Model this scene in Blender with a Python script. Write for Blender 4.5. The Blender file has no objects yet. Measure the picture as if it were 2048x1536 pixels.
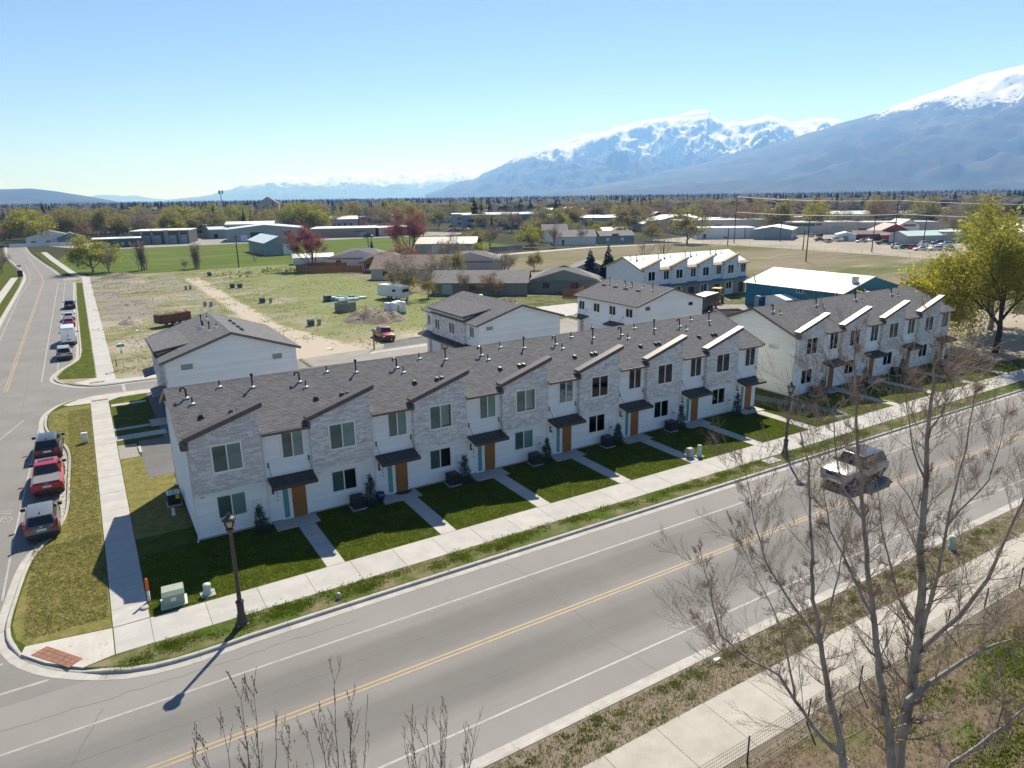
import bpy, bmesh, math, random
from mathutils import Vector, Matrix, noise
R=math.radians
random.seed(7)
SC=bpy.context.scene
COL=SC.collection
# ---------------------------------------------------------------- camera
PITCH,ROLL,YAW,CAMH=R(15.18),R(0.82),R(31.37),20.0
cam_d=bpy.data.cameras.new('camera'); cam=bpy.data.objects.new('camera',cam_d); COL.objects.link(cam)
_f=Vector((math.sin(YAW)*math.cos(PITCH),math.cos(YAW)*math.cos(PITCH),-math.sin(PITCH)))
_r=Vector((math.cos(YAW),-math.sin(YAW),0)); _u=_r.cross(_f)
_r2=_r*math.cos(ROLL)-_u*math.sin(ROLL); _u2=_r*math.sin(ROLL)+_u*math.cos(ROLL)
cam.matrix_world=Matrix(((_r2.x,_u2.x,-_f.x,0),(_r2.y,_u2.y,-_f.y,0),(_r2.z,_u2.z,-_f.z,CAMH),(0,0,0,1)))
cam_d.sensor_width=36; cam_d.lens=36*1390/2048; cam_d.clip_start=.5; cam_d.clip_end=120000
SC.camera=cam
# ---------------------------------------------------------------- sky, sun, exposure
SUN_EL=R(46.2); SUN_AZ=math.atan2(.63,.72)      # compass angle from +Y towards +X
W=bpy.data.worlds.new('World'); SC.world=W; W.use_nodes=True
nt=W.node_tree; nt.nodes.clear()
sky=nt.nodes.new('ShaderNodeTexSky'); sky.sky_type='NISHITA'; sky.sun_disc=False
sky.sun_elevation=SUN_EL; sky.sun_rotation=SUN_AZ; sky.altitude=3200; sky.air_density=.65; sky.dust_density=.0; sky.ozone_density=1.5
bg=nt.nodes.new('ShaderNodeBackground'); bg.inputs[1].default_value=.1
wo=nt.nodes.new('ShaderNodeOutputWorld'); nt.links.new(sky.outputs[0],bg.inputs[0]); nt.links.new(bg.outputs[0],wo.inputs[0])
sun_d=bpy.data.lights.new('sun','SUN'); sun_d.energy=5.0; sun_d.angle=R(.53); sun_d.color=(1,.955,.89)
sun=bpy.data.objects.new('sun',sun_d); COL.objects.link(sun)
sdir=Vector((math.sin(SUN_AZ)*math.cos(SUN_EL),math.cos(SUN_AZ)*math.cos(SUN_EL),math.sin(SUN_EL)))
sun.rotation_euler=sdir.to_track_quat('Z','Y').to_euler(); sun.location=sdir*300
SC.view_settings.view_transform='Standard'; SC.view_settings.look='None'; SC.view_settings.exposure=.6; SC.view_settings.gamma=1
SC.view_settings.use_curve_mapping=False
cy=SC.cycles; cy.max_bounces=6; cy.diffuse_bounces=3; cy.glossy_bounces=3; cy.transmission_bounces=4; cy.transparent_max_bounces=12; cy.volume_bounces=1
cy.use_denoising=True
# ---------------------------------------------------------------- mesh helpers
class MB:
    def __init__(s): s.v=[]; s.f=[]; s.m=[]
    def face(s,pts,mi=0):
        n=len(s.v); s.v.extend(tuple(p) for p in pts); s.f.append(tuple(range(n,n+len(pts)))); s.m.append(mi)
    def box(s,x0,y0,z0,x1,y1,z1,mi=0):
        n=len(s.v); s.v+=[(x0,y0,z0),(x1,y0,z0),(x1,y1,z0),(x0,y1,z0),(x0,y0,z1),(x1,y0,z1),(x1,y1,z1),(x0,y1,z1)]
        s.f+=[(n,n+3,n+2,n+1),(n+4,n+5,n+6,n+7),(n,n+1,n+5,n+4),(n+1,n+2,n+6,n+5),(n+2,n+3,n+7,n+6),(n+3,n,n+4,n+7)]; s.m+=[mi]*6
    def hexa(s,p,mi=0):      # 8 points: bottom ring then top ring
        n=len(s.v); s.v+=[tuple(q) for q in p]
        s.f+=[(n,n+3,n+2,n+1),(n+4,n+5,n+6,n+7),(n,n+1,n+5,n+4),(n+1,n+2,n+6,n+5),(n+2,n+3,n+7,n+6),(n+3,n,n+4,n+7)]; s.m+=[mi]*6
    def bar(s,a,b,w,h=None,mi=0):  # rectangular bar from a to b
        a=Vector(a); b=Vector(b); d=(b-a).normalized(); h=h or w
        t=Vector((0,0,1)) if abs(d.z)<.95 else Vector((1,0,0))
        x=d.cross(t).normalized()*w/2; y=x.cross(d).normalized()*h/2
        s.hexa([a-x-y,a+x-y,a+x+y,a-x+y,b-x-y,b+x-y,b+x+y,b-x+y],mi)
    def ring(s,c,ax,r,n):
        ax=Vector(ax).normalized(); t=Vector((0,0,1)) if abs(ax.z)<.9 else Vector((1,0,0))
        x=ax.cross(t).normalized(); y=ax.cross(x); k=len(s.v)
        for i in range(n):
            a=2*math.pi*i/n; s.v.append(tuple(Vector(c)+x*(math.cos(a)*r)+y*(math.sin(a)*r)))
        return k
    def tube(s,pts,rad,n=6,cap=True,mi=0):
        pts=[Vector(p) for p in pts]
        if not hasattr(rad,'__len__'): rad=[rad]*len(pts)
        ks=[]; x=None
        for i,p in enumerate(pts):
            d=(pts[min(i+1,len(pts)-1)]-pts[max(i-1,0)])
            d=d.normalized() if d.length>1e-9 else Vector((0,0,1))
            if x is None:
                t=Vector((0,0,1)) if abs(d.z)<.9 else Vector((1,0,0)); x=d.cross(t).normalized()
            else:
                x=x-d*x.dot(d)
                x=x.normalized() if x.length>1e-6 else d.orthogonal().normalized()
            y=d.cross(x); k=len(s.v); ks.append(k)
            for j in range(n):
                a=2*math.pi*j/n; s.v.append(tuple(p+x*(math.cos(a)*rad[i])+y*(math.sin(a)*rad[i])))
        for a,b in zip(ks,ks[1:]):
            for j in range(n):
                s.f.append((a+j,a+(j+1)%n,b+(j+1)%n,b+j)); s.m.append(mi)
        if cap:
            s.f.append(tuple(ks[0]+j for j in reversed(range(n)))); s.m.append(mi)
            s.f.append(tuple(ks[-1]+j for j in range(n))); s.m.append(mi)
    def lathe(s,prof,n=16,c=(0,0,0),axis='Z',mi=0,a0=0,a1=2*math.pi):
        ks=[]; full=abs(a1-a0-2*math.pi)<1e-6; m=n if full else n+1
        for r,z in prof:
            k=len(s.v); ks.append(k)
            for j in range(m):
                a=a0+(a1-a0)*j/n; x,y=math.cos(a)*r,math.sin(a)*r
                p=(x,y,z) if axis=='Z' else ((z,x,y) if axis=='X' else (y,z,x))
                s.v.append((c[0]+p[0],c[1]+p[1],c[2]+p[2]))
        for a,b in zip(ks,ks[1:]):
            for j in range(n):
                j2=(j+1)%m; s.f.append((a+j,a+j2,b+j2,b+j)); s.m.append(mi)
    def prism(s,poly,z0,z1,mi=0):
        n=len(poly); k=len(s.v)
        s.v+=[(x,y,z0) for x,y in poly]+[(x,y,z1) for x,y in poly]
        s.f.append(tuple(k+i for i in reversed(range(n)))); s.f.append(tuple(k+n+i for i in range(n))); s.m+=[mi,mi]
        for i in range(n): s.f.append((k+i,k+(i+1)%n,k+n+(i+1)%n,k+n+i)); s.m.append(mi)
    def mesh(s,name,mats,smooth=False):
        me=bpy.data.meshes.new(name); me.from_pydata(s.v,[],s.f)
        for m in (mats if isinstance(mats,(list,tuple)) else [mats]): me.materials.append(m)
        if any(s.m): me.polygons.foreach_set('material_index',s.m)
        if smooth: me.polygons.foreach_set('use_smooth',[True]*len(s.f))
        me.update(); return me
    def build(s,name,mats,parent=None,smooth=False,loc=None,rot=None):
        return inst(name,s.mesh(name,mats,smooth),parent,loc,rot)
def inst(name,me,parent=None,loc=None,rot=None,scale=None):
    o=bpy.data.objects.new(name,me); COL.objects.link(o)
    if parent: o.parent=parent
    if loc: o.location=loc
    if rot is not None: o.rotation_euler=rot if hasattr(rot,'__len__') else (0,0,rot)
    if scale: o.scale=scale if hasattr(scale,'__len__') else (scale,)*3
    return o
def tag(o,label=None,cat=None,group=None,kind=None):
    if label: o['label']=label
    if cat: o['category']=cat
    if group: o['group']=group
    if kind: o['kind']=kind
    return o
def thing(name,label,cat,loc=(0,0,0),rz=0,group=None,scale=None):
    o=bpy.data.objects.new(name,None); o.empty_display_size=.2; COL.objects.link(o)
    o.location=loc; o.rotation_euler=(0,0,rz)
    if scale: o.scale=scale if hasattr(scale,'__len__') else (scale,)*3
    return tag(o,label,cat,group)
def copy_tree(o,parent=None):
    c=o.copy(); COL.objects.link(c); c.parent=parent
    for ch in o.children: copy_tree(ch,c)
    return c
def place(o,loc,rz=0,scale=None,label=None,group=None):
    o.location=loc; o.rotation_euler=(0,0,rz)
    if scale: o.scale=scale if hasattr(scale,'__len__') else (scale,)*3
    if label: o['label']=label
    if group: o['group']=group
    return o
# ---------------------------------------------------------------- materials
M={}
def mat(name,c1,c2=None,scale=4,rough=.8,bump=0,bscale=None,metal=0,rnd=0,coord='Object',detail=5,lo=.35,hi=.65,spec=.5,island=0,stretch=None,coat=0,c3=None,c3scale=1,c3lo=.5,c3hi=.7):
    m=bpy.data.materials.new(name); m.use_nodes=True; t=m.node_tree; N=t.nodes; L=t.links
    b=N['Principled BSDF']; b.inputs['Roughness'].default_value=rough; b.inputs['Metallic'].default_value=metal
    b.inputs['Specular IOR Level'].default_value=spec; b.inputs['Coat Weight'].default_value=coat
    src=None
    if c2 is not None or bump or c3 is not None:
        if coord=='World':
            g=N.new('ShaderNodeNewGeometry'); vec=g.outputs['Position']
        else:
            tc=N.new('ShaderNodeTexCoord'); vec=tc.outputs['Object']
        if stretch:
            mp=N.new('ShaderNodeMapping'); mp.inputs['Scale'].default_value=stretch; L.new(vec,mp.inputs['Vector']); vec=mp.outputs[0]
    if c2 is not None:
        n=N.new('ShaderNodeTexNoise'); n.inputs['Scale'].default_value=scale; n.inputs['Detail'].default_value=detail; n.inputs['Roughness'].default_value=.62
        L.new(vec,n.inputs['Vector'])
        r=N.new('ShaderNodeValToRGB'); r.color_ramp.elements[0].position=lo; r.color_ramp.elements[1].position=hi
        r.color_ramp.elements[0].color=(*c1,1); r.color_ramp.elements[1].color=(*c2,1)
        L.new(n.outputs['Fac'],r.inputs[0]); src=r.outputs[0]
    if c3 is not None:
        n3=N.new('ShaderNodeTexNoise'); n3.inputs['Scale'].default_value=c3scale; n3.inputs['Detail'].default_value=6; n3.inputs['Roughness'].default_value=.65
        L.new(vec,n3.inputs['Vector'])
        r3=N.new('ShaderNodeMapRange'); r3.inputs[1].default_value=c3lo; r3.inputs[2].default_value=c3hi; L.new(n3.outputs['Fac'],r3.inputs[0])
        mx=N.new('ShaderNodeMix'); mx.data_type='RGBA'; L.new(r3.outputs[0],mx.inputs[0])
        if src: L.new(src,mx.inputs[6])
        else: mx.inputs[6].default_value=(*c1,1)
        mx.inputs[7].default_value=(*c3,1); src=mx.outputs[2]
    if rnd or island:
        hs=N.new('ShaderNodeHueSaturation')
        if src: L.new(src,hs.inputs['Color'])
        else: hs.inputs['Color'].default_value=(*c1,1)
        oi=N.new('ShaderNodeObjectInfo'); val=oi.outputs['Random']
        if island:
            g2=N.new('ShaderNodeNewGeometry'); ad=N.new('ShaderNodeMath'); ad.operation='ADD'; L.new(val,ad.inputs[0]); L.new(g2.outputs['Random Per Island'],ad.inputs[1])
            fr=N.new('ShaderNodeMath'); fr.operation='FRACT'; L.new(ad.outputs[0],fr.inputs[0]); val=fr.outputs[0]
        a=max(rnd,island); mr=N.new('ShaderNodeMapRange'); mr.inputs[3].default_value=1-a; mr.inputs[4].default_value=1+a; L.new(val,mr.inputs[0]); L.new(mr.outputs[0],hs.inputs['Value'])
        src=hs.outputs[0]
    if src: L.new(src,b.inputs['Base Color'])
    else: b.inputs['Base Color'].default_value=(*c1,1)
    if bump:
        n2=N.new('ShaderNodeTexNoise'); n2.inputs['Scale'].default_value=bscale or scale*4; n2.inputs['Detail'].default_value=4; L.new(vec,n2.inputs['Vector'])
        bp=N.new('ShaderNodeBump'); bp.inputs['Strength'].default_value=min(1,bump); bp.inputs['Distance'].default_value=.02*max(1,bump); L.new(n2.outputs['Fac'],bp.inputs['Height']); L.new(bp.outputs[0],b.inputs['Normal'])
    M[name]=m; return m
def nodes_of(m): return m.node_tree.nodes,m.node_tree.links,m.node_tree.nodes['Principled BSDF']
def leafmat(name,c1,c2,trans=.45):
    m=mat(name,c1,c2,scale=.9,rough=.8,island=.3,rnd=.22,spec=.06,detail=2)
    N,L,b=nodes_of(m); out=N['Material Output']; tr=N.new('ShaderNodeBsdfTranslucent'); ms=N.new('ShaderNodeMixShader'); ms.inputs[0].default_value=trans
    src=b.inputs['Base Color'].links[0].from_socket; L.new(src,tr.inputs[0]); L.new(b.outputs[0],ms.inputs[1]); L.new(tr.outputs[0],ms.inputs[2]); L.new(ms.outputs[0],out.inputs[0]); return m
mat('asphalt',(.195,.188,.18),(.225,.217,.208),scale=.35,rough=.9,bump=.25,bscale=60,coord='World',c3=(.178,.17,.16),c3scale=.12,c3lo=.5,c3hi=.75,spec=.3)
mat('asphalt_dark',(.12,.118,.12),(.15,.147,.147),scale=.5,rough=.9,bump=.25,bscale=60,coord='World',spec=.3)
mat('asphalt_pale',(.23,.215,.2),(.29,.27,.25),scale=.3,rough=.9,bump=.25,bscale=50,coord='World',spec=.3)
mat('concrete',(.38,.37,.355),(.45,.435,.415),scale=.9,rough=.85,bump=.2,bscale=40,coord='World',rnd=.05,spec=.3)
mat('concrete_kerb',(.36,.345,.32),(.45,.43,.4),scale=1.6,rough=.85,bump=.3,bscale=30,coord='World',rnd=.05,spec=.3)
mat('concrete_warm',(.37,.34,.3),(.45,.42,.375),scale=.8,rough=.85,bump=.2,bscale=40,coord='World',rnd=.05,spec=.3)
mat('paint_white',(.37,.36,.345),(.25,.24,.228),scale=2.2,rough=.7,coord='World',lo=.45,hi=.75)
mat('paint_yellow',(.39,.28,.15),(.27,.23,.175),scale=2.2,rough=.7,coord='World',lo=.45,hi=.75)
mat('lawn',(.05,.07,.01),(.09,.11,.018),scale=1.3,rough=.95,bump=.8,bscale=30,coord='World',c3=(.2,.17,.06),c3scale=.8,c3lo=.56,c3hi=.74,spec=.04)
mat('lawn_dry',(.2,.175,.06),(.11,.13,.03),scale=1.1,rough=.95,bump=.8,bscale=30,coord='World',c3=(.25,.205,.095),c3scale=2.5,c3lo=.46,c3hi=.68,spec=.04)
mat('verge',(.22,.185,.125),(.1,.115,.035),scale=.9,rough=.95,bump=.8,bscale=25,coord='World',c3=(.06,.1,.015),c3scale=.35,c3lo=.44,c3hi=.6,spec=.04)
mat('verge_dirt',(.235,.2,.155),(.17,.145,.11),scale=2.2,rough=.95,bump=1,bscale=18,coord='World',c3=(.075,.1,.025),c3scale=.9,c3lo=.6,c3hi=.72,spec=.04)
mat('litter',(.2,.155,.115),(.11,.085,.06),scale=3.5,rough=.95,bump=1,bscale=14,coord='World',c3=(.09,.115,.03),c3scale=.22,c3lo=.56,c3hi=.66,spec=.04)
mat('pasture',(.075,.115,.02),(.11,.15,.03),scale=.12,rough=.95,bump=.5,bscale=4,coord='World',c3=(.17,.165,.06),c3scale=.05,c3lo=.52,c3hi=.75,stretch=(.35,1,1),spec=.04)
mat('field',(.22,.18,.13),(.105,.125,.035),scale=.035,rough=.95,bump=.5,bscale=2,coord='World',lo=.42,hi=.6,c3=(.3,.255,.2),c3scale=.07,c3lo=.5,c3hi=.7,stretch=(.5,1.2,1),spec=.04)
mat('gravel_yard',(.4,.355,.295),(.3,.265,.215),scale=.06,rough=.95,bump=.4,bscale=3,coord='World',spec=.04)
mat('plain',(.06,.065,.03),(.085,.08,.045),scale=.012,rough=.95,coord='World',c3=(.045,.05,.028),c3scale=.004,c3lo=.45,c3hi=.6,spec=.02)
mat('dirt',(.4,.345,.275),(.29,.25,.195),scale=.7,rough=.95,bump=.6,bscale=8,coord='World',spec=.04)
mat('gravel',(.36,.33,.29),(.2,.18,.16),scale=14,rough=.95,bump=1,bscale=22,coord='World')
mat('rust',(.27,.13,.085),(.2,.095,.065),scale=5,rough=.8,bump=.3,coord='World')
mat('siding',(.8,.815,.82),(.84,.85,.85),scale=.5,rough=.6,spec=.35,island=.045)  # random tone per board stands in for the faint shadow lines under the laps
mat('siding_bounce_lit',(.76,.755,.68),(.8,.79,.72),scale=.5,rough=.6,spec=.35,island=.04)  # same siding with creamy reflected light put into its colour, for one gable
mat('white_trim',(.8,.81,.82),rough=.5)
mat('stone',(.74,.72,.71),(.6,.565,.555),scale=3.5,rough=.85,bump=.5,bscale=22,rnd=.19,island=.19,lo=.4,hi=.7,c3=(.5,.4,.38),c3scale=1.9,c3lo=.6,c3hi=.75)
mat('mortar',(.7,.7,.7),(.62,.62,.62),scale=3,rough=.9)
mat('brown_metal',(.085,.065,.06),(.11,.085,.08),scale=2,rough=.42,metal=0,spec=.6)
mat('black_metal',(.022,.025,.03),(.032,.034,.04),scale=2,rough=.4,spec=.6)
mat('dark_paint',(.018,.018,.02),rough=.35)
mat('galv',(.5,.52,.54),(.6,.61,.62),scale=3,rough=.4,metal=.6)
mat('door_wood',(.36,.155,.04),(.27,.11,.03),scale=2.5,rough=.5,stretch=(9,9,.5))
mat('interior',(.05,.055,.06),(.03,.032,.035),scale=1.2,rough=.9)
mat('blind',(.8,.85,.82),(.68,.74,.71),scale=1.5,rough=.8,stretch=(.3,.3,6),rnd=.12)
mat('blind_grey',(.36,.39,.385),(.28,.31,.305),scale=1.5,rough=.8,stretch=(.3,.3,6),rnd=.2)
mat('frosted',(.12,.3,.32),(.15,.36,.36),scale=1,rough=.25)
def glassmat(name,tint=(.75,.85,.85)):
    m=bpy.data.materials.new(name); m.use_nodes=True; N=m.node_tree.nodes; L=m.node_tree.links; N.clear()
    o=N.new('ShaderNodeOutputMaterial'); ms=N.new('ShaderNodeMixShader'); t=N.new('ShaderNodeBsdfTransparent'); g=N.new('ShaderNodeBsdfGlossy'); f=N.new('ShaderNodeFresnel')
    t.inputs[0].default_value=(*tint,1); g.inputs['Roughness'].default_value=.03; f.inputs['IOR'].default_value=1.55
    L.new(f.outputs[0],ms.inputs[0]); L.new(t.outputs[0],ms.inputs[1]); L.new(g.outputs[0],ms.inputs[2]); L.new(ms.outputs[0],o.inputs[0]); M[name]=m; return m
glassmat('glass'); glassmat('lamp_glass',(.9,.88,.8))
mat('car_glass',(.012,.016,.02),rough=.06,spec=.7)
mat('rubber',(.02,.02,.021),rough=.8); mat('rim',(.4,.41,.42),rough=.3,metal=.8)
def shingle(name,along):
    m=mat(name,(.125,.127,.137),(.15,.152,.162),scale=3,rough=.9,bump=.6,bscale=70,spec=.25)
    N,L,b=nodes_of(m); tc=N.new('ShaderNodeTexCoord'); mp=N.new('ShaderNodeMapping')
    if along=='Y': mp.inputs['Rotation'].default_value=(0,0,R(90))
    L.new(tc.outputs['Object'],mp.inputs[0]); br=N.new('ShaderNodeTexBrick'); br.offset=.37; br.inputs['Scale'].default_value=1
    br.inputs['Brick Width'].default_value=.42; br.inputs['Row Height'].default_value=.131; br.inputs['Mortar Size'].default_value=.006; br.inputs['Bias'].default_value=0
    br.inputs['Color1'].default_value=(.105,.106,.117,1); br.inputs['Color2'].default_value=(.19,.188,.2,1); br.inputs['Mortar'].default_value=(.08,.08,.088,1)
    L.new(mp.outputs[0],br.inputs['Vector']); mx=N.new('ShaderNodeMix'); mx.data_type='RGBA'; mx.inputs[0].default_value=.7
    L.new(b.inputs['Base Color'].links[0].from_socket,mx.inputs[6]); L.new(br.outputs['Color'],mx.inputs[7]); L.new(mx.outputs[2],b.inputs['Base Color']); return m
shingle('shingle','X'); mat('shingle_far',(.085,.08,.082),(.12,.113,.112),scale=1.5,rough=.9,bump=.4,bscale=20,spec=.25)
for n,c in dict(bark_grey=((.24,.21,.185),(.15,.13,.11)),bark_dark=((.07,.055,.045),(.04,.032,.027)),bark_pale=((.44,.4,.35),(.27,.235,.2)),bark_twig=((.36,.3,.245),(.25,.2,.165)),bark_red=((.2,.11,.1),(.14,.08,.075))).items():
    mat(n,c[0],c[1],scale=6,rough=.9,bump=.8,bscale=20,stretch=(1,1,.3))
leafmat('leaf_yellowgreen',(.38,.36,.07),(.26,.27,.05),.5); leafmat('leaf_olive',(.31,.28,.1),(.22,.2,.075),.5); leafmat('leaf_bright',(.55,.48,.03),(.4,.38,.03),.5)
leafmat('leaf_conifer',(.022,.042,.024),(.035,.058,.034),.1); leafmat('leaf_spruce',(.04,.068,.068),(.025,.048,.045),.1)
leafmat('leaf_red',(.36,.13,.11),(.25,.12,.11)); leafmat('leaf_brown',(.33,.22,.12),(.23,.15,.09)); leafmat('leaf_juniper',(.07,.1,.085),(.045,.07,.055),.1)
leafmat('leaf_grey',(.28,.235,.19),(.2,.165,.135)); leafmat('grass_blade',(.17,.22,.025),(.11,.16,.02),.55); leafmat('grass_dry',(.3,.26,.11),(.2,.2,.06),.5); leafmat('weed',(.15,.18,.04),(.2,.22,.07),.5); leafmat('bud',(.38,.27,.17),(.28,.19,.13))
leafmat('leaf_willow',(.4,.37,.06),(.27,.27,.05),.5); leafmat('leaf_far',(.03,.04,.025),(.05,.055,.03),.1); leafmat('leaf_far2',(.1,.095,.05),(.075,.075,.04),.1); leafmat('leaf_far3',(.11,.085,.065),(.085,.07,.055),.1); leafmat('leaf_far4',(.13,.13,.05),(.1,.1,.04),.1)

def road_wear(m,c,half):
    """darker, smoother travel lanes and paler, pinker gravelly margins, streaked along the road"""
    N,L,b=nodes_of(m); src=b.inputs['Base Color'].links[0].from_socket; g=N.new('ShaderNodeNewGeometry'); sx=N.new('ShaderNodeSeparateXYZ'); L.new(g.outputs['Position'],sx.inputs[0])
    def mt(op,a,b2):
        n=N.new('ShaderNodeMath'); n.operation=op
        for i,v in enumerate((a,b2)):
            if isinstance(v,(int,float)): n.inputs[i].default_value=v
            elif v is not None: L.new(v,n.inputs[i])
        return n.outputs[0]
    mp=N.new('ShaderNodeMapping'); mp.inputs['Scale'].default_value=(.05,1.6,1); L.new(g.outputs['Position'],mp.inputs[0]); nz=N.new('ShaderNodeTexNoise'); nz.inputs['Scale'].default_value=1; nz.inputs['Detail'].default_value=5; L.new(mp.outputs[0],nz.inputs[0])
    d=mt('ABSOLUTE',mt('SUBTRACT',mt('ABSOLUTE',mt('SUBTRACT',sx.outputs[1],c),0),half/2),0)
    r=N.new('ShaderNodeMapRange'); r.inputs[1].default_value=half/2*.35; r.inputs[2].default_value=half/2*1.05; r.inputs[3].default_value=.79; r.inputs[4].default_value=1.12; L.new(mt('ADD',d,mt('MULTIPLY',mt('SUBTRACT',nz.outputs[0],.5),1.6)),r.inputs[0])
    hs=N.new('ShaderNodeHueSaturation'); L.new(src,hs.inputs['Color']); L.new(r.outputs[0],hs.inputs['Value']); L.new(hs.outputs[0],b.inputs['Base Color'])
road_wear(mat('asphalt_main',(.205,.197,.188),(.225,.217,.207),scale=.25,rough=.9,bump=.25,bscale=60,coord='World',c3=(.195,.188,.18),c3scale=.1,c3lo=.5,c3hi=.75,spec=.3),24.8,3.9)
# ---------------------------------------------------------------- ground, roads, kerbs, pavements
def cat(pts,step=.8):
    out=[]; P=[Vector((x,y)) for x,y in pts]
    for i in range(len(P)-1):
        p0,p1,p2,p3=P[max(i-1,0)],P[i],P[i+1],P[min(i+2,len(P)-1)]
        n=max(1,min(14,int((p2-p1).length/step)))
        for k in range(n):
            t=k/n; out.append(.5*((2*p1)+(p2-p0)*t+(2*p0-5*p1+4*p2-p3)*t*t+(3*p1-p0-3*p2+p3)*t**3))
    out.append(P[-1]); return out
def sheet(name,poly,z,m,parent=None,kind='structure',label=None,cat_=None):
    mb=MB(); mb.face([(p[0],p[1],z) for p in poly]); o=mb.build(name,M[m],parent)
    if not parent: tag(o,label,cat_,kind=kind)
    return o
def struct(name):
    o=bpy.data.objects.new(name,None); COL.objects.link(o); o['kind']='structure'; return o
G=MB(); G.face([(-33000,-5500,-.2),(33000,-5500,-.2),(33000,35500,-.2),(-33000,35500,-.2)]); tag(G.build('ground',M['plain']),kind='structure')
KS=[(130,31.45),(60,31.4),(20,31.35),(6,31.3),(3.1,31.2),(1,31.2),(-.8,31.6),(-2.6,32.7),(-4,34),(-4.9,35.4),(-5.35,36.6),(-5.6,38.2),(-5.45,41),(-4.95,45.6),(-3.8,48.9),(-3.2,52.3),(-3.1,58.3),(-3.1,65.2),(-3.8,69.3),(-4.8,73.2),(-5,76.9),(-4.75,79.6),(-3.9,82),(-2.7,83.4),(-1,84.1),(1.1,84.2),(4.4,83.8),(12,83.7),(22,83.7)]
KN=[(22,88.9),(12,88.9),(4.9,88.9),(0,88.9),(-1.6,89.6),(-3.1,91.4),(-4.3,94),(-4.55,96.5),(-3.9,100),(-2.3,105),(-1.8,112),(-1.9,142),(-2,172),(-1.9,209),(-2.5,215),(-3.6,219.4),(-4.1,224)]
KS2=[(-60,18.3),(-5,18.3),(10,18.3),(30,18.35),(60,18.3),(130,18.2)]
KW=[(-30,420),(-24,330),(-19.5,290),(-16.6,265),(-14.4,240),(-13.8,215),(-13.75,150),(-13.7,90),(-13.7,45),(-14.2,38),(-17,33.5),(-22,31.5),(-60,31.4)]
KE2=[(-5,234),(-5.6,240),(-7.5,258),(-12,300),(-17,350),(-22,420)]
def kerb(pts,seg=3,ramps=(),z0=0):
    P=cat(pts); root=struct('kerb'); k=0; acc=0; cur=[P[0]]; segs=[]
    for a,b in zip(P,P[1:]):
        acc+=(b-a).length; cur.append(b)
        if acc>=(seg if b.y<105 and b.x<70 else 14): segs.append(cur); cur=[b]; acc=0
    if len(cur)>1: segs.append(cur)
    allp=[p for p in P]
    def nrm(p):
        i=min(range(len(allp)),key=lambda j:(allp[j]-p).length); d=(allp[min(i+1,len(allp)-1)]-allp[max(i-1,0)]).normalized(); return Vector((-d.y,d.x))
    for s in segs:
        mb=MB(); rows=[]
        for j,p in enumerate(s):
            n=nrm(p); q=p
            if j==0: q=p+(s[1]-p).normalized()*.012
            h=1
            for rp in ramps: h=min(h,max(.12,min(1,((p-Vector(rp)).length-1.5)/1.0)))
            zt=.02-(1-h)*.12; rows.append([(q+n*o,z) for o,z in ((-.02,-.15),(-.02,zt),(.13,zt),(.17,zt-.02),(.2,-.115 if h>.2 else zt-.03),(.62,-.122),(.62,-.15))])
        for r1,r2 in zip(rows,rows[1:]):
            for (p1,za),(p2,zb),(p3,zc),(p4,zd) in zip(r1,r1[1:],r2[1:],r2): mb.face([(p1.x,p1.y,za),(p2.x,p2.y,zb),(p3.x,p3.y,zc),(p4.x,p4.y,zd)][::-1])
        mb.build('kerb_stone',M['concrete_kerb'],root)
    return P
PS=kerb(KS,ramps=((-3.7,34),(-2.2,83.6))); PN=kerb(KN,ramps=((-2.6,90.6),)); PS2=kerb(KS2); PW=kerb(KW); PE2=kerb(KE2)
# roads
RZ=-.13
sheet('main_road',[(-60,18.1),(130,18.1),(130,31.8),(-60,31.8)],RZ,'asphalt_main')
sheet('side_road',[(-14.2,31.8),(-1.6,31.8),(-1.6,226),(-4.6,236),(-7,258),(-12,300),(-17,350),(-22,420),(-31,420),(-24.5,330),(-20,290),(-17,265),(-14.8,240),(-14.2,215)],RZ,'asphalt')
sheet('alley',[(-1.6,83.4),(20,83.4),(20,89.4),(-1.6,89.4)],RZ,'asphalt')
mb=MB(); mb.face([(20,83.4,RZ),(22.6,83.4,.01),(22.6,89.4,.01),(20,89.4,RZ)]); tag(mb.build('alley_ramp',M['asphalt']),kind='structure')
sheet('driveway',[(-4.5,224.5),(3,226),(3,233),(-5,233.8)],-.1,'asphalt')
# blocks of land
Sp=[(p.x,p.y) for p in PS]
sheet('lawn_block',[(130,31.45)]+Sp+[(22,55),(130,55)],0,'lawn')
Np=[(p.x,p.y) for p in PN]
vl=sheet('vacant_lot',Np+[(-2,224.5),(60,226),(60,88.9)],0,'plain')
sheet('yard_ground',[(22,54.9),(130,54.9),(130,120),(60,120),(60,89),(22,89)],-.004,'verge')
sheet('lot_asphalt',[(1.9,55.5),(57,55.5),(100,58),(100,83.6),(22.6,83.6),(3.9,83.0),(3.9,65.1),(1.9,65.1)],.012,'asphalt_dark')
sheet('alley_lane',[(22.6,83.6),(100,78),(112,74),(112,80),(100,88.4),(68,89),(68,93.4),(22.6,88.8)],.018,'asphalt_pale')
sheet('parking_bay',[(33.5,88.6),(60,88.9),(60,93.6),(35.5,93.3)],.022,'asphalt_dark')
sheet('concrete_strip',[(31,86.6),(60,88.2),(60,89.2),(31,87.6)],.027,'concrete')
sheet('house_slab',[(68.5,95),(78.5,95.2),(79,106),(70,106)],.1,'concrete')
sheet('pasture',[(-2,234),(3,226),(90,226),(150,232),(165,345),(50,350),(5,352),(-8,300)],-.03,'pasture')
sheet('field',[(60,120),(130,54),(228,90),(222,212),(171,219),(118,211),(90,196),(60,226)],-.05,'field')
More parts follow.
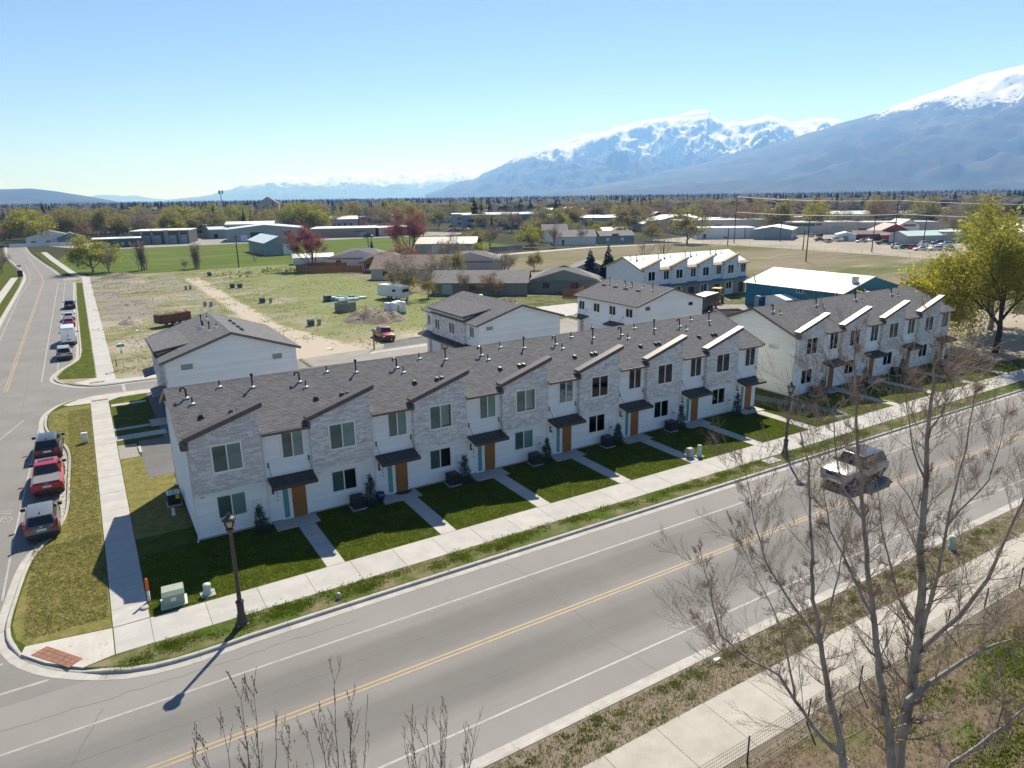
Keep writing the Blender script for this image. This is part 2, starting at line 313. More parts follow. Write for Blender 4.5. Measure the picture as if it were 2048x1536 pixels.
sheet('gravel_yard',[(214,88),(340,60),(420,180),(330,260),(214,236),(220,160)],-.025,'gravel_yard')
sheet('path',[(88,194),(92,192),(119,209.5),(171.4,217.6),(223,209),(223,213),(171.4,222),(117,214)],-.02,'concrete')
sheet('apron',[(5,352),(50,345),(165,338),(190,350),(170,400),(60,410),(-5,425),(-12,395)],-.04,'asphalt_pale')
sheet('west_verge',[(-13.9,60),(-13.9,210),(-14.6,240),(-17,265),(-20,290),(-30,330),(-60,330),(-60,60)],-.01,'lawn')
sheet('south_verge',[(-60,18.3),(130,18.3),(130,13),(-60,13)],0,'verge_dirt')
sheet('south_ground',[(-60,13.2),(130,13.2),(130,-60),(-60,-60)],-.006,'litter')
# vacant lot material: dirt track and bare patches over weeds
m=mat('vacant',(.1,.125,.03),(.22,.195,.09),scale=.3,rough=.95,bump=.7,bscale=5,coord='World',c3=(.3,.26,.2),c3scale=.07,c3lo=.48,c3hi=.6)
N,L,b=nodes_of(m); src=b.inputs['Base Color'].links[0].from_socket
geo=N.new('ShaderNodeNewGeometry'); sx=N.new('ShaderNodeSeparateXYZ'); L.new(geo.outputs['Position'],sx.inputs[0])
def mth(op,a,b2=None,c=None):
    n=N.new('ShaderNodeMath'); n.operation=op
    for i,v in enumerate((a,b2,c)):
        if v is None: continue
        if isinstance(v,(int,float)): n.inputs[i].default_value=v
        else: L.new(v,n.inputs[i])
    return n.outputs[0]
nz=N.new('ShaderNodeTexNoise'); nz.inputs['Scale'].default_value=.35; nz.inputs['Detail'].default_value=5; L.new(geo.outputs['Position'],nz.inputs[0])
nz2=N.new('ShaderNodeTexNoise'); nz2.inputs['Scale'].default_value=.1; nz2.inputs['Detail'].default_value=6; L.new(geo.outputs['Position'],nz2.inputs[0])
wob=mth('MULTIPLY',mth('SUBTRACT',nz.outputs[0],.5),3.2)
dx=mth('ABSOLUTE',mth('ADD',mth('SUBTRACT',sx.outputs[0],24.4),wob))
wid=mth('ADD',2.2,mth('MULTIPLY',mth('MAXIMUM',mth('SUBTRACT',116,sx.outputs[1]),0),.2))
tr=mth('MULTIPLY',mth('LESS_THAN',sx.outputs[1],203),mth('SMOOTH_MIN',1,mth('MAXIMUM',mth('MULTIPLY',mth('SUBTRACT',wid,dx),1.2),0),.2))
near=mth('MAXIMUM',mth('MULTIPLY',mth('SUBTRACT',103,sx.outputs[1]),.12),0)          # bare earth beside the alley
left=mth('MULTIPLY',mth('LESS_THAN',mth('ABSOLUTE',mth('SUBTRACT',sx.outputs[0],10)),11),mth('GREATER_THAN',sx.outputs[1],138))
gr=mth('MULTIPLY',left,mth('MULTIPLY',mth('MAXIMUM',mth('SUBTRACT',nz2.outputs[0],.42),0),7))
mixf=mth('MINIMUM',mth('MAXIMUM',tr,mth('MULTIPLY',mth('MINIMUM',near,1),mth('MULTIPLY',mth('GREATER_THAN',sx.outputs[0],15),mth('MULTIPLY',mth('MAXIMUM',mth('SUBTRACT',nz2.outputs[0],.36),0),4)))),1)
grn=N.new('ShaderNodeMapRange'); grn.inputs[1].default_value=22; grn.inputs[2].default_value=44; grn.inputs[4].default_value=.85; L.new(mth('ADD',sx.outputs[0],mth('MULTIPLY',mth('SUBTRACT',nz2.outputs[0],.5),40)),grn.inputs[0])
m0=N.new('ShaderNodeMix'); m0.data_type='RGBA'; L.new(grn.outputs[0],m0.inputs[0]); L.new(src,m0.inputs[6]); m0.inputs[7].default_value=(.135,.165,.03,1)
m1=N.new('ShaderNodeMix'); m1.data_type='RGBA'; L.new(mth('MINIMUM',gr,1),m1.inputs[0]); L.new(m0.outputs[2],m1.inputs[6]); m1.inputs[7].default_value=(.2,.18,.155,1)
m2=N.new('ShaderNodeMix'); m2.data_type='RGBA'; L.new(mixf,m2.inputs[0]); L.new(m1.outputs[2],m2.inputs[6]); m2.inputs[7].default_value=(.4,.345,.275,1); L.new(m2.outputs[2],b.inputs['Base Color'])
vl.data.materials[0]=m
sheet('verge',[(130,31.55),(60,31.5),(6,31.4),(1,31.3),(-.8,31.7),(-2.5,32.72),(0,33.05),(130,33.05)],.004,'verge')
sheet('lawn',[(-1.35,35.5),(-4.8,35.95),(-5.25,36.8),(-5.5,38.3),(-5.35,41),(-4.85,45.7),(-3.7,49),(-3.1,52.4),(-3,58.3),(-3,65.2),(-3.7,69.3),(-4.7,73.2),(-4.9,76.9),(-4.65,79.4),(-3.6,80.8),(-1.35,80.6)],.004,'lawn_dry')
sheet('lawn',[(.35,45),(3.6,45),(3.6,60.9),(.35,60.9)],.004,'lawn_dry')
sheet('lawn',[(-.5,93),(-4.2,94.5),(-4.4,96.5),(-3.7,100),(-2.1,105.2),(-1.65,112),(-1.75,142),(-1.85,172),(-1.75,209),(-.5,209)],.004,'lawn')
sheet('lawn',[(-3,236),(-5,236),(-7,258),(-11.5,300),(-16,350),(-13.5,350),(-9,300),(-5,258)],.004,'lawn')
# pavement slabs, each its own slab
_sl=MB(); _sl.hexa([(-.5,-.5,0),(.5,-.5,0),(.5,.5,0),(-.5,.5,0),(-.499,-.499,1),(.499,-.499,1),(.499,.499,1),(-.499,.499,1)]); SLAB={k:_sl.mesh('slab',M[k]) for k in ('concrete','concrete_warm')}
def slabs(root,x0,x1,y0,y1,axis,step,k='concrete',z=.016,j=.016):
    a,b=(x0,x1) if axis=='X' else (y0,y1); n=max(1,round((b-a)/step)); w=(b-a)/n
    for i in range(n):
        c=a+(i+.5)*w; dz=random.uniform(-.003,.003)
        if axis=='X': inst('slab',SLAB[k],root,(c,(y0+y1)/2,-.1),None,(w-j,y1-y0,.1+z+dz))
        else: inst('slab',SLAB[k],root,((x0+x1)/2,c,-.1),None,(x1-x0,w-j,.1+z+dz))
sw=struct('sidewalk'); slabs(sw,.3,97.5,33.0,35.35,'X',2.55); slabs(sw,-1.3,.3,33.0,35.35,'X',1.6)
sw=struct('sidewalk'); slabs(sw,-1.3,.3,35.4,81,'Y',1.72)
mb=MB(); mb.prism([(-1.34,35.38),(-4.88,35.95),(-5.0,35.35),(-4.05,34.05),(-2.6,32.72),(-1.34,33.0)],-.1,.016); ap=tag(mb.build('corner_ramp',M['concrete']),kind='structure')
m=mat('concrete_stained',(.42,.4,.37),(.5,.475,.44),scale=.9,rough=.85,bump=.2,bscale=40,coord='World',c3=(.42,.27,.13),c3scale=2.2,c3lo=.56,c3hi=.7,stretch=(1.6,.7,1)); ap.data.materials[0]=m
mb=MB()
pa,pb,pc,pd=[Vector(p) for p in ((-4.62,35.02),(-4.0,35.42),(-2.58,33.45),(-3.12,33.02))]
for i in range(6):
    for j in range(3):
        def q(u,v): return (pa.lerp(pd,u)).lerp(pb.lerp(pc,u),v)
        u0,u1,v0,v1=i/6+.004,(i+1)/6-.004,j/3+.01,(j+1)/3-.01
        mb.prism([tuple(q(u0,v0)),tuple(q(u1,v0)),tuple(q(u1,v1)),tuple(q(u0,v1))],.016,.03)
tag(mb.build('tactile_plate',M['rust']),'rust brown tactile plate set in the corner kerb ramp','tactile plate')
for (c,w,l,lab) in (((-.45,81.75),1.5,.6,'rust brown tactile strip at the south side of the alley'),((-.45,90.45),1.5,.6,'rust brown tactile strip at the north side of the alley')):
    mb=MB(); 
    for i in range(3): mb.box(c[0]-w/2+i*w/3+.01,c[1]-l/2,.0,c[0]-w/2+(i+1)*w/3-.01,c[1]+l/2,.034)
    tag(mb.build('tactile_plate',M['rust']),lab,'tactile plate')
sheet('alley_pavement',[(-2.4,83.3),(-3.7,81.8),(-3.2,81.05),(-1.3,81.0),(.35,81.0),(1.4,82.0),(4.5,82.2),(12,82.2),(12,83.6),(4.4,83.7),(1,84.05),(-1,83.95)],.02,'concrete')
sheet('alley_pavement',[(-1.5,89.7),(0,89.0),(12,89),(12,90.2),(1.6,90.6),(1.45,91.5),(-.4,93),(-2.8,91.6)],.02,'concrete')
sw=struct('sidewalk'); slabs(sw,-.4,1.45,91.5,150,'Y',2.9); slabs(sw,-.4,1.4,150,224,'Y',9)
mb=MB()
for (a,b2,c,d) in (((-.6,224),(1.2,224),(-1.2,236),(-3,236)),((-3,236),(-1.2,236),(-3.4,258),(-5.2,258)),((-5.2,258),(-3.4,258),(-7.2,300),(-9.2,300)),((-9.2,300),(-7.2,300),(-11.5,350),(-13.5,350))): mb.face([(*p,.012) for p in (a,b2,c,d)])
tag(mb.build('sidewalk',M['concrete']),kind='structure')
sw=struct('sidewalk'); slabs(sw,-17,-15.4,120,236,'Y',8)
sw=struct('sidewalk'); slabs(sw,-12,60,13.65,16.38,'X',2.57,'concrete_warm'); slabs(sw,60,128,13.65,16.38,'X',2.57,'concrete_warm')
sw=struct('path'); slabs(sw,.3,4.3,66.2,67.6,'X',1.35)
sw=struct('path'); slabs(sw,.3,3.2,69.4,70.1,'X',1.5); slabs(sw,3.25,4.9,69.0,71.4,'X',1.7)
sw=struct('path'); slabs(sw,.45,3.6,78.4,79.2,'X',1.5)
sheet('gravel_bed',[(.35,61),(1.75,61),(1.75,64.6),(.35,64.8)],.012,'gravel')
sheet('side_path',[(54.7,45.5),(57.6,37.2),(56.0,35.4),(58.2,35.4),(59.0,37.4),(56.6,45.8),(56.4,55),(54.7,55)],.008,'asphalt_dark')
# painted lines
def line(pts,w,m,name='lane_line',z=RZ+.005):
    mb=MB(); P=[Vector(p) for p in pts]
    for a,b2 in zip(P,P[1:]):
        d=(b2-a).normalized(); n=Vector((-d.y,d.x))*w/2; mb.face([(*(a-n),z),(*(b2-n),z),(*(b2+n),z),(*(a+n),z)])
    return tag(mb.build(name,M[m]),kind='structure')
line([(-60,28.72),(130,28.6)],.11,'paint_white')
line([(-60,20.55),(130,20.2)],.11,'paint_white')
for o in (-.12,.12): line([(-60,24.9+o),(130,24.85+o)],.1,'paint_yellow')
line([(-13.2,32.8),(-3.9,32.8)],.16,'paint_white'); line([(-13.2,35.2),(-5.7,35.2)],.16,'paint_white')
for o in (-.13,.13): line([(-9.2+o,92),(-9.1+o,214),(-9.4+o,226),(-10.4+o,243),(-16.3+o,320),(-21+o,380)],.11,'paint_yellow')
for o in (-.13,.13): line([(-9.2+o,40),(-9.2+o,83)],.11,'paint_yellow')
line([(-5.95,95),(-5.75,217)],.12,'paint_white'); line([(-4.45,100.5),(-4.3,215)],.11,'paint_white')
line([(-8.5,66),(-8.4,72.8),(-6.9,78.6)],.11,'paint_white'); line([(-5.55,75),(-6.1,48.6),(-6.15,41.5)],.11,'paint_white'); line([(-8.6,40),(-8.5,66)],.11,'paint_white')
line([(-12.3,90),(-12.2,128),(-12.75,190),(-12.1,222),(-13.4,252),(-16,285)],.11,'paint_white')
line([(2,84.6),(2,88.3)],.3,'paint_white')
# bicycle lane symbol: double chevron and bicycle
mb=MB(); zb=RZ+.006; cx0,cy0=-7.15,53.2
def stroke(a,b2,w=.09):
    a=Vector(a); b2=Vector(b2); d=(b2-a).normalized(); n=Vector((-d.y,d.x))*w/2; mb.face([(*(a-n),zb),(*(b2-n),zb),(*(b2+n),zb),(*(a+n),zb)])
for k in (0,.45):
    stroke((cx0-.75,cy0+.9+k),(cx0,cy0+1.35+k)); stroke((cx0,cy0+1.35+k),(cx0+.75,cy0+.9+k))
for wx in (-.45,.45):
    for i in range(14):
        a0,a1=2*math.pi*i/14,2*math.pi*(i+1)/14; stroke((cx0+wx+.32*math.cos(a0),cy0+.32*math.sin(a0)*1.2),(cx0+wx+.32*math.cos(a1),cy0+.32*math.sin(a1)*1.2),.07)
for a,b2 in (((-.45,0),(-.15,.5)),((-.15,.5),(.3,.5)),((.3,.5),(.45,0)),((-.15,.5),(0,0)),((0,0),(.3,.5)),((-.45,0),(0,0)),((.3,.5),(.25,.7)),((.25,.7),(.42,.72))): stroke((cx0+a[0],cy0+a[1]),(cx0+b2[0],cy0+b2[1]),.07)
tag(mb.build('bike_lane_symbol',M['paint_white']),kind='structure')

# gravel car park at the far right, under the willows
sheet('gravel_lot',[(90.5,37.6),(95,36.2),(130,36.2),(130,62),(90,62)],.009,'gravel_yard')
sheet('lawn',[(91,35.6),(99,35.6),(98,37.4),(91,38.6)],.013,'lawn')
# sealed cracks in the asphalt
def crack(pts,w,seed,z=RZ+.003):
    rg=random.Random(seed); P=[]
    for a,b2 in zip(pts,pts[1:]):
        n=max(2,int(math.hypot(b2[0]-a[0],b2[1]-a[1])/.5))
        for k in range(n): P.append((a[0]+(b2[0]-a[0])*k/n+rg.gauss(0,.03),a[1]+(b2[1]-a[1])*k/n+rg.gauss(0,.05)))
    P.append(pts[-1]); return line(P,w,'asphalt_seal','road_crack',z)
mat('asphalt_seal',(.1,.1,.1),(.13,.13,.128),scale=2,rough=.8,coord='World')
for i,(pts,w) in enumerate((([(-6,30.2),(2,29.9),(9,29.8)],.03),([(-8,26.9),(3,26.6),(14,26.7),(30,26.5)],.025),([(-2,29.5),(-4,24),(-3.5,19)],.03),([(18,30.4),(18.6,27),(18.3,22),(18.8,19)],.022),([(36,30.6),(36.4,25),(36.1,19)],.022),([(-9.8,60),(-9.5,90)],.03),([(-7.2,80),(-7.4,100),(-7.1,125)],.03),([(8,22.6),(26,22.4),(48,22.5)],.022),([(-2.5,86.6),(6,86.4),(19,86.5)],.03))): crack(pts,w,i)
# ---------------------------------------------------------------- building helpers
def siding(mb,o,u,n,z0,z1,width=None,rng=None,holes=(),lap=.19,mi=0,proud=.045):
    rng=rng or (lambda z:(0,width)); zs=sorted(set([z0+i*lap for i in range(int((z1-z0)/lap)+1)]+[z1]+[h[2] for h in holes]+[h[3] for h in holes]))
    zs=[z for z in zs if z0<=z<=z1+1e-6]
    def pt(a,z,off): return (o[0]+u[0]*a+n[0]*off,o[1]+u[1]*a+n[1]*off,z)
    for za,zb in zip(zs,zs[1:]):
        if zb-za<1e-4: continue
        zm=(za+zb)/2; k=int((zm-z0)/lap); fa=(za-z0-k*lap)/lap; fb=min(1,(zb-z0-k*lap)/lap); oa,ob=proud*(1-fa)+.002,proud*(1-fb)+.002
        A0,A1=rng(za); B0,B1=rng(zb); cuts=[(h[0],h[1]) for h in holes if h[2]-1e-6<=zm<=h[3]+1e-6]
        segs=[(0,1)] ; 
        iv=[(A0,A1,B0,B1)]
        for c0,c1 in cuts:
            nv=[]
            for a0,a1,b0,b1 in iv:
                if c0>a0: nv.append((a0,min(a1,c0),b0,min(b1,c0)))
                if c1<a1: nv.append((max(a0,c1),a1,max(b0,c1),b1))
            iv=nv
        for a0,a1,b0,b1 in iv:
            if a1-a0<1e-3: continue
            mb.face([pt(a0,za,oa),pt(a1,za,oa),pt(b1,zb,ob),pt(b0,zb,ob)],mi)
            if fa<1e-4: mb.face([pt(a0,za,0),pt(a1,za,0),pt(a1,za,oa),pt(a0,za,oa)],mi)
def shingles(mb,e0,e1,r0,r1,course=.15,lift=.014,mi=0):
    e0,e1,r0,r1=map(Vector,(e0,e1,r0,r1)); n=max(1,int((r0-e0).length/course)); nm=(e1-e0).cross(r0-e0 if (r0-e0).length>.01 else r1-e1).normalized()
    if nm.z<0: nm=-nm
    for i in range(n):
        a,b=i/n,(i+1)/n; p=[e0.lerp(r0,a),e1.lerp(r1,a),e1.lerp(r1,b),e0.lerp(r0,b)]
        lo0,lo1=p[0]+nm*lift,p[1]+nm*lift
        mb.face([lo0,lo1,p[2],p[3]],mi); mb.face([p[0],p[1],lo1,lo0],mi)
    # soffit
    mb.face([e0-Vector((0,0,.05)),r0-Vector((0,0,.05)),r1-Vector((0,0,.05)),e1-Vector((0,0,.05))],mi)
WIN={}
def window(parent,x,z,w,h,y=0,face=(0,-1),blinds=None,slider=True,fw=.1,pos=None,dark=False):
    """window on a wall in the parent's frame: lower left corner x,z; face is the outward normal"""
    key=(round(w,2),round(h,2),slider)
    if key not in WIN:
        f=MB()
        for b in ((0,0,w,fw),(0,h-fw,w,h),(0,fw,fw,h-fw),(w-fw,fw,w,h-fw)): f.box(b[0],-.055,b[1],b[2],.06,b[3])
        if slider: f.box(w/2-.035,-.03,fw,w/2+.035,.03,h-fw)
        p=MB(); pw=(w/2-.035-fw) if slider else w-2*fw; p.box(0,-.004,0,pw,.004,h-2*fw)
        bl=MB(); n=max(4,int((h-2*fw)/.09))
        for i in range(n):
            z0=(h-2*fw)*i/n; bl.face([(0,-.012,z0),(pw,-.012,z0),(pw,.012,z0+(h-2*fw)/n),(0,.012,z0+(h-2*fw)/n)])
        i_=MB(); i_.face([(fw,.3,fw),(w-fw,.3,fw),(w-fw,.3,h-fw),(fw,.3,h-fw)])
        for q in (((fw,.06),(w-fw,.06)),):
            i_.face([(fw,.06,fw),(fw,.3,fw),(fw,.3,h-fw),(fw,.06,h-fw)]); i_.face([(w-fw,.06,fw),(w-fw,.3,fw),(w-fw,.3,h-fw),(w-fw,.06,h-fw)]); i_.face([(fw,.06,fw),(w-fw,.06,fw),(w-fw,.3,fw),(fw,.3,fw)]); i_.face([(fw,.06,h-fw),(w-fw,.06,h-fw),(w-fw,.3,h-fw),(fw,.3,h-fw)])
        WIN[key]=(f.mesh('window',M['white_trim']),p.mesh('pane',M['glass']),bl,i_.mesh('interior',M['interior']),pw)
    f,p,bl,it,pw=WIN[key]; rz=math.atan2(face[0],-face[1])
    o=inst('window',f,parent,pos or (x,y,z),rz); xs=[fw,w/2+.035] if slider else [fw]
    inst('interior',it,o)
    for i,xx in enumerate(xs):
        inst('pane',p,o,(xx,-.005 if i else .012,fw))
        kind=(blinds or ('grey','pale'))[i] if slider else (blinds or ('pale',))[0]
        if kind:
            kk=(key,kind)
            if kk not in WIN: WIN[kk]=bl.mesh('blind',M['blind'] if kind=='pale' else M['blind_grey'])
            inst('blind',WIN[kk],o,(xx,.07,fw))
    return o
_t={}
def font_mesh(ch,size,m):
    if (ch,size,m) not in _t:
        cu=bpy.data.curves.new('digit','FONT'); cu.body=ch; cu.size=size; cu.extrude=.008; cu.align_x='CENTER'; cu.resolution_u=2
        ob=bpy.data.objects.new('digit',cu); COL.objects.link(ob); dg=bpy.context.evaluated_depsgraph_get(); me=bpy.data.meshes.new_from_object(ob.evaluated_get(dg)); bpy.data.objects.remove(ob)
        me.materials.clear(); me.materials.append(M[m]); _t[(ch,size,m)]=me
    return _t[(ch,size,m)]
def roof_vent(kind,parent,loc):
    if kind not in _t:
        b=MB(); b.lathe([(.13,0),(.125,.02),(.06,.07)],8,mi=1); b.box(-.17,-.2,-.05,.17,.2,.015,1)
        if kind=='short': b.tube([(0,0,-.1),(0,0,.4)],.045,8)
        elif kind=='tall': b.tube([(0,0,-.1),(0,0,.8)],.055,8); b.lathe([(.1,.72),(.11,.8),(.07,.9),(0,.92)],8)
        elif kind=='goose': b.tube([(0,0,-.1),(0,0,.45),(-.03,0,.58),(-.12,0,.66),(-.22,0,.66),(-.3,0,.58),(-.31,0,.45)],.06,8)
        elif kind=='box':
            b=MB(); b.box(-.16,-.2,-.08,.16,.2,.02,0); b.hexa([(-.12,-.14,0),(.12,-.14,0),(.12,.12,0),(-.12,.12,0),(-.1,-.16,.16),(.1,-.16,.16),(.1,.1,.2),(-.1,.1,.2)]); b.box(.1,-.1,.0,.15,.1,.04,1)
        _t[kind]=b.mesh('roof_vent',[M['dark_paint'],M['galv']])
    return inst('roof_vent',_t[kind],parent,loc)
def awning(parent,x0,x1,y,zb,zf,dep,rods=(),npan=6,rodz=.88):
    """metal awning whose back edge lies on the wall y, leaning out towards -y"""
    f=MB(); f.bar((x0,y-dep,zf-.03),(x1,y-dep,zf-.03),.07,.2); f.bar((x0+.03,y,zb-.02),(x0+.03,y-dep,zf-.02),.07,.16); f.bar((x1-.03,y,zb-.02),(x1-.03,y-dep,zf-.02),.07,.16); f.bar((x0,y-.03,zb),(x1,y-.03,zb),.08,.1)
    a=f.build('awning',M['brown_metal'] if 0 else M['black_metal'],parent); w=(x1-x0-.1)/npan
    key=('pan',round(w,3),dep,round(zb-zf,3))
    if key not in _t:
        p=MB(); p.hexa([(.008,0,-.03),(w-.008,0,-.03),(w-.008,-dep,zf-zb-.03),(.008,-dep,zf-zb-.03),(.008,0,0),(w-.008,0,0),(w-.008,-dep,zf-zb),(.008,-dep,zf-zb)])
        p.hexa([(-.012,0,-.01),(.014,0,-.01),(.014,-dep,zf-zb-.01),(-.012,-dep,zf-zb-.01),(-.012,0,.035),(.014,0,.035),(.014,-dep,zf-zb+.035),(-.012,-dep,zf-zb+.035)]); _t[key]=p.mesh('panel',M['black_metal'])
    for i in range(npan): inst('panel',_t[key],a,(x0+.05+i*w,y-.02,zb+.055))
    for rx in rods:
        b=MB(); b.tube([(rx,y-.04,zb+rodz),(rx+.02,y-dep*.8,zf+.06+(zb-zf)*.2)],.016,5); b.box(rx-.05,y-.05,zb+rodz-.16,rx+.05,y-.005,zb+rodz+.16); b.build('support_rod',M['black_metal'],a)
    return a
def door(parent,x0,x1,z1,y=0,lite=None,m='door_wood'):
    d=MB(); n=6; w=(x1-x0)/n
    for i in range(n): d.box(x0+i*w+.006,y-.035,.06,x0+(i+1)*w-.006,y+.02,z1)
    d.box(x0,y-.02,.06,x1,y+.02,z1); o=d.build('door',M[m],parent)
    t=MB(); t.box(x1,y-.06,0,x1+.1,y+.05,z1+.1); t.box(x0-.04,y-.06,0,x0,y+.05,z1+.1); t.box(x0,y-.06,z1,x1,y+.05,z1+.1); t.build('door_frame',M['white_trim'],o)
    h=MB(); h.box(x0+.06,y-.09,.95,x0+.1,y-.035,1.05); h.bar((x0+.08,y-.09,1.0),(x0+.2,y-.09,1.0),.025); h.lathe([(0,-.06),(.03,-.06),(.03,0)],8,(x0+.08,y-.02,1.18),'Y'); h.build('handle',M['dark_paint'],o)
    s=MB(); s.box(x0,y-.08,0,x1,y-.02,.05); s.build('threshold',M['dark_paint'],o)
    if lite:
        a,b=lite; t=MB(); 
        for q in ((a,0,b,.16),(a,z1-.05,b,z1+.1),(a,.16,a+.15,z1-.05),(b-.18,.16,b,z1-.05)): t.box(q[0],y-.05,q[1],q[2],y+.05,q[3])
        sl=t.build('sidelight',M['white_trim'],parent); g=MB(); g.box(a+.15,y-.01,.16,b-.18,y+.01,z1-.05); g.build('pane',M[ 'frosted'],sl)
    return o
STB=MB(); STB.hexa([(0,0,0),(1,0,0),(1,1,0),(0,1,0),(.0,0,1),(1,0,1),(1,1,1),(0,1,1)]); 
def stone_meshes():
    out=[]
    for k in range(6):
        b=MB(); r=random.Random(k); j=lambda s:r.uniform(-s,s)
        b.hexa([(0,-1+j(.2),.03),(1,-1+j(.2),.03),(1,0,0),(0,0,0),(0+j(.01),-1+j(.25),.97),(1+j(.01),-1+j(.25),.97),(1,0,1),(0,0,1)]); out.append(b.mesh('stone',M['stone']))
    return out
STONES=None
def veneer(parent,x0,x1,z0,ztop,y,hole,count,budget,seed=0,row=.118,wmin=.24,wmax=.62,side=True):
    """courses of thin stone on the plane y facing -y; returns number of stones made as own objects"""
    global STONES
    STONES=STONES or stone_meshes(); r=random.Random(seed); rest=MB(); z=z0; made=0
    while z<ztop(x1)-.04:
        x=x0-r.uniform(0,.3)
        while x<x1-.02:
            w=r.uniform(wmin,wmax); a,b=max(x,x0),min(x+w,x1)
            if x1-b<.12: b=x1
            x=b; zt=z+row-.012
            parts=[(a,b)]
            if hole and z+row>hole[2]+.03 and z<hole[3]-.03: parts=[(a,min(b,hole[0])),(max(a,hole[1]),b)]
            for p,q in parts:
                if q-p<.06: continue
                lim=min(ztop(p),ztop(q))-.03
                if z+.05>lim: continue
                h=min(zt,lim)-z; d=r.uniform(.022,.05)
                if count+made<budget: inst('stone',STONES[r.randrange(6)],parent,(p+.005,y,z),None,(q-p-.01,d,h)); made+=1
                else: rest.box(p+.005,y-d,z,q-.005,y,z+h)
        z+=row
    return made,rest
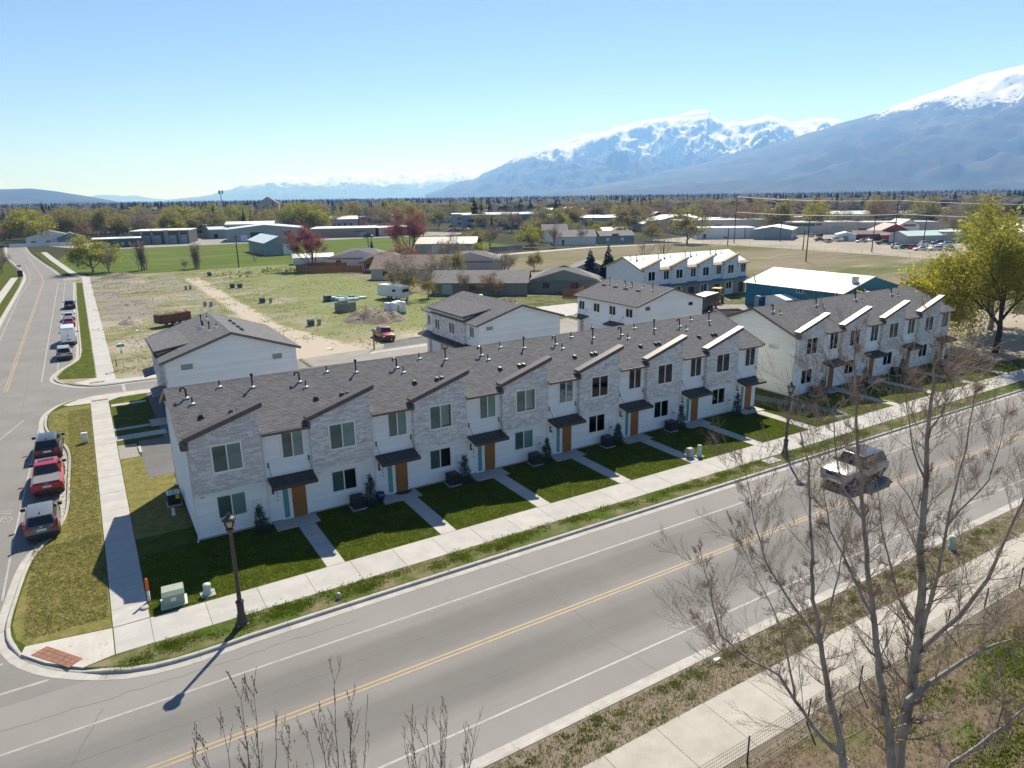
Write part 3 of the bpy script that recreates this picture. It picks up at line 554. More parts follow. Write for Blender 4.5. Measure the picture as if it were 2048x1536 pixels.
# ---------------------------------------------------------------- townhouse rows
PITCHX=7.09; EZ,RZ8,RY=6.2,8.45,5.25; SL=(RZ8-EZ)/(RY+.46); DEP=10.4
def rowhouse(name,label,x0,y0,n,numbers,budget,style='done',leftwin=False,seed=1,sid='siding'):
    t=thing(name,label,'building',(x0,y0,0)); Wd=n*PITCHX-.02*0; wrap=style=='wrap'
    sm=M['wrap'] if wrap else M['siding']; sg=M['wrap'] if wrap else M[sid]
    wl=MB(); holes=[]
    for i in range(n):
        a=i*PITCHX; holes+=[(a+5.29,a+6.75,4.15,5.94),(a+1.16,a+2.94,1.08,2.66),(a+4.95,a+6.6,0,2.3)]
    siding(wl,(0,0),(1,0),(0,-1),.15 if not wrap else 0,6.05,width=Wd,holes=holes,proud=.05 if not wrap else .001)
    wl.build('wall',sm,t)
    gl=MB(); gr=lambda z:(0,DEP) if z<6.3 else ((z-6.2)/SL*.96,DEP-(z-6.2)/SL*.96)
    lh=[(1.9,3.1,4.55,5.0)] if leftwin else []
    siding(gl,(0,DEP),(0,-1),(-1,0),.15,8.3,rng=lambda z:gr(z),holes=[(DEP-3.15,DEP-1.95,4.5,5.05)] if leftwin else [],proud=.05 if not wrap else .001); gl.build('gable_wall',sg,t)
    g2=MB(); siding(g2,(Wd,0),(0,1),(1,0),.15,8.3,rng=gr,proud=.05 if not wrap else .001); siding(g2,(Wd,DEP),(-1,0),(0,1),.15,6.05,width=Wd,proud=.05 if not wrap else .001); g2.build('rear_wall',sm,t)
    fd=MB(); fd.box(.01,.01,-.1,Wd-.01,DEP-.01,.16); fd.build('foundation',M['concrete'],t)
    if leftwin: window(t,0,0,1.2,.55,face=(-1,0),slider=False,pos=(-.02,3.15,4.5),fw=.07)
    # roof
    rf=MB(); ov=.35; mshg=M['underlay'] if wrap else M['shingle']
    if wrap:
        z1=EZ+.9*SL; [shingles(rf,(i*PITCHX+4.1,-.46,EZ),((i+1)*PITCHX+.03+(ov if i==n-1 else 0),-.46,EZ),(i*PITCHX+4.1,.44,z1),((i+1)*PITCHX+.03+(ov if i==n-1 else 0),.44,z1),course=.9,lift=.005,mi=1) for i in range(n)]; shingles(rf,(-ov,.1,EZ+.56*SL),(Wd+ov,.1,EZ+.56*SL),(-ov,.44,z1),(Wd+ov,.44,z1),course=.9,lift=.004,mi=1); shingles(rf,(-ov,.44,z1),(Wd+ov,.44,z1),(-ov,RY,RZ8),(Wd+ov,RY,RZ8),course=.9,lift=.006)
    else:
        yc=.1; zc=EZ+(yc+.46)*SL; shingles(rf,(-ov,yc,zc),(Wd+ov,yc,zc),(-ov,RY,RZ8),(Wd+ov,RY,RZ8),course=.142)
        for i in range(n): shingles(rf,(i*PITCHX+4.1,-.46,EZ),((i+1)*PITCHX+.03+(ov if i==n-1 else 0),-.46,EZ),(i*PITCHX+4.1,yc,zc),((i+1)*PITCHX+.03+(ov if i==n-1 else 0),yc,zc),course=.142)
        shingles(rf,(-ov,-.46,EZ),(.03,-.46,EZ),(-ov,yc,zc),(.03,yc,zc),course=.142)
    shingles(rf,(Wd+ov,2*RY+.46,EZ),(-ov,2*RY+.46,EZ),(Wd+ov,RY,RZ8),(-ov,RY,RZ8),course=.5)
    roof=rf.build('roof',[mshg,M['osb']] if wrap else mshg,t)
    if not wrap:
        rc=MB(); k=int((Wd+2*ov)/.3)
        for i in range(k): rc.hexa([(-ov+i*.3,RY-.16,RZ8-.06),(-ov+i*.3+.31,RY-.16,RZ8-.05),(-ov+i*.3+.31,RY+.16,RZ8-.05),(-ov+i*.3,RY+.16,RZ8-.06),(-ov+i*.3,RY-.02,RZ8+.02),(-ov+i*.3+.31,RY-.02,RZ8+.03),(-ov+i*.3+.31,RY+.02,RZ8+.03),(-ov+i*.3,RY+.02,RZ8+.02)])
        rc.build('ridge_cap',M['shingle'],roof)
    fm=M['osb'] if wrap else M['brown_metal']
    for xe in (-ov-.02,Wd+ov+.02):
        for ye in (-.46,2*RY+.46): fa=MB(); fa.bar((xe,ye,EZ-.09),(xe,RY,RZ8-.09),.05,.24); fa.build('rake_board',fm,roof)
    st=3.0; cnt=0; rest=MB()
    for i in range(n):
        a=i*PITCHX; zt=lambda x,a=a: 6.56+(x-a)*(1.32/4.05)
        b=MB(); yb=-.29; zl,zr=zt(a+.04),zt(a+4.09)
        # body of the projecting upper bay
        hx0,hx1,hz0,hz1=a+1.2,a+2.96,4.2,5.96; yk=.14
        fr=lambda p,q,r_,s_: b.face([(p,yb,r_),(q,yb,r_),(q,yb,s_ if isinstance(s_,float) else zt(q)),(p,yb,s_ if isinstance(s_,float) else zt(p))])
        fr(a+.04,hx0,st,None); fr(hx1,a+4.09,st,None); fr(hx0,hx1,st,hz0); fr(hx0,hx1,hz1,None)
        b.face([(a+.04,yb,st),(a+.04,yk,st),(a+4.09,yk,st),(a+4.09,yb,st)]); b.face([(a+.04,yk,st),(a+.04,yb,st),(a+.04,yb,zl),(a+.04,yk,zl)]); b.face([(a+4.09,yb,st),(a+4.09,yk,st),(a+4.09,yk,zr),(a+4.09,yb,zr)])
        b.face([(a+4.09,yk,EZ-.2),(a+.04,yk,EZ-.2),(a+.04,yk,zl),(a+4.09,yk,zr)]); b.face([(a+.04,yb,zl),(a+4.09,yb,zr),(a+4.09,yk,zr),(a+.04,yk,zl)])
        bay=b.build('bay_wall',sm if wrap else M['mortar'],t)
        hole=(a+1.17,a+3.0,4.17,6.0)
        if not wrap:
            m_,rs=veneer(bay,a+.05,a+4.08,st+.02,zt,yb,hole,cnt,budget,seed=seed*50+i); cnt+=m_
            k=len(rest.v); rest.v+=rs.v; rest.f+=[tuple(q+k for q in f) for f in rs.f]; rest.m+=rs.m
            # stone returns on the two sides
            zz=st+.02; r=random.Random(i)
            while zz<6.3:
                for sx in (a+.04,a+4.09):
                    d=r.uniform(.02,.04)*(1 if sx>a+1 else -1); cut=yb+r.choice((.14,.2,.29)); q=sx+d
                    for ya,yb2 in ((yb-.03,cut-.005),(cut+.005,.02)):
                        if yb2-ya>.05: rest.box(min(sx,q),ya,zz,max(sx,q),yb2,zz+.13)
                zz+=.142
            tr=MB(); tr.box(a+.02,yb-.05,st-.06,a+4.11,.05,st+.01); tr.build('trim',M['white_trim'],bay)
        else:
            pr=MB(); r=random.Random(i+9); zz=3.2
            while zz<zr-.2:
                xx=a+.2
                while xx<a+3.8:
                    w=r.uniform(.25,.5)
                    if zz+.2<zt(xx) and not(hole[0]-.4<xx<hole[1]+.1 and hole[2]-.2<zz<hole[3]+.1):
                        pr.face([(xx,yb-.004,zz),(xx+w,yb-.004,zz),(xx+w,yb-.004,zz+.07),(xx,yb-.004,zz+.07)],r.choice((0,0,1)))
                    xx+=r.uniform(.7,1.1)
                zz+=.55
            tag(pr.build('housewrap_print',[M['print_black'],M['print_red']],bay),kind='stuff')
        # shingled cricket behind the raised parapet, and its metal cap
        dr=MB(); zm=lambda y: EZ+(y+.46)*SL; ya=.13; xp=a+2.1; yp=1.35; A=(a+.9,ya,zm(ya)+.02); B=(a+3.4,ya,zm(ya)+.02); C=(xp,ya,zm(yp)+.02); D=(xp,yp,zm(yp)+.02)
        shingles(dr,A,C,D,D,course=.2,lift=.012); shingles(dr,C,B,D,D,course=.2,lift=.012); dr.build('cricket',mshg if not wrap else M['underlay'],roof)
        z0_,z1_=zt(a-.17),zt(a+4.36); cp=MB()
        for (ya,yb2,zo0,zo1) in ((-.46,-.3,-.1,.2),(-.3,.2,.02,.2)):
            cp.hexa([(a-.17,ya,z0_+zo0),(a+4.36,ya,z1_+zo0),(a+4.36,yb2,z1_+zo0),(a-.17,yb2,z0_+zo0),(a-.17,ya,z0_+zo1),(a+4.36,ya,z1_+zo1),(a+4.36,yb2,z1_+zo1),(a-.17,yb2,z0_+zo1)])
        cp.build('bay_cap',fm,roof)
        gt=MB(); gt.box(a+4.12,-.6,EZ-.18,a+PITCHX-.12,-.47,EZ-.02); gt.build('gutter',fm,roof); gt=MB(); gt.box(a-.34 if i==0 else a-.14,-.58,EZ-.2,a+.02,-.1,EZ+.2); gt.build('eave_return',fm,roof)
        sf=MB(); sf.box(a+4.12,-.46,EZ-.12,a+PITCHX-.02,.03,EZ-.07); sf.build('soffit',M['white_trim'] if not wrap else M['osb'],roof)
        rr=random.Random(seed*31+i); opt=[('grey','pale'),('grey','pale'),('grey',None),(None,None),('grey','grey')]
        pick=lambda: opt[rr.choice((0,0,0,1,2,4))]
        window(t,a+1.18,4.18,1.8,1.8,yb,blinds=pick()); window(t,a+5.29,4.15,1.46,1.79,-.01,blinds=pick())
        window(t,a+1.16,1.08,1.78,1.58,-.01,blinds=opt[rr.choice((0,2,3,3))])
        if wrap:
            o=MB(); o.box(a+4.9,.02,0,a+6.7,.3,2.35); o.build('opening',M['interior'],t); continue
        door(t,a+5.66,a+6.56,2.32,-.0,lite=(a+4.95,a+5.62))
        aw=awning(t,a+4.3,a+7.1,0,3.05,2.78,1.25,rods=(a+4.42,a+6.95))
        ls=MB(); ls.box(a+4.46,-.06,2.0,a+4.56,0,2.5); ls.bar((a+4.51,-.05,2.04),(a+4.51,-.22,2.04),.03); ls.bar((a+4.51,-.05,2.4),(a+4.51,-.2,2.4),.03); ls.bar((a+4.51,-.2,2.04),(a+4.51,-.2,2.16),.07); ls.build('wall_lamp',M['dark_paint'],t)
        if numbers:
            hn=bpy.data.objects.new('house_number',None); COL.objects.link(hn); hn.parent=t
            for j,ch in enumerate(numbers[i]): inst('digit',font_mesh(ch,.24,'dark_paint'),hn,(a+4.76,-.035,1.92-j*.26),(R(90),0,0))
        ds=MB(); ds.tube([(a+4.17,-.5,EZ-.1),(a+4.2,-.08,EZ-.5),(a+4.2,-.06,3.2)],.04,6); ds.tube([(a+4.2,-.06,3.3),(a+4.2,-.06,.12),(a+4.2,-.2,.05)],.04,6); ds.build('downspout',M['white_trim'],t)
        mp=MB(); mp.box(a+3.27,-.1,.95,a+3.72,0,1.85); mp.box(a+3.22,-.13,1.85,a+3.77,0,1.9); mp.lathe([(0,-.2),(.1,-.2),(.11,-.1)],12,(a+3.45,0,1.3),'Y',mi=1); mp.lathe([(.06,-.201),(.075,-.205),(.08,-.2)],12,(a+3.45,0,1.3),'Y',mi=2); mp.tube([(a+3.5,-.05,.1),(a+3.5,-.05,.95)],.03,6); mp.tube([(a+3.95,-.06,.3),(a+4.0,-.12,.5),(a+4.1,-.12,.5),(a+4.1,-.05,.4)],.025,6,mi=1)
        mp.build('meter_panel',[M['white_trim'],M['galv'],M['dark_paint']],t)
        dv=MB(); dv.box(a+.32,-.08,2.7,a+.56,0,2.85); dv.build('dryer_vent',M['galv'],t)
        rfz=lambda y: EZ+(y+.46)*SL
        if n==7:
            for kind,dx,dy in (('goose',.75,4.05),('short',.98,3.4),('short',2.85,4.72),('tall',4.8,4.2),('box',1.2,1.98),('box',2.95,1.95),('box',3.35,1.95)): roof_vent(kind,roof,(a+dx,dy,rfz(dy)))
        else:
            for kind,dx,dy in (('goose',1.6,4.3),('short',1.95,3.7),('short',1.3,4.1)): roof_vent(kind,roof,(a+dx,dy,rfz(dy)))
    if wrap:
        tp=MB(); 
        tp.hexa([(-.1,-.5,2.95),(Wd+.4,-.5,2.95),(Wd+.4,.0,3.3),(-.1,.0,3.3),(-.1,-.52,3.1),(Wd+.4,-.52,3.1),(Wd+.4,.0,3.42),(-.1,0,3.42)]); tp.build('tarp',M['tarp_blue'],t)
        lb=MB(); siding(lb,(0,-.006),(1,0),(0,-1),0,2.95,width=Wd,holes=[(i*PITCHX+4.9,i*PITCHX+6.7,0,2.35) for i in range(n)]+[(i*PITCHX+1.0,i*PITCHX+3.4,0,2.3) for i in range(n)],proud=.001,lap=3); lb.build('sheathing',M['osb'],t)
        rv=lambda y: EZ+(y+.46)*SL
        for i in range(n):
            for kind,dx,dy in (('goose',.8,4.2),('tall',2.0,4.0),('short',3.6,3.9),('box',1.6,3.4)): roof_vent(kind,roof,(i*PITCHX+dx,dy,rv(dy)))
    else:
        if len(rest.f): tag(rest.build('stone_veneer',M['stone'],t),kind='stuff')
        cs=MB()
        for xx in (-.02,Wd+.02-.1): cs.box(xx,-.03,.12,xx+.1,.07,6.05)
        cs.build('corner_board',M['white_trim'],t)
        ds=MB(); ds.tube([(-.06,-.2,EZ-.2),(-.06,-.02,EZ-.6),(-.06,-.02,.2),(-.14,-.28,.06)],.045,6); ds.tube([(-.06,DEP,EZ-.3),(-.06,DEP,.2),(-.2,DEP+.1,.06)],.045,6); ds.build('downspout',M['white_trim'],t)
    return t
mat('wrap',(.62,.66,.72),(.7,.73,.78),scale=1.5,rough=.6); mat('underlay',(.62,.63,.64),(.75,.75,.75),scale=2.5,rough=.6); mat('osb',(.42,.33,.22),(.34,.26,.17),scale=8,rough=.85); mat('print_black',(.06,.06,.09),rough=.6); mat('print_red',(.55,.09,.13),rough=.6); mat('tarp_blue',(.02,.16,.4),(.015,.11,.3),scale=3,rough=.4)
rowhouse('townhouse_row','long seven unit white townhouse row with stone bays and dark roof','' or 3.66,42.66,7,['239','237','235','233','231','229','227'],300,seed=1)
rowhouse('townhouse_row','four unit white townhouse row with stone bays behind the bare trees',58.9,42.66,4,None,0,leftwin=True,seed=2,sid='siding_bounce_lit')
rowhouse('unfinished_townhouse','unfinished townhouse row in white housewrap with a white underlay roof',88.1,97.7,4,None,0,style='wrap',seed=3)
# ---------------------------------------------------------------- detached fourplexes (ridge runs away from the camera, near gable at local x=L)
def plex(label,xf,yfar,L,D,ez,rz,front,gable,bump=None,aw=(),doors=(),vents=(),number=0):
    t=thing('fourplex',label,'building',(xf,yfar,0),R(-90)); sl=(rz-ez)/(D/2+.45); hb=lambda l:[(a,b,c,d) for a,b,c,d in l]
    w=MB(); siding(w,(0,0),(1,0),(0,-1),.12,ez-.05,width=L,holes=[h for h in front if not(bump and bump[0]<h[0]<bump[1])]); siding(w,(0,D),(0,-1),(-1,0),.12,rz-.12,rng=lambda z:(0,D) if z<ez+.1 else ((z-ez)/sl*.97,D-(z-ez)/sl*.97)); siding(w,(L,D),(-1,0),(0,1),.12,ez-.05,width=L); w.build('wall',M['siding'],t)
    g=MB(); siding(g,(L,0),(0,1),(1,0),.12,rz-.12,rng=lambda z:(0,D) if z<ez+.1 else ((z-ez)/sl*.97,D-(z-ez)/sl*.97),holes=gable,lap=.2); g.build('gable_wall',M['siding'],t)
    fd=MB(); fd.box(.01,.01,-.1,L-.01,D-.01,.14); fd.build('foundation',M['concrete'],t)
    for a,b,c,d in gable: window(t,0,0,b-a,d-c,face=(1,0),slider=False,pos=(L+.02,a,c),fw=.12,blinds=('grey',))
    rf=MB(); ov=.38; shingles(rf,(-ov,-.45,ez),(L+ov,-.45,ez),(-ov,D/2,rz),(L+ov,D/2,rz),course=.2,lift=.02); shingles(rf,(L+ov,D+.45,ez),(-ov,D+.45,ez),(L+ov,D/2,rz),(-ov,D/2,rz),course=.2,lift=.02)
    rc=MB(); rc.hexa([(-ov,D/2-.16,rz-.05),(L+ov,D/2-.16,rz-.05),(L+ov,D/2+.16,rz-.05),(-ov,D/2+.16,rz-.05),(-ov,D/2-.02,rz+.03),(L+ov,D/2-.02,rz+.03),(L+ov,D/2+.02,rz+.03),(-ov,D/2+.02,rz+.03)])
    roof=rf.build('roof',M['shingle'],t); rc.build('ridge_cap',M['shingle'],roof)
    for xe in (-ov-.02,L+ov+.02):
        for ye in (-.46,D+.46): fa=MB(); fa.bar((xe,ye,ez-.09),(xe,D/2,rz-.09),.05,.24); fa.build('rake_board',M['brown_metal'],roof)
    gt=MB(); gt.box(-ov,-.58,ez-.16,L+ov,-.46,ez-.01); gt.build('gutter',M['brown_metal'],roof)
    if bump:
        a,b,zt=bump; bm=MB(); bm.box(a,-.3,2.95,b,.05,zt-.15); bw=bm.build('bay_wall',M['mortar'],t); rest=MB(); hs=[h for h in front if a<h[0]<b]
        z=3.0; r=random.Random(int(xf*7))
        while z<zt-.2:
            x=a
            while x<b-.05:
                wd=r.uniform(.25,.6); e=min(x+wd,b); 
                if b-e<.1: e=b
                mid=(x+e)/2
                if not any(h[0]-.02<mid<h[1]+.02 and h[2]-.05<z+.07<h[3] for h in hs): rest.box(x+.006,-.3-r.uniform(.02,.05),z,e-.006,-.3,z+.125)
                x=e
            for sx in (a,b): rest.box(sx-.03 if sx==a else sx,-.32,z,sx if sx==a else sx+.03,.02,z+.125)
            z+=.14
        tag(rest.build('stone_veneer',M['stone'],bw),kind='stuff')
        br=MB(); yi=((zt+.15*.6)-(ez+.45*sl))/(sl-.15); shingles(br,(a-.35,-.6,zt),(b+.35,-.6,zt),(a-.35,yi,zt+.15*(yi+.6)),(b+.35,yi,zt+.15*(yi+.6)),course=.2,lift=.02); br.build('bay_roof',M['shingle'],roof)
        ff=MB(); ff.bar((a-.35,-.62,zt-.09),(b+.35,-.62,zt-.09),.05,.24)
        for xe in (a-.36,b+.36): ff.hexa([(xe-.03,-.6,zt-.22),(xe+.03,-.6,zt-.22),(xe+.03,yi,zt+.1*(yi+.6)-.02),(xe-.03,yi,zt+.1*(yi+.6)-.02),(xe-.03,-.6,zt),(xe+.03,-.6,zt),(xe+.03,yi,zt+.15*(yi+.6)),(xe-.03,yi,zt+.15*(yi+.6))])
        ff.build('bay_cap',M['brown_metal'],roof)
        sd=MB()
        for xe in (a,b): sd.face([(xe,-.3,ez-.2),(xe,yi,zt+.15*(yi+.6)-.06),(xe,-.3,zt-.05)])
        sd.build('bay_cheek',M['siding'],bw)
    for a,b,c,d in front: window(t,a,c,b-a,d-c,-.32 if bump and bump[0]<a<bump[1] else -.01)
    for a0,a1,rods in aw: awning(t,a0,a1,0,2.95,2.65,1.3,rods=rods,npan=max(3,int((a1-a0)/.6)))
    for a in doors: door(t,a,a+.92,2.2,0)
    cb=MB()
    for xx in (-.02,L-.08): cb.box(xx,-.03,.1,xx+.1,.07,ez-.05)
    cb.build('corner_board',M['white_trim'],t)
    rz_=lambda y: ez+(y+.45)*sl if y<D/2 else rz-(y-D/2)*sl
    for kind,x,y in vents: roof_vent(kind,roof,(x,y,rz_(y)))
    return t
YF=82.1
plex('white fourplex with stone front facing the side street, nearest the parked vans',5.15,82.0,13.4,11.65,5.9,8.05,[(.9,2.0,3.6,5.1),(4.2,5.4,3.6,5.1),(7.2,8.4,3.6,5.1),(11.2,12.3,3.6,5.1)],[(1.1,2.35,4.85,5.6),(9.25,10.4,4.8,5.55)],bump=(2.9,10.4,6.45),aw=((.5,3.6,(.8,3.3)),(9.6,12.9,(9.9,12.5))),doors=(1.6,11),vents=[('tall',4.0,4.6),('goose',5.8,4.4),('goose',6.6,4.4),('tall',9.2,4.6),('short',3.2,5.3),('short',9.0,5.3),('box',4.0,7.4),('box',4.4,7.4),('box',6.0,7.4),('box',6.4,7.4),('box',8.2,7.4),('box',8.6,7.4),('box',10,7.4),('box',10.4,7.4)])
plex('white fourplex with mottled stone front and long dark awning beside the red pickup',37.75,83.4,14.3,11.4,5.75,7.6,[(.5,1.5,3.7,5.15),(3.3,4.8,3.6,5.1),(7.3,8.9,3.7,5.2),(12.1,13.3,3.95,5.3)],[(.85,2.0,4.85,5.5)],bump=(2.4,11.2,6.35),aw=((.0,13.4,(.4,3.0,6.0,9.0,12.0)),),doors=(.7,4.2,5.4,11.5),vents=[('box',9,6.6),('box',10.5,6.6),('short',12,6.4)])
plex('white fourplex with four upper windows and no stone, behind the long row',61.6,82.0,13.2,11.8,5.75,7.65,[(.3,1.7,3.7,5.05),(3.7,5.2,3.75,5.1),(7.2,8.7,3.8,5.15),(10.7,12.2,3.9,5.2)],[(1.05,2.15,4.85,5.6),(8.9,10.0,4.85,5.55)],aw=((-.1,2.6,(.5,2.2)),(7.5,10.5,(8,10.2))),doors=(.6,9),vents=[('tall',1.6,4.6),('short',3.4,4.7),('goose',5.2,4.6),('goose',6.6,4.6),('short',8.8,4.7),('tall',10.8,4.6),('box',1.2,3.7),('box',1.7,3.7),('box',3.8,3.7),('box',4.3,3.7),('box',6.2,3.6),('box',6.7,3.6),('box',8.8,3.6),('box',9.3,3.6)])
# ---------------------------------------------------------------- other buildings
def gb(name,label,cat_,x,y,rz,w,d,h,rise,wallm,roofm,feats=(),ridge='X',over=.4,group=None,extra=None,thick=.12):
    """building with lower left corner of its footprint at x,y, front facing local -y"""
    t=thing(name,label,cat_,(x,y,0),R(rz),group); wl=MB(); 
    for f in (((0,0),(w,0)),((w,0),(w,d)),((w,d),(0,d)),((0,d),(0,0))):
        (a,b),(c,e)=f; wl.face([(a,b,-.2),(c,e,-.2),(c,e,h),(a,b,h)])
    if rise>0:
        if ridge=='X': wl.face([(w,0,h),(w,d,h),(w,d/2,h+rise)]); wl.face([(0,d,h),(0,0,h),(0,d/2,h+rise)])
        else: wl.face([(0,0,h),(w,0,h),(w/2,0,h+rise)]); wl.face([(w,d,h),(0,d,h),(w/2,d,h+rise)])
    wl.build('wall',M[wallm],t); rf=MB(); o=over
    if rise==0:
        rf.box(-.1,-.1,h,w+.1,d+.1,h+.25); rf.box(.2,.2,h+.25,w-.2,d-.2,h+.27)
    elif ridge=='hip':
        k=min(d/2,w/2); q=o*rise/k; e=[(-o,-o,h-q),(w+o,-o,h-q),(w+o,d+o,h-q),(-o,d+o,h-q)]; a,b=(k,d/2,h+rise),(w-k,d/2,h+rise)
        for f in ((e[0],e[1],b,a),(e[2],e[3],a,b),(e[1],e[2],b),(e[3],e[0],a)): rf.face(f); rf.face([(p[0],p[1],p[2]-.12) for p in f])
        for i in range(4): p,q2=e[i],e[(i+1)%4]; rf.face([(p[0],p[1],p[2]-.15),(q2[0],q2[1],q2[2]-.15),q2,p])
    else:
        q=o*rise/((d if ridge=='X' else w)/2)
        S=[[(-o,-o,h-q),(w+o,-o,h-q),(w+o,d/2,h+rise),(-o,d/2,h+rise)],[(w+o,d+o,h-q),(-o,d+o,h-q),(-o,d/2,h+rise),(w+o,d/2,h+rise)]] if ridge=='X' else [[(-o,d+o,h-q),(-o,-o,h-q),(w/2,-o,h+rise),(w/2,d+o,h+rise)],[(w+o,-o,h-q),(w+o,d+o,h-q),(w/2,d+o,h+rise),(w/2,-o,h+rise)]]
        for f in S: rf.hexa([(p[0],p[1],p[2]+.02) for p in f]+[(p[0],p[1],p[2]+thick) for p in f])
    roof=rf.build('roof',M[roofm],t)
    for (face,u,fw,z,fh,m,nm) in feats:
        b=MB(); p=.06
        if face=='S': b.box(u,-p,z,u+fw,.05,z+fh)
        elif face=='N': b.box(u,d-.05,z,u+fw,d+p,z+fh)
        elif face=='W': b.box(-p,u,z,.05,u+fw,z+fh)
        elif face=='E': b.box(w-.05,u,z,w+p,u+fw,z+fh)
        elif face=='T': b.box(u,fw,h+.2,u+1.6,fw+1.6,h+.2+fh)
        b.build(nm,M[m],t)
    return t,roof
def ribbed(name,c1,c2,step=.3,axis=0,rough=.45,metal=.2):
    m=mat(name,c1,c2,scale=.4,rough=rough,metal=metal); N,L,b=nodes_of(m); tc=N.new('ShaderNodeTexCoord'); w=N.new('ShaderNodeTexWave'); w.bands_direction='XY'[axis]; w.inputs['Scale'].default_value=1/step/3.2*1.0; w.inputs['Distortion'].default_value=0; L.new(tc.outputs['Object'],w.inputs[0])
    bp=N.new('ShaderNodeBump'); bp.inputs['Strength'].default_value=.6; bp.inputs['Distance'].default_value=.04; L.new(w.outputs[0],bp.inputs['Height']); L.new(bp.outputs[0],b.inputs['Normal']); return m
mat('blue_steel',(.012,.15,.23),(.016,.18,.27),scale=.6,rough=.45); mat('cream_steel',(.5,.45,.4),(.57,.515,.46),scale=.5,rough=.5); mat('grey_steel',(.3,.33,.33),(.36,.385,.385),scale=.4,rough=.5); mat('bluegrey',(.2,.27,.3),(.24,.31,.34),scale=.4,rough=.55); mat('pale_roof',(.55,.62,.66),(.64,.7,.73),scale=.4,rough=.4); mat('charcoal',(.07,.07,.068),(.095,.095,.09),scale=.5,rough=.7); mat('tan_wall',(.33,.25,.19),(.28,.21,.16),scale=.3,rough=.8); mat('white_roof',(.75,.74,.71),(.82,.81,.78),scale=.3,rough=.6); mat('beige_wall',(.46,.43,.38),(.52,.49,.43),scale=.4,rough=.6); mat('white_wall',(.68,.7,.7),(.74,.75,.75),scale=.4,rough=.7); mat('teal_wall',(.07,.14,.15),(.09,.17,.18),scale=.4,rough=.7); mat('brown_wall',(.11,.055,.04),(.15,.075,.055),scale=.5,rough=.8); mat('red_wall',(.28,.04,.035),(.34,.06,.05),scale=.5,rough=.7); mat('maroon_roof',(.14,.05,.05),(.19,.07,.065),scale=.5,rough=.5); mat('green_roof',(.45,.6,.53),(.52,.66,.6),scale=.4,rough=.45); mat('greengrey',(.17,.19,.17),(.21,.23,.2),scale=.5,rough=.8); mat('roof_brown',(.17,.13,.105),(.22,.17,.14),scale=1.2,rough=.9); mat('roof_grey',(.16,.155,.155),(.21,.2,.2),scale=1.2,rough=.9); mat('door_white',(.72,.76,.8),rough=.5); mat('window_dark',(.02,.03,.035),rough=.1,spec=.7); mat('window_pale',(.3,.42,.42),rough=.15); mat('fence_wood',(.4,.19,.09),(.3,.14,.07),scale=2,rough=.85,rnd=.15); mat('fence_grey',(.23,.21,.185),(.28,.255,.23),scale=2,rough=.9,rnd=.1); mat('brick_far',(.3,.16,.12),(.36,.22,.17),scale=.5,rough=.85)
# blue metal building with standing ribs on walls and roof
t=thing('metal_building','long blue steel building with pale ribbed roof behind the construction site','building',(103,67,0)); w_,d_,h_,rs_=15.6,19.2,4.15,2.1
wl=MB(); wl.box(0,0,-.2,w_,d_,h_); wl.face([(0,-.001,h_),(w_,-.001,h_),(w_/2,-.001,h_+rs_)]); wl.face([(0,d_,h_),(w_/2,d_,h_+rs_),(w_,d_,h_)])
y=.15
while y<d_: wl.box(-.035,y-.03,0,0,y+.03,h_); y+=.32
x=.15
while x<w_: 
    zt=h_+rs_*(1-abs(x-w_/2)/(w_/2)); wl.box(x-.03,-.035,0,x+.03,0,zt); x+=.32
wl.build('wall',M['blue_steel'],t); rf=MB(); o=.4; q=o*rs_/(w_/2)
for s in (0,1):
    xe=-o if s==0 else w_+o; rf.hexa([(xe,-o,h_-q+.02),(xe,d_+o,h_-q+.02),(w_/2,d_+o,h_+rs_+.02),(w_/2,-o,h_+rs_+.02),(xe,-o,h_-q+.1),(xe,d_+o,h_-q+.1),(w_/2,d_+o,h_+rs_+.1),(w_/2,-o,h_+rs_+.1)])
    y=-.2
    while y<d_+o: rf.bar((xe,y,h_-q+.12),(w_/2,y,h_+rs_+.12),.05,.06); y+=.95
roof=rf.build('roof',M['cream_steel'],t)
ch=MB(); ch.box(4.2,.6,h_+.8,4.95,1.35,h_+2.2); ch.box(4.15,.55,h_+2.2,5.0,1.4,h_+2.3); ch.tube([(1.0,18.2,h_),(1.0,18.2,h_+1.7)],.12,8); ch.build('chimney',M['galv'],roof)
for y0,z0 in ((7.3,3.35),(-.1+.2,3.45),(6.6,1.5)): window(t,0,0,1.15,.75,face=(-1,0),slider=True,pos=(-.05,y0+1.15,z0),fw=.06)
gb('metal_shed','low white roofed shed tucked between the townhouses and the blue building','shed',101.5,57.5,0,12,8,3.2,1.0,'blue_steel','white_roof',[('W',2,1,.6,1.4,'window_pale','window')],ridge='Y')
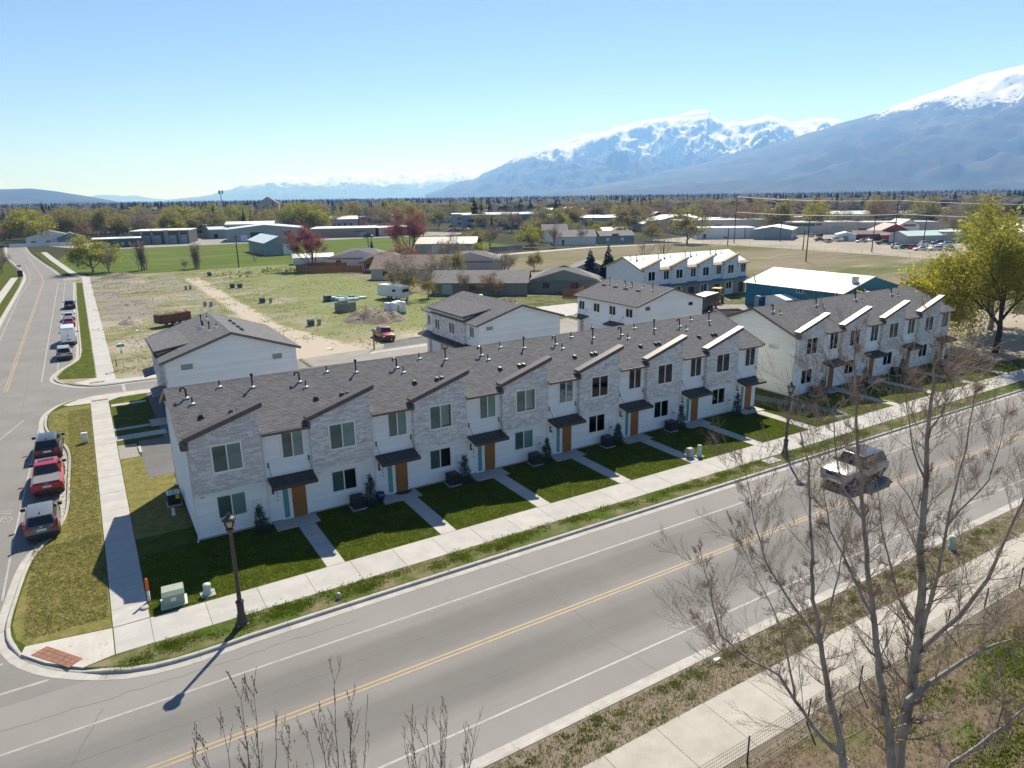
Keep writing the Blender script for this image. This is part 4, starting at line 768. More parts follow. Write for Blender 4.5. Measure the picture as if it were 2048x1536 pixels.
# fire station like building
t,rf=gb('garage_building','dark garage building with four tall overhead doors across the pasture','building',21.5,376.5,-17,25.5,22,6.1,0,'charcoal','white_roof',[('S',5.2+i*4.6+(2.2 if i>1 else 0),3.2,.1,3.9,'window_pale','overhead_door') for i in range(4)]+[('S',4.4,.7,0,6.6,'bluegrey','pillar'),('S',9.0,.7,0,6.6,'bluegrey','pillar'),('S',14.6,1.8,0,6.6,'bluegrey','pillar'),('S',20.9,.7,0,6.6,'bluegrey','pillar'),('S',25,.6,0,6.6,'bluegrey','pillar')]+[('S',5.2+i*4.6+(2.2 if i>1 else 0),3.2,4.2,1.7,'brown_wall','panel') for i in range(4)]+[('T',3,8,1.2,0,'galv','roof_unit'),('T',12,10,1.2,0,'galv','roof_unit')])
for i in range(4):
    dm=MB(); x0=5.2+i*4.6+(2.2 if i>1 else 0)
    for k in range(1,6): dm.box(x0,-.1,.1+k*.65-.05,x0+3.2,-.05,.1+k*.65+.05)
    for k in range(0,5): dm.box(x0+k*.8-.05,-.11,.1,x0+k*.8+.05,-.045,4)
    dm.build('door_grid',M['charcoal'],t)
t,rf=gb('office_wing','low dark office wing with pale lettering beside the four garage doors','building',5.5,361.5,-2,19.5,14,3.7,0,'charcoal','white_roof',[('S',2.8,3.6,.1,2.4,'window_pale','window'),('S',9.2,1,.9,1.4,'window_pale','window'),('S',11.2,1,.9,1.4,'window_pale','window'),('S',14,1.1,.9,1.5,'window_pale','window'),('T',3,5,1,0,'galv','roof_unit')])
lt=MB(); r=random.Random(4); x=10.2
for k in range(9):
    w=r.uniform(.45,.7); z=4.1; 
    if k not in (4,):
        lt.box(x,-.3,z,x+.14,-.2,z+1.0); lt.box(x,-.3,z+.86,x+w-.1,-.2,z+1.0)
        if k%2: lt.box(x,-.3,z+.42,x+w-.1,-.2,z+.56)
        if k%3: lt.box(x+w-.24,-.3,z,x+w-.1,-.2,z+1.0)
        else: lt.box(x,-.3,z,x+w-.1,-.2,z+.14)
    x+=w+.12
lt.build('sign_lettering',M['white_trim'],t)
gb('warehouse','wide grey gabled warehouse with loading bays behind the blue grey shed','warehouse',62,366,-14,36,28,5.8,1.9,'grey_steel','pale_roof',[('S',6.5,3,.1,3,'door_white','loading_door'),('S',11,6,.1,4.2,'window_dark','loading_bay'),('S',27,3,2.4,2.2,'window_dark','window'),('W',2,24,.0,.5,'concrete','plinth')],ridge='Y')
gb('storage_shed','blue grey storage shed with pale roof and white sliding door','shed',57.8,266,0,10.2,28,4.5,2.2,'bluegrey','pale_roof',[('S',6.5,3.2,0,4,'door_white','sliding_door')]+[('W',3+i*5,.5,0,4.3,'charcoal','post') for i in range(5)],ridge='Y')
gb('small_shed','small teal shed with pale roof left of the grey warehouse','shed',54,440,0,12,9,4,1.2,'teal_wall','pale_roof',[('S',2,3,.2,1.5,'door_white','door')])
gb('small_shed','blue shed half hidden behind the grey warehouse','shed',60,402,0,9,12,4.8,1.2,'bluegrey','pale_roof',[('S',2,2,.2,2.2,'window_dark','door')])
gb('school','white and teal gabled hall at the bend of the side street','building',-21,412,0,20,18,3.6,2.8,'white_wall','roof_grey',[('S',2,2,.6,1.4,'window_dark','window'),('S',8,2,.6,1.4,'window_dark','window'),('S',14,2,.6,1.4,'window_dark','window')],ridge='Y')
gb('school_wing','lower teal gabled wing in front of the white hall','building',-8,406,0,11,14,3.4,1.9,'teal_wall','roof_grey',[('S',2,1.6,.6,1.4,'window_dark','window'),('S',7,1.6,.6,1.4,'window_dark','window')],ridge='Y')
t,rf=gb('store_building','long tan store building with flat white roof and roof units','building',104,370,-24,33,26,4.5,0,'tan_wall','white_roof',[('S',23,4,2.6,.5,'charcoal','canopy'),('S',25,3,.1,2.3,'window_pale','entrance')]+[('T',4+i*6,5+i%3*4,1.1+(i%2)*.6,0,'galv','roof_unit') for i in range(5)])
t,rf=gb('store_building','brown store building with pale sign at the right end of the tan store','building',136.5,358,-2,24,20,4.3,0,'brown_wall','white_roof',[('S',.5,5,.1,4.4,'beige_wall','entrance'),('S',6.5,5,3.0,.8,'pale_roof','sign')]+[('T',4+i*5,6,1.1,0,'galv','roof_unit') for i in range(4)])
gb('metal_barn','cream roofed beige metal barn with two white roller doors','barn',103.6,235.8,-35.5,22,11,3.6,2.0,'beige_wall','cream_steel',[('S',6,3.2,0,3,'door_white','roller_door'),('S',12.2,1,0,2.1,'door_white','door')])
gb('house','grey roofed house with cream porch gable by the wooden fence','house',62.5,208,-36,19,12,2.7,2.4,'white_wall','roof_grey',[('S',3,1.5,.9,1.2,'window_dark','window'),('W',3,1.5,.9,1.2,'window_dark','window')],ridge='hip')
t,rf=gb('house','brown roofed house with a timber porch gable in front','house',66,191,-36,14,10,2.6,2.4,'beige_wall','roof_brown',[('S',2,2,.8,1.3,'window_dark','window'),('S',8,3,.2,2.1,'window_pale','patio_door')],ridge='hip')
pg=MB(); 
for x in (3.2,8.2):
    pg.box(x,-3.4,0,x+.25,-3.15,2.5)
pg.box(3,-3.4,2.5,8.6,-3.1,2.75); pg.face([(3,-3.3,2.75),(8.6,-3.3,2.75),(5.8,-3.3,4.1)]); pg.hexa([(2.8,-3.6,2.7),(5.8,-3.6,4.2),(5.8,1,4.2),(2.8,1,2.7),(2.8,-3.6,2.8),(5.8,-3.6,4.32),(5.8,1,4.32),(2.8,1,2.8)]); pg.hexa([(5.8,-3.6,4.2),(8.8,-3.6,2.7),(8.8,1,2.7),(5.8,1,4.2),(5.8,-3.6,4.32),(8.8,-3.6,2.8),(8.8,1,2.8),(5.8,1,4.32)])
pg.build('porch',M['fence_wood'],t)
gb('house','wide house with brownish hipped roof behind the bare tree','house',61.5,168,-36,20,13,2.7,2.9,'beige_wall','roof_brown',[('S',3,1.5,.9,1.2,'window_dark','window'),('W',3,1.5,.9,1.2,'window_dark','window')],ridge='X')
gb('house','long grey roofed house beyond the hipped brown roof','house',84,176,-36,18,12,2.7,2.4,'beige_wall','roof_grey',[('S',3,1.5,.9,1.2,'window_dark','window')],ridge='hip')
gb('house','grey green house with sliding glass door behind the stone front fourplex','house',61.8,133.2,-37,20,9.5,2.6,2.0,'greengrey','roof_grey',[('S',2.2,2.2,.15,2.1,'window_pale','patio_door'),('S',8,1.4,.9,1.1,'window_dark','window'),('W',3,1.2,.9,1.1,'window_dark','window')])
gb('house','low grey house with hipped roof left of the two spruces','house',80,124,-36,15,10,2.6,2.2,'greengrey','roof_grey',[('S',3,1.5,.9,1.2,'window_dark','window'),('S',9,1.5,.9,1.2,'window_dark','window')],ridge='hip')
gb('house','grey house with beige end wall behind the orange fence','house',94,131,-36,13,10,2.6,2.6,'beige_wall','roof_grey',[('S',4,1.5,.9,1.2,'window_dark','window')],ridge='Y')
gb('garden_shed','small shed with tan rounded roof beside the spruces','shed',92.5,118,-20,4,3.4,1.8,1.0,'beige_wall','roof_brown',[('S',1.2,1.2,.1,1.6,'door_white','door')],ridge='Y')
gb('garden_shed','small white shed with blue tarp roof in the grass behind the fourplex','shed',58.5,112,-20,3,2.4,1.8,.6,'white_wall','pale_roof',[('S',.8,1,.1,1.5,'tarp_blue','door')])
gb('garden_shed','white metal carport shed behind the wooden fence','shed',56.5,222,-12,12,5,2.2,.9,'white_wall','white_roof',[('S',2,2,.1,1.8,'pale_roof','door')])
gb('house','white house with grey gabled roof beyond the green field','house',168,240,-30,17,12,3.2,2.4,'white_wall','roof_grey',[('S',3,.9,0,2,'window_dark','door'),('E',4,1.2,.9,1.2,'window_dark','window')])
gb('house','two storey white house behind the grey gabled one','house',174,258,-30,11,9,5.2,2.2,'white_wall','roof_grey',[('E',3,1,3.4,1.2,'window_dark','window'),('S',3,1,3.4,1.2,'window_dark','window')])
gb('house','slate blue cottage with white windows and a red gable','house',188,235,-20,15,9,3,1.8,'bluegrey','roof_grey',[('S',2.5,1.3,.9,1.3,'door_white','window'),('S',9,1.3,.9,1.3,'door_white','window'),('S',5,3,2.9,.9,'red_wall','gable_panel')])
gb('house','dark red roofed house behind the slate blue cottage','house',201,250,-25,12,10,3.2,2.2,'brown_wall','maroon_roof',[('S',3,1.3,.9,1.3,'window_dark','window')])
gb('commercial_building','long white flat roofed shop building left of the blue one','building',236,227,-34,26,14,4.6,0,'white_wall','white_roof',[('S',3,1.2,.1,2.2,'window_dark','door'),('S',21,.5,0,4.6,'bluegrey','pillar')])
gb('commercial_building','blue grey shop building with low white gabled roof','building',251.5,208.5,-58,15.5,24,4.2,1.3,'bluegrey','white_roof',[('S',3,1,1,1.1,'window_pale','window'),('E',2,1.2,.1,2.3,'door_white','door'),('E',8,5,2.4,.5,'teal_wall','canopy')],ridge='Y')
gb('commercial_building','big beige commercial hall with small signs behind the shops','building',258,262,-34,44,20,6.5,0,'beige_wall','grey_steel',[('S',6,2.4,3.6,1.4,'white_trim','sign'),('S',11,6,3,1.5,'bluegrey','mural'),('S',19,3.4,2.8,1.6,'tarp_blue','awning')])
gb('commercial_building','beige store with dark green fascia and an orange sign','building',292,224,-38,34,16,5.4,0,'beige_wall','white_roof',[('S',1,13,3.8,1.3,'teal_wall','fascia'),('S',14.5,2.6,3.9,1.2,'brick_far','sign'),('S',22,5,2.4,1.2,'window_pale','window')])
gb('commercial_building','long low beige store behind the parked cars','building',318,206,-38,40,16,5.0,0,'beige_wall','grey_steel',[('S',3,4,.4,2,'window_dark','window'),('S',16,4,.4,2,'window_dark','window')])
gb('quonset_shed','silver arched steel shed on the gravel yard','shed',266.5,178.5,-50,7,8,2.6,.9,'pale_roof','pale_roof',[('S',2.2,2,.1,2,'bluegrey','door')],ridge='Y')
gb('cabin','brown log cabin with brown roof beside the silver shed','cabin',274,176,-42,15,8,2.6,1.2,'brown_wall','roof_brown',[('S',4,1,.8,1.1,'window_dark','window')])
gb('barn','dark red barn with maroon metal roof at the gravel yard','barn',284,172,-42,13,15,3.2,3.2,'red_wall','maroon_roof',[('S',3,3,.1,2.4,'brown_wall','barn_door')],ridge='Y')
gb('barn_wing','low red lean-to with maroon roof in front of the barn','barn',280,168,-42,16,4,2.3,.7,'red_wall','maroon_roof',[('S',9,2,.1,1.8,'window_dark','door')])
gb('workshop','grey workshop with pale green metal roof','building',270,151.5,-21,15.5,10,3.0,1.5,'grey_steel','green_roof',[('S',2,1,.8,1.1,'window_pale','window')])
gb('workshop','grey block workshop with high front right of the pale green roof','building',285,146,-21,11,9,4.0,0,'grey_steel','green_roof',[('S',6,.4,.2,3.6,'white_trim','pipe')])
gb('arena','wide white roofed hall partly hidden by the big willow','building',292,118,-21,46,24,4.6,4.0,'beige_wall','white_roof',[('S',2,40,2.2,.4,'white_trim','fascia'),('S',6,3,.1,2.2,'window_dark','door')],ridge='hip')
gb('house','white gabled shop with red sign far beyond the barn','house',330,190,-30,10,12,4,2.6,'white_wall','maroon_roof',[('S',2,6,3.4,.9,'red_wall','sign')],ridge='Y')
# far town blocks
r=random.Random(21); cols=['white_wall','beige_wall','tan_wall','bluegrey','grey_steel','brick_far']; rfs=['white_roof','pale_roof','roof_grey','white_roof','green_roof']
def far_town(px_list):
    for (x,y,w,d,h) in px_list:
        ft=[('S',w*(.1+.2*k),w*.1,h*.3,h*.3,'window_dark','window') for k in range(4)]
        gb('town_building','low pale far town building with dark windows','building',x,y,r.uniform(-40,-15),w,d,h,r.choice((0,0,1.2,1.8)),r.choice(cols),r.choice(rfs),ft,group='far town buildings among trees')
FT=[]
for k in range(64):
    a=R(r.uniform(4,64)); dd=r.uniform(400,900); FT.append((dd*math.sin(a),dd*math.cos(a),r.uniform(14,38),r.uniform(10,20),r.uniform(4,7.5)))
far_town(FT)
for lab,x,y,w,d,h,wm,rm in (('two storey grey office block with bands of windows in town',205,392,46,18,8.5,'bluegrey','pale_roof'),('white roofed clinic block with stacked upper floor in town',222,440,60,24,8,'beige_wall','white_roof'),('red sided shop with white roof left of the orange willow',262,392,22,14,7,'brick_far','white_roof')):
    ft=[('S',w*(.06+.15*k),w*.09,h*.55,1.3,'window_dark','window') for k in range(6)]+[('S',w*(.06+.15*k),w*.09,h*.15,1.3,'window_dark','window') for k in range(6)]
    gb('town_building',lab,'building',x,y,-25,w,d,h,0,wm,rm,ft)
gb('town_building','blue gabled long roof with red end beyond the fields','building',296,330,-30,20,22,5,4,'red_wall','pale_roof',[('S',4,2,1,1.5,'window_dark','window')],ridge='Y')
gb('town_building','mint green hipped roof hall in the middle distance','building',262,292,-30,42,26,4.4,4,'beige_wall','green_roof',[('S',6,3,1,2,'window_dark','window'),('S',20,3,1,2,'window_dark','window')],ridge='hip')
gb('town_building','grey apartment block among the yellow green trees left of the town','building',40,520,-10,30,14,8,1.5,'bluegrey','roof_grey',[('S',3+6*k,2.4,4.5,1.5,'window_dark','window') for k in range(4)])
gb('town_building','white gabled house on the wooded rise left of the centre','house',150,700,-20,18,14,16,6,'beige_wall','roof_grey',[('S',4,2,11,2,'window_dark','window'),('S',11,2,11,2,'window_dark','window')],ridge='Y')
# ---------------------------------------------------------------- vehicles (forward is local +x)
m=mat('car_paint',(.5,.5,.5),rough=.32,metal=.25,coat=.6); N,L,b=nodes_of(m); oi=N.new('ShaderNodeObjectInfo'); L.new(oi.outputs['Color'],b.inputs['Base Color'])
mat('tail_red',(.5,.01,.02),rough=.25,coat=.5); mat('lamp_clear',(.75,.76,.78),rough=.15,coat=.5); mat('amber',(.75,.2,.03),rough=.25); mat('plate',(.7,.75,.8),rough=.5); mat('trim_black',(.025,.025,.027),rough=.55); mat('chrome',(.7,.7,.72),rough=.15,metal=.9); mat('tonneau',(.14,.145,.155),(.17,.175,.185),scale=3,rough=.6)
def loft(st):
    b=MB(); rows=[]
    for (x,zb,zs,zt,w) in st:
        h=[(w*.86,zb),(w*.98,zb+.12),(w,(zb+zs)/2+.03),(w*.975,zs),(w*.9,zs+(zt-zs)*.65),(w*.74,zt),(w*.3,zt+.015)]
        k=len(b.v); b.v+=[(x,y,z) for y,z in h]+[(x,-y,z) for y,z in reversed(h)]; rows.append(k)
    n=14
    for a,c in zip(rows,rows[1:]):
        for j in range(n): b.f.append((a+j,c+j,c+(j+1)%n,a+(j+1)%n)); b.m.append(0)
    b.f.append(tuple(rows[0]+j for j in range(n))); b.f.append(tuple(rows[-1]+j for j in reversed(range(n)))); b.m+=[0,0]
    return b
def frustum(gh,bev=.07):
    x0,z0,x1,z1,x2,z2,x3,z3,wb,wr=gh   # rear base, front base, roof front, roof rear
    bm=bmesh.new(); P=[(x0,-wb,z0),(x1,-wb,z1),(x1,wb,z1),(x0,wb,z0),(x3,-wr,z3),(x2,-wr,z2),(x2,wr,z2),(x3,wr,z3)]; V=[bm.verts.new(p) for p in P]
    for f in ((0,3,2,1),(4,5,6,7),(0,1,5,4),(1,2,6,5),(2,3,7,6),(3,0,4,7)): bm.faces.new([V[i] for i in f])
    eds=[e for e in bm.edges if not all(v in V[:4] for v in e.verts)]
    bmesh.ops.bevel(bm,geom=eds,offset=bev,segments=2,profile=.6,affect='EDGES'); me=bpy.data.meshes.new('cabin'); bm.to_mesh(me); bm.free(); me.materials.append(M['car_paint']); me.polygons.foreach_set('use_smooth',[True]*len(me.polygons)); me.set_sharp_from_angle(angle=R(40)); return me
def glazing(gh,splits,rear=True,front=True,side=True):
    x0,z0,x1,z1,x2,z2,x3,z3,wb,wr=gh; out=[]
    def pane(q,off): 
        q=[Vector(p) for p in q]; n=(q[1]-q[0]).cross(q[3]-q[0]).normalized()*.007
        if n.dot(off)<0: n=-n
        b=MB(); b.hexa([p-n for p in q]+[p+n for p in q]); return b.mesh('pane',M['car_glass'])
    L=lambda a,b,t:Vector(a).lerp(Vector(b),t)
    def quad(A,B,C,D,u0,u1,v0,v1): 
        f=lambda u,v:L(L(A,B,u),L(D,C,u),v); return [f(u0,v0),f(u1,v0),f(u1,v1),f(u0,v1)]
    for s in (-1,1):
        A,B,C,D=(x0,s*wb,z0),(x1,s*wb,z1),(x2,s*wr,z2),(x3,s*wr,z3)
        if side:
            for u0,u1 in splits: out.append(pane(quad(A,B,C,D,u0,u1,.12,.86),Vector((0,s,0))))
    if front: out.append(pane(quad((x1,-wb,z1),(x1,wb,z1),(x2,wr,z2),(x2,-wr,z2),.06,.94,.08,.92),Vector((1,0,.3))))
    if rear: out.append(pane(quad((x0,-wb,z0),(x0,wb,z0),(x3,wr,z3),(x3,-wr,z3),.08,.92,.14,.9),Vector((-1,0,.3))))
    return out
STY={
'suv':dict(st=[(-2.28,.5,.92,.98,.8),(-2.2,.34,.98,1.06,.9),(-1.4,.28,1.0,1.1,.93),(0,.27,1.0,1.1,.93),(1.1,.28,.98,1.08,.92),(2.0,.3,.88,.97,.88),(2.24,.36,.76,.84,.8),(2.3,.46,.66,.72,.68)],gh=(-2.2,1.02,1.1,1.05,.35,1.66,-1.85,1.63,.84,.66),sp=((.06,.3),(.33,.6),(.63,.9)),wh=(1.42,-1.38,.36,.78)),
'sedan':dict(st=[(-2.28,.5,.82,.9,.76),(-2.18,.34,.86,.98,.86),(-1.3,.26,.88,.98,.89),(0,.25,.88,.96,.89),(1.0,.26,.86,.94,.88),(1.95,.28,.74,.82,.84),(2.25,.34,.64,.7,.76),(2.32,.42,.55,.6,.64)],gh=(-1.7,.95,1.15,.9,.3,1.42,-.95,1.42,.78,.58),sp=((.12,.4),(.44,.78)),wh=(1.4,-1.35,.32,.76)),
'pickup':dict(st=[(-2.9,.55,1.0,1.06,.86),(-2.85,.42,1.08,1.14,.95),(-2.0,.38,1.1,1.18,.97),(-.9,.36,1.1,1.18,.97),(.2,.36,1.1,1.2,.97),(1.5,.36,1.08,1.2,.96),(2.5,.38,1.02,1.12,.93),(2.8,.44,.92,1.02,.88),(2.88,.5,.8,.88,.76)],gh=(-1.0,1.16,1.55,1.16,.85,1.86,-.75,1.86,.88,.7),sp=((.06,.42),(.46,.82)),wh=(1.85,-1.75,.4,.82)),
'van':dict(st=[(-2.95,.5,1.0,1.1,.94),(-2.9,.38,1.1,1.2,.99),(-1,.36,1.1,1.2,1.0),(1.2,.36,1.1,1.2,1.0),(2.0,.36,1.05,1.15,.97),(2.75,.4,.9,1.0,.9),(2.9,.5,.75,.82,.8)],gh=(-2.93,1.1,2.15,1.12,1.2,2.6,-2.85,2.62,.97,.84),sp=((.74,.93),),wh=(1.85,-1.75,.36,.84)),
'oldsuv':dict(st=[(-2.2,.55,1.05,1.08,.86),(-2.15,.42,1.08,1.14,.95),(-1.2,.4,1.1,1.16,.97),(.3,.4,1.1,1.16,.97),(.75,.4,1.1,1.16,.97),(2.0,.42,1.06,1.12,.95),(2.25,.46,1.0,1.04,.92),(2.3,.5,.88,.9,.86)],gh=(-2.12,1.1,.8,1.12,.3,1.78,-1.75,1.78,.86,.72),sp=((.05,.36),(.4,.66),(.69,.88)),wh=(1.45,-1.35,.4,.8))}
WH={}
def wheel(r):
    if r not in WH:
        t=MB(); t.lathe([(r*.62,-.11),(r*.95,-.11),(r,-.07),(r,.07),(r*.95,.11),(r*.62,.11)],18,axis='Y'); q=MB(); q.lathe([(0,.06),(r*.2,.07),(r*.58,.09),(r*.63,.1)],14,axis='Y'); q.lathe([(0,-.06),(r*.2,-.07),(r*.58,-.09),(r*.63,-.1)],14,axis='Y')
        for i in range(5):
            a=2*math.pi*i/5
            for s in (-1,1): q.bar((math.sin(a)*r*.1,s*.085,math.cos(a)*r*.1),(math.sin(a)*r*.58,s*.095,math.cos(a)*r*.58),.05,.02)
        WH[r]=(t.mesh('wheel',M['rubber'],True),q.mesh('rim',M['rim'],True))
    return WH[r]
CARMESH={}
def car(style,label,color,loc,head,cat_='car',group=None,detail=True,scale=1,roofcol=None,extras=()):
    s=STY[style]
    if style not in CARMESH:
        body=loft(s['st']).mesh('body',M['car_paint'],True); body.set_sharp_from_angle(angle=R(38)); st=s['st']; xr,xf=st[0][0],st[-1][0]; w=max(q[4] for q in st); zt=st[1][3]
        d={}
        b=MB(); b.box(xr-.04,-w*.9,st[0][1]-.08,xr+.15,w*.9,st[0][1]+.1); d['rear_bumper']=b.mesh('rear_bumper',M['trim_black']); b=MB(); b.box(xf-.15,-w*.85,st[-1][1]-.1,xf+.04,w*.85,st[-1][1]+.08); d['front_bumper']=b.mesh('front_bumper',M['trim_black'] if style!='oldsuv' else M['chrome'])
        b=MB(); b.box(xf-.06,-w*.5,st[-1][2]-.12,xf+.015,w*.5,st[-1][2]+.06); d['grille']=b.mesh('grille',M['trim_black'])
        b=MB(); b.box(xr-.015,-.26,st[0][2]-.16,xr+.02,.26,st[0][2]-.02); d['number_plate']=b.mesh('number_plate',M['plate'])
        b=MB(); b.box(s['wh'][1]-.9,-w*.8,st[2][1]-.02,s['wh'][0]+.5,w*.8,st[2][1]+.1); d['underbody']=b.mesh('underbody',M['trim_black'])
        CARMESH[style]=(body,frustum(s['gh'],.09 if style!='van' else .14),glazing(s['gh'],s['sp'],rear=style!='van'),d)
    body,cabin,panes,d=CARMESH[style]; t=thing(style if style not in('oldsuv',) else 'suv',label,cat_,loc,head,group,scale)
    t.name={'suv':'parked_suv','sedan':'sedan_car','pickup':'pickup_truck','van':'cargo_van','oldsuv':'driving_suv'}[style]
    bo=inst('body',body,t); bo.color=(*color,1); ca=inst('cabin',cabin,t); ca.color=(*(roofcol or color),1)
    for p in panes: inst('pane',p,ca)
    wf,wr,r,hw=s['wh']; tm,rm=wheel(r)
    for x in (wf,wr):
        for sy in (-1,1):
            wo=inst('wheel',tm,t,(x,sy*hw,r)); inst('rim',rm,wo)
            if detail:
                k=('arch',r)
                if k not in WH:
                    a=MB(); a.lathe([(r*1.0,0),(r*1.18,0),(r*1.18,.03),(r*1.0,.03)],12,axis='Y',a0=-.12,a1=0); 
                    a=MB()
                    for i in range(12):
                        a0,a1=math.pi*i/12-.05,math.pi*(i+1)/12-.05; f=lambda an,q,y:(math.cos(an)*q,y,math.sin(an)*q)
                        a.hexa([f(a0,r*.6,-.02),f(a0,r*1.2,-.02),f(a1,r*1.2,-.02),f(a1,r*.6,-.02),f(a0,r*.6,.02),f(a0,r*1.2,.02),f(a1,r*1.2,.02),f(a1,r*.6,.02)])
                    WH[k]=a.mesh('wheel_arch',M['trim_black'])
                inst('wheel_arch',WH[k],t,(x,sy*(hw+.135),r))
    if not detail: return t
    for k,me in d.items(): inst(k,me,t)
    st=s['st']; xr,xf=st[0][0],st[-1][0]; w=max(q[4] for q in st)
    for sy in (-1,1):
        b=MB(); z=st[1][2]
        if style in('pickup',): b.box(xr+.0,sy*w*.93-.07,z-.36,xr+.12,sy*w*.93+.07,z+.02)
        elif style=='van': b.box(xr-.01,sy*w*.92-.05,.75,xr+.08,sy*w*.92+.06,1.25)
        else: b.box(xr-.01,min(sy*w*.5,sy*w*.93),z-.16,xr+.2,max(sy*w*.5,sy*w*.93),z+.0)
        b.build('tail_light',M['tail_red'],t)
        b=MB(); z=st[-2][2]; b.box(xf-.22,min(sy*w*.55,sy*w*.9),z-.12,xf-.02,max(sy*w*.55,sy*w*.9),z+.04); b.build('headlight',M['lamp_clear'] if style!='oldsuv' else M['amber'],t)
        b=MB(); gx=s['gh'][2]-.25; gz=s['gh'][3]; y0=sy*(s['gh'][8]+.03); b.box(gx-.06,min(y0,y0+sy*.26),gz+.02,gx+.08,max(y0,y0+sy*.26),gz+.2); b.build('mirror',M['trim_black'],t)
    def ex(nm,m,*boxes):
        b=MB()
        for q in boxes: b.box(*q)
        b.build(nm,M[m],t)
    g=s['gh']
    if 'rails' in extras: ex('roof_rail','chrome',(g[6],-.6,g[7]+.01,g[4],-.56,g[7]+.06)); ex('roof_rail','chrome',(g[6],.56,g[7]+.01,g[4],.6,g[7]+.06))
    if 'tonneau' in extras: ex('tonneau_cover','tonneau',(-2.82,-.8,1.17,-1.05,.8,1.24)); ex('tailgate','trim_black',(-2.905,-.75,.7,-2.89,.75,.73))
    if 'bed' in extras: ex('truck_bed','trim_black',(-2.78,-.74,1.17,-1.1,.74,1.205)); ex('bed_rail','chrome',(-2.8,-.9,1.17,-1.05,-.76,1.25)); ex('bed_rail','chrome',(-2.8,.76,1.17,-1.05,.9,1.25))
    if 'sunroof' in extras: ex('sunroof','car_glass',(.05,-.5,1.865,.5,.5,1.885))
    if 'shade' in extras: ex('sun_shade','plate',(1.0,-.6,1.5,1.02,.6,1.7))
    if 'antenna' in extras: ex('roof_antenna','trim_black',(g[6]+.25,-.03,g[7],g[6]+.4,.03,g[7]+.1))
    if 'emblem' in extras: ex('emblem','chrome',(xr-.012,-.1,st[1][2]+.02,xr+.02,.1,st[1][2]+.1)) 
    if 'vanrear' in extras:
        ex('rear_door','car_paint',(-2.965,-.9,.55,-2.93,-.01,2.4)); t.children[-1].color=(*color,1); ex('rear_door','car_paint',(-2.965,.01,.55,-2.93,.9,2.4)); t.children[-1].color=(*color,1); ex('emblem','trim_black',(-2.975,-.07,1.45,-2.96,.07,1.6)); ex('handle','trim_black',(-2.98,.05,1.3,-2.96,.2,1.36))
    if 'splittail' in extras:
        for sy in (-1,1): ex('tail_light','tail_red',(xr+.02,sy*.84-.06,1.0,xr+.22,sy*.84+.06,1.42))
    if 'wiper' in extras: ex('rear_wiper','trim_black',(xr+.0,-.25,1.06,xr+.05,.2,1.09))
    return t
RZv=-.125; N90=R(90)
car('suv','blue grey crossover parked last behind the red pickup',(.15,.16,.175),(-4.5,50.3,RZv),R(91),'suv',extras=('splittail','antenna','wiper','emblem'))
car('pickup','bright red pickup with grey tonneau cover at the kerb',(.42,.012,.015),(-4.35,58.5,RZv),N90,'pickup',extras=('tonneau','sunroof','emblem'))
car('suv','dark bronze suv parked in front of the red pickup',(.045,.04,.038),(-4.5,66.5,RZv),R(89),'suv',extras=('rails','antenna','wiper'),scale=(1.03,1.03,1.03))
car('suv','silver beige suv parked behind the white van',(.36,.35,.32),(-3.7,108.8,RZv),R(91),'suv',extras=('rails','wiper'))
car('van','tall white cargo van parked at the kerb',(.75,.77,.78),(-3.15,120.6,RZv),N90,'van',extras=('vanrear',))
car('sedan','magenta red car parked ahead of the white van',(.3,.03,.08),(-3.2,137,RZv),N90,'car')
car('sedan','silver car parked ahead of the magenta one',(.45,.47,.5),(-3.2,144,RZv),N90,'car')
car('suv','dark blue suv parked alone at the far end of the bay',(.03,.035,.05),(-3.1,161,RZv),N90,'suv',extras=('rails',))
car('oldsuv','tan two tone suv with black roof driving on the main road',(.36,.355,.345),(45.3,27.0,RZv),R(181),'suv',roofcol=(.035,.037,.042),scale=1.14)
car('pickup','dark red pickup with windscreen shade parked by the dirt lot',(.24,.01,.02),(36.2,95.2,0),R(-95),'pickup',extras=('bed','shade'))
car('suv','black van parked by the store on the far side of the pasture',(.02,.02,.022),(128,350,0),R(0),'van',detail=False,scale=1.2)
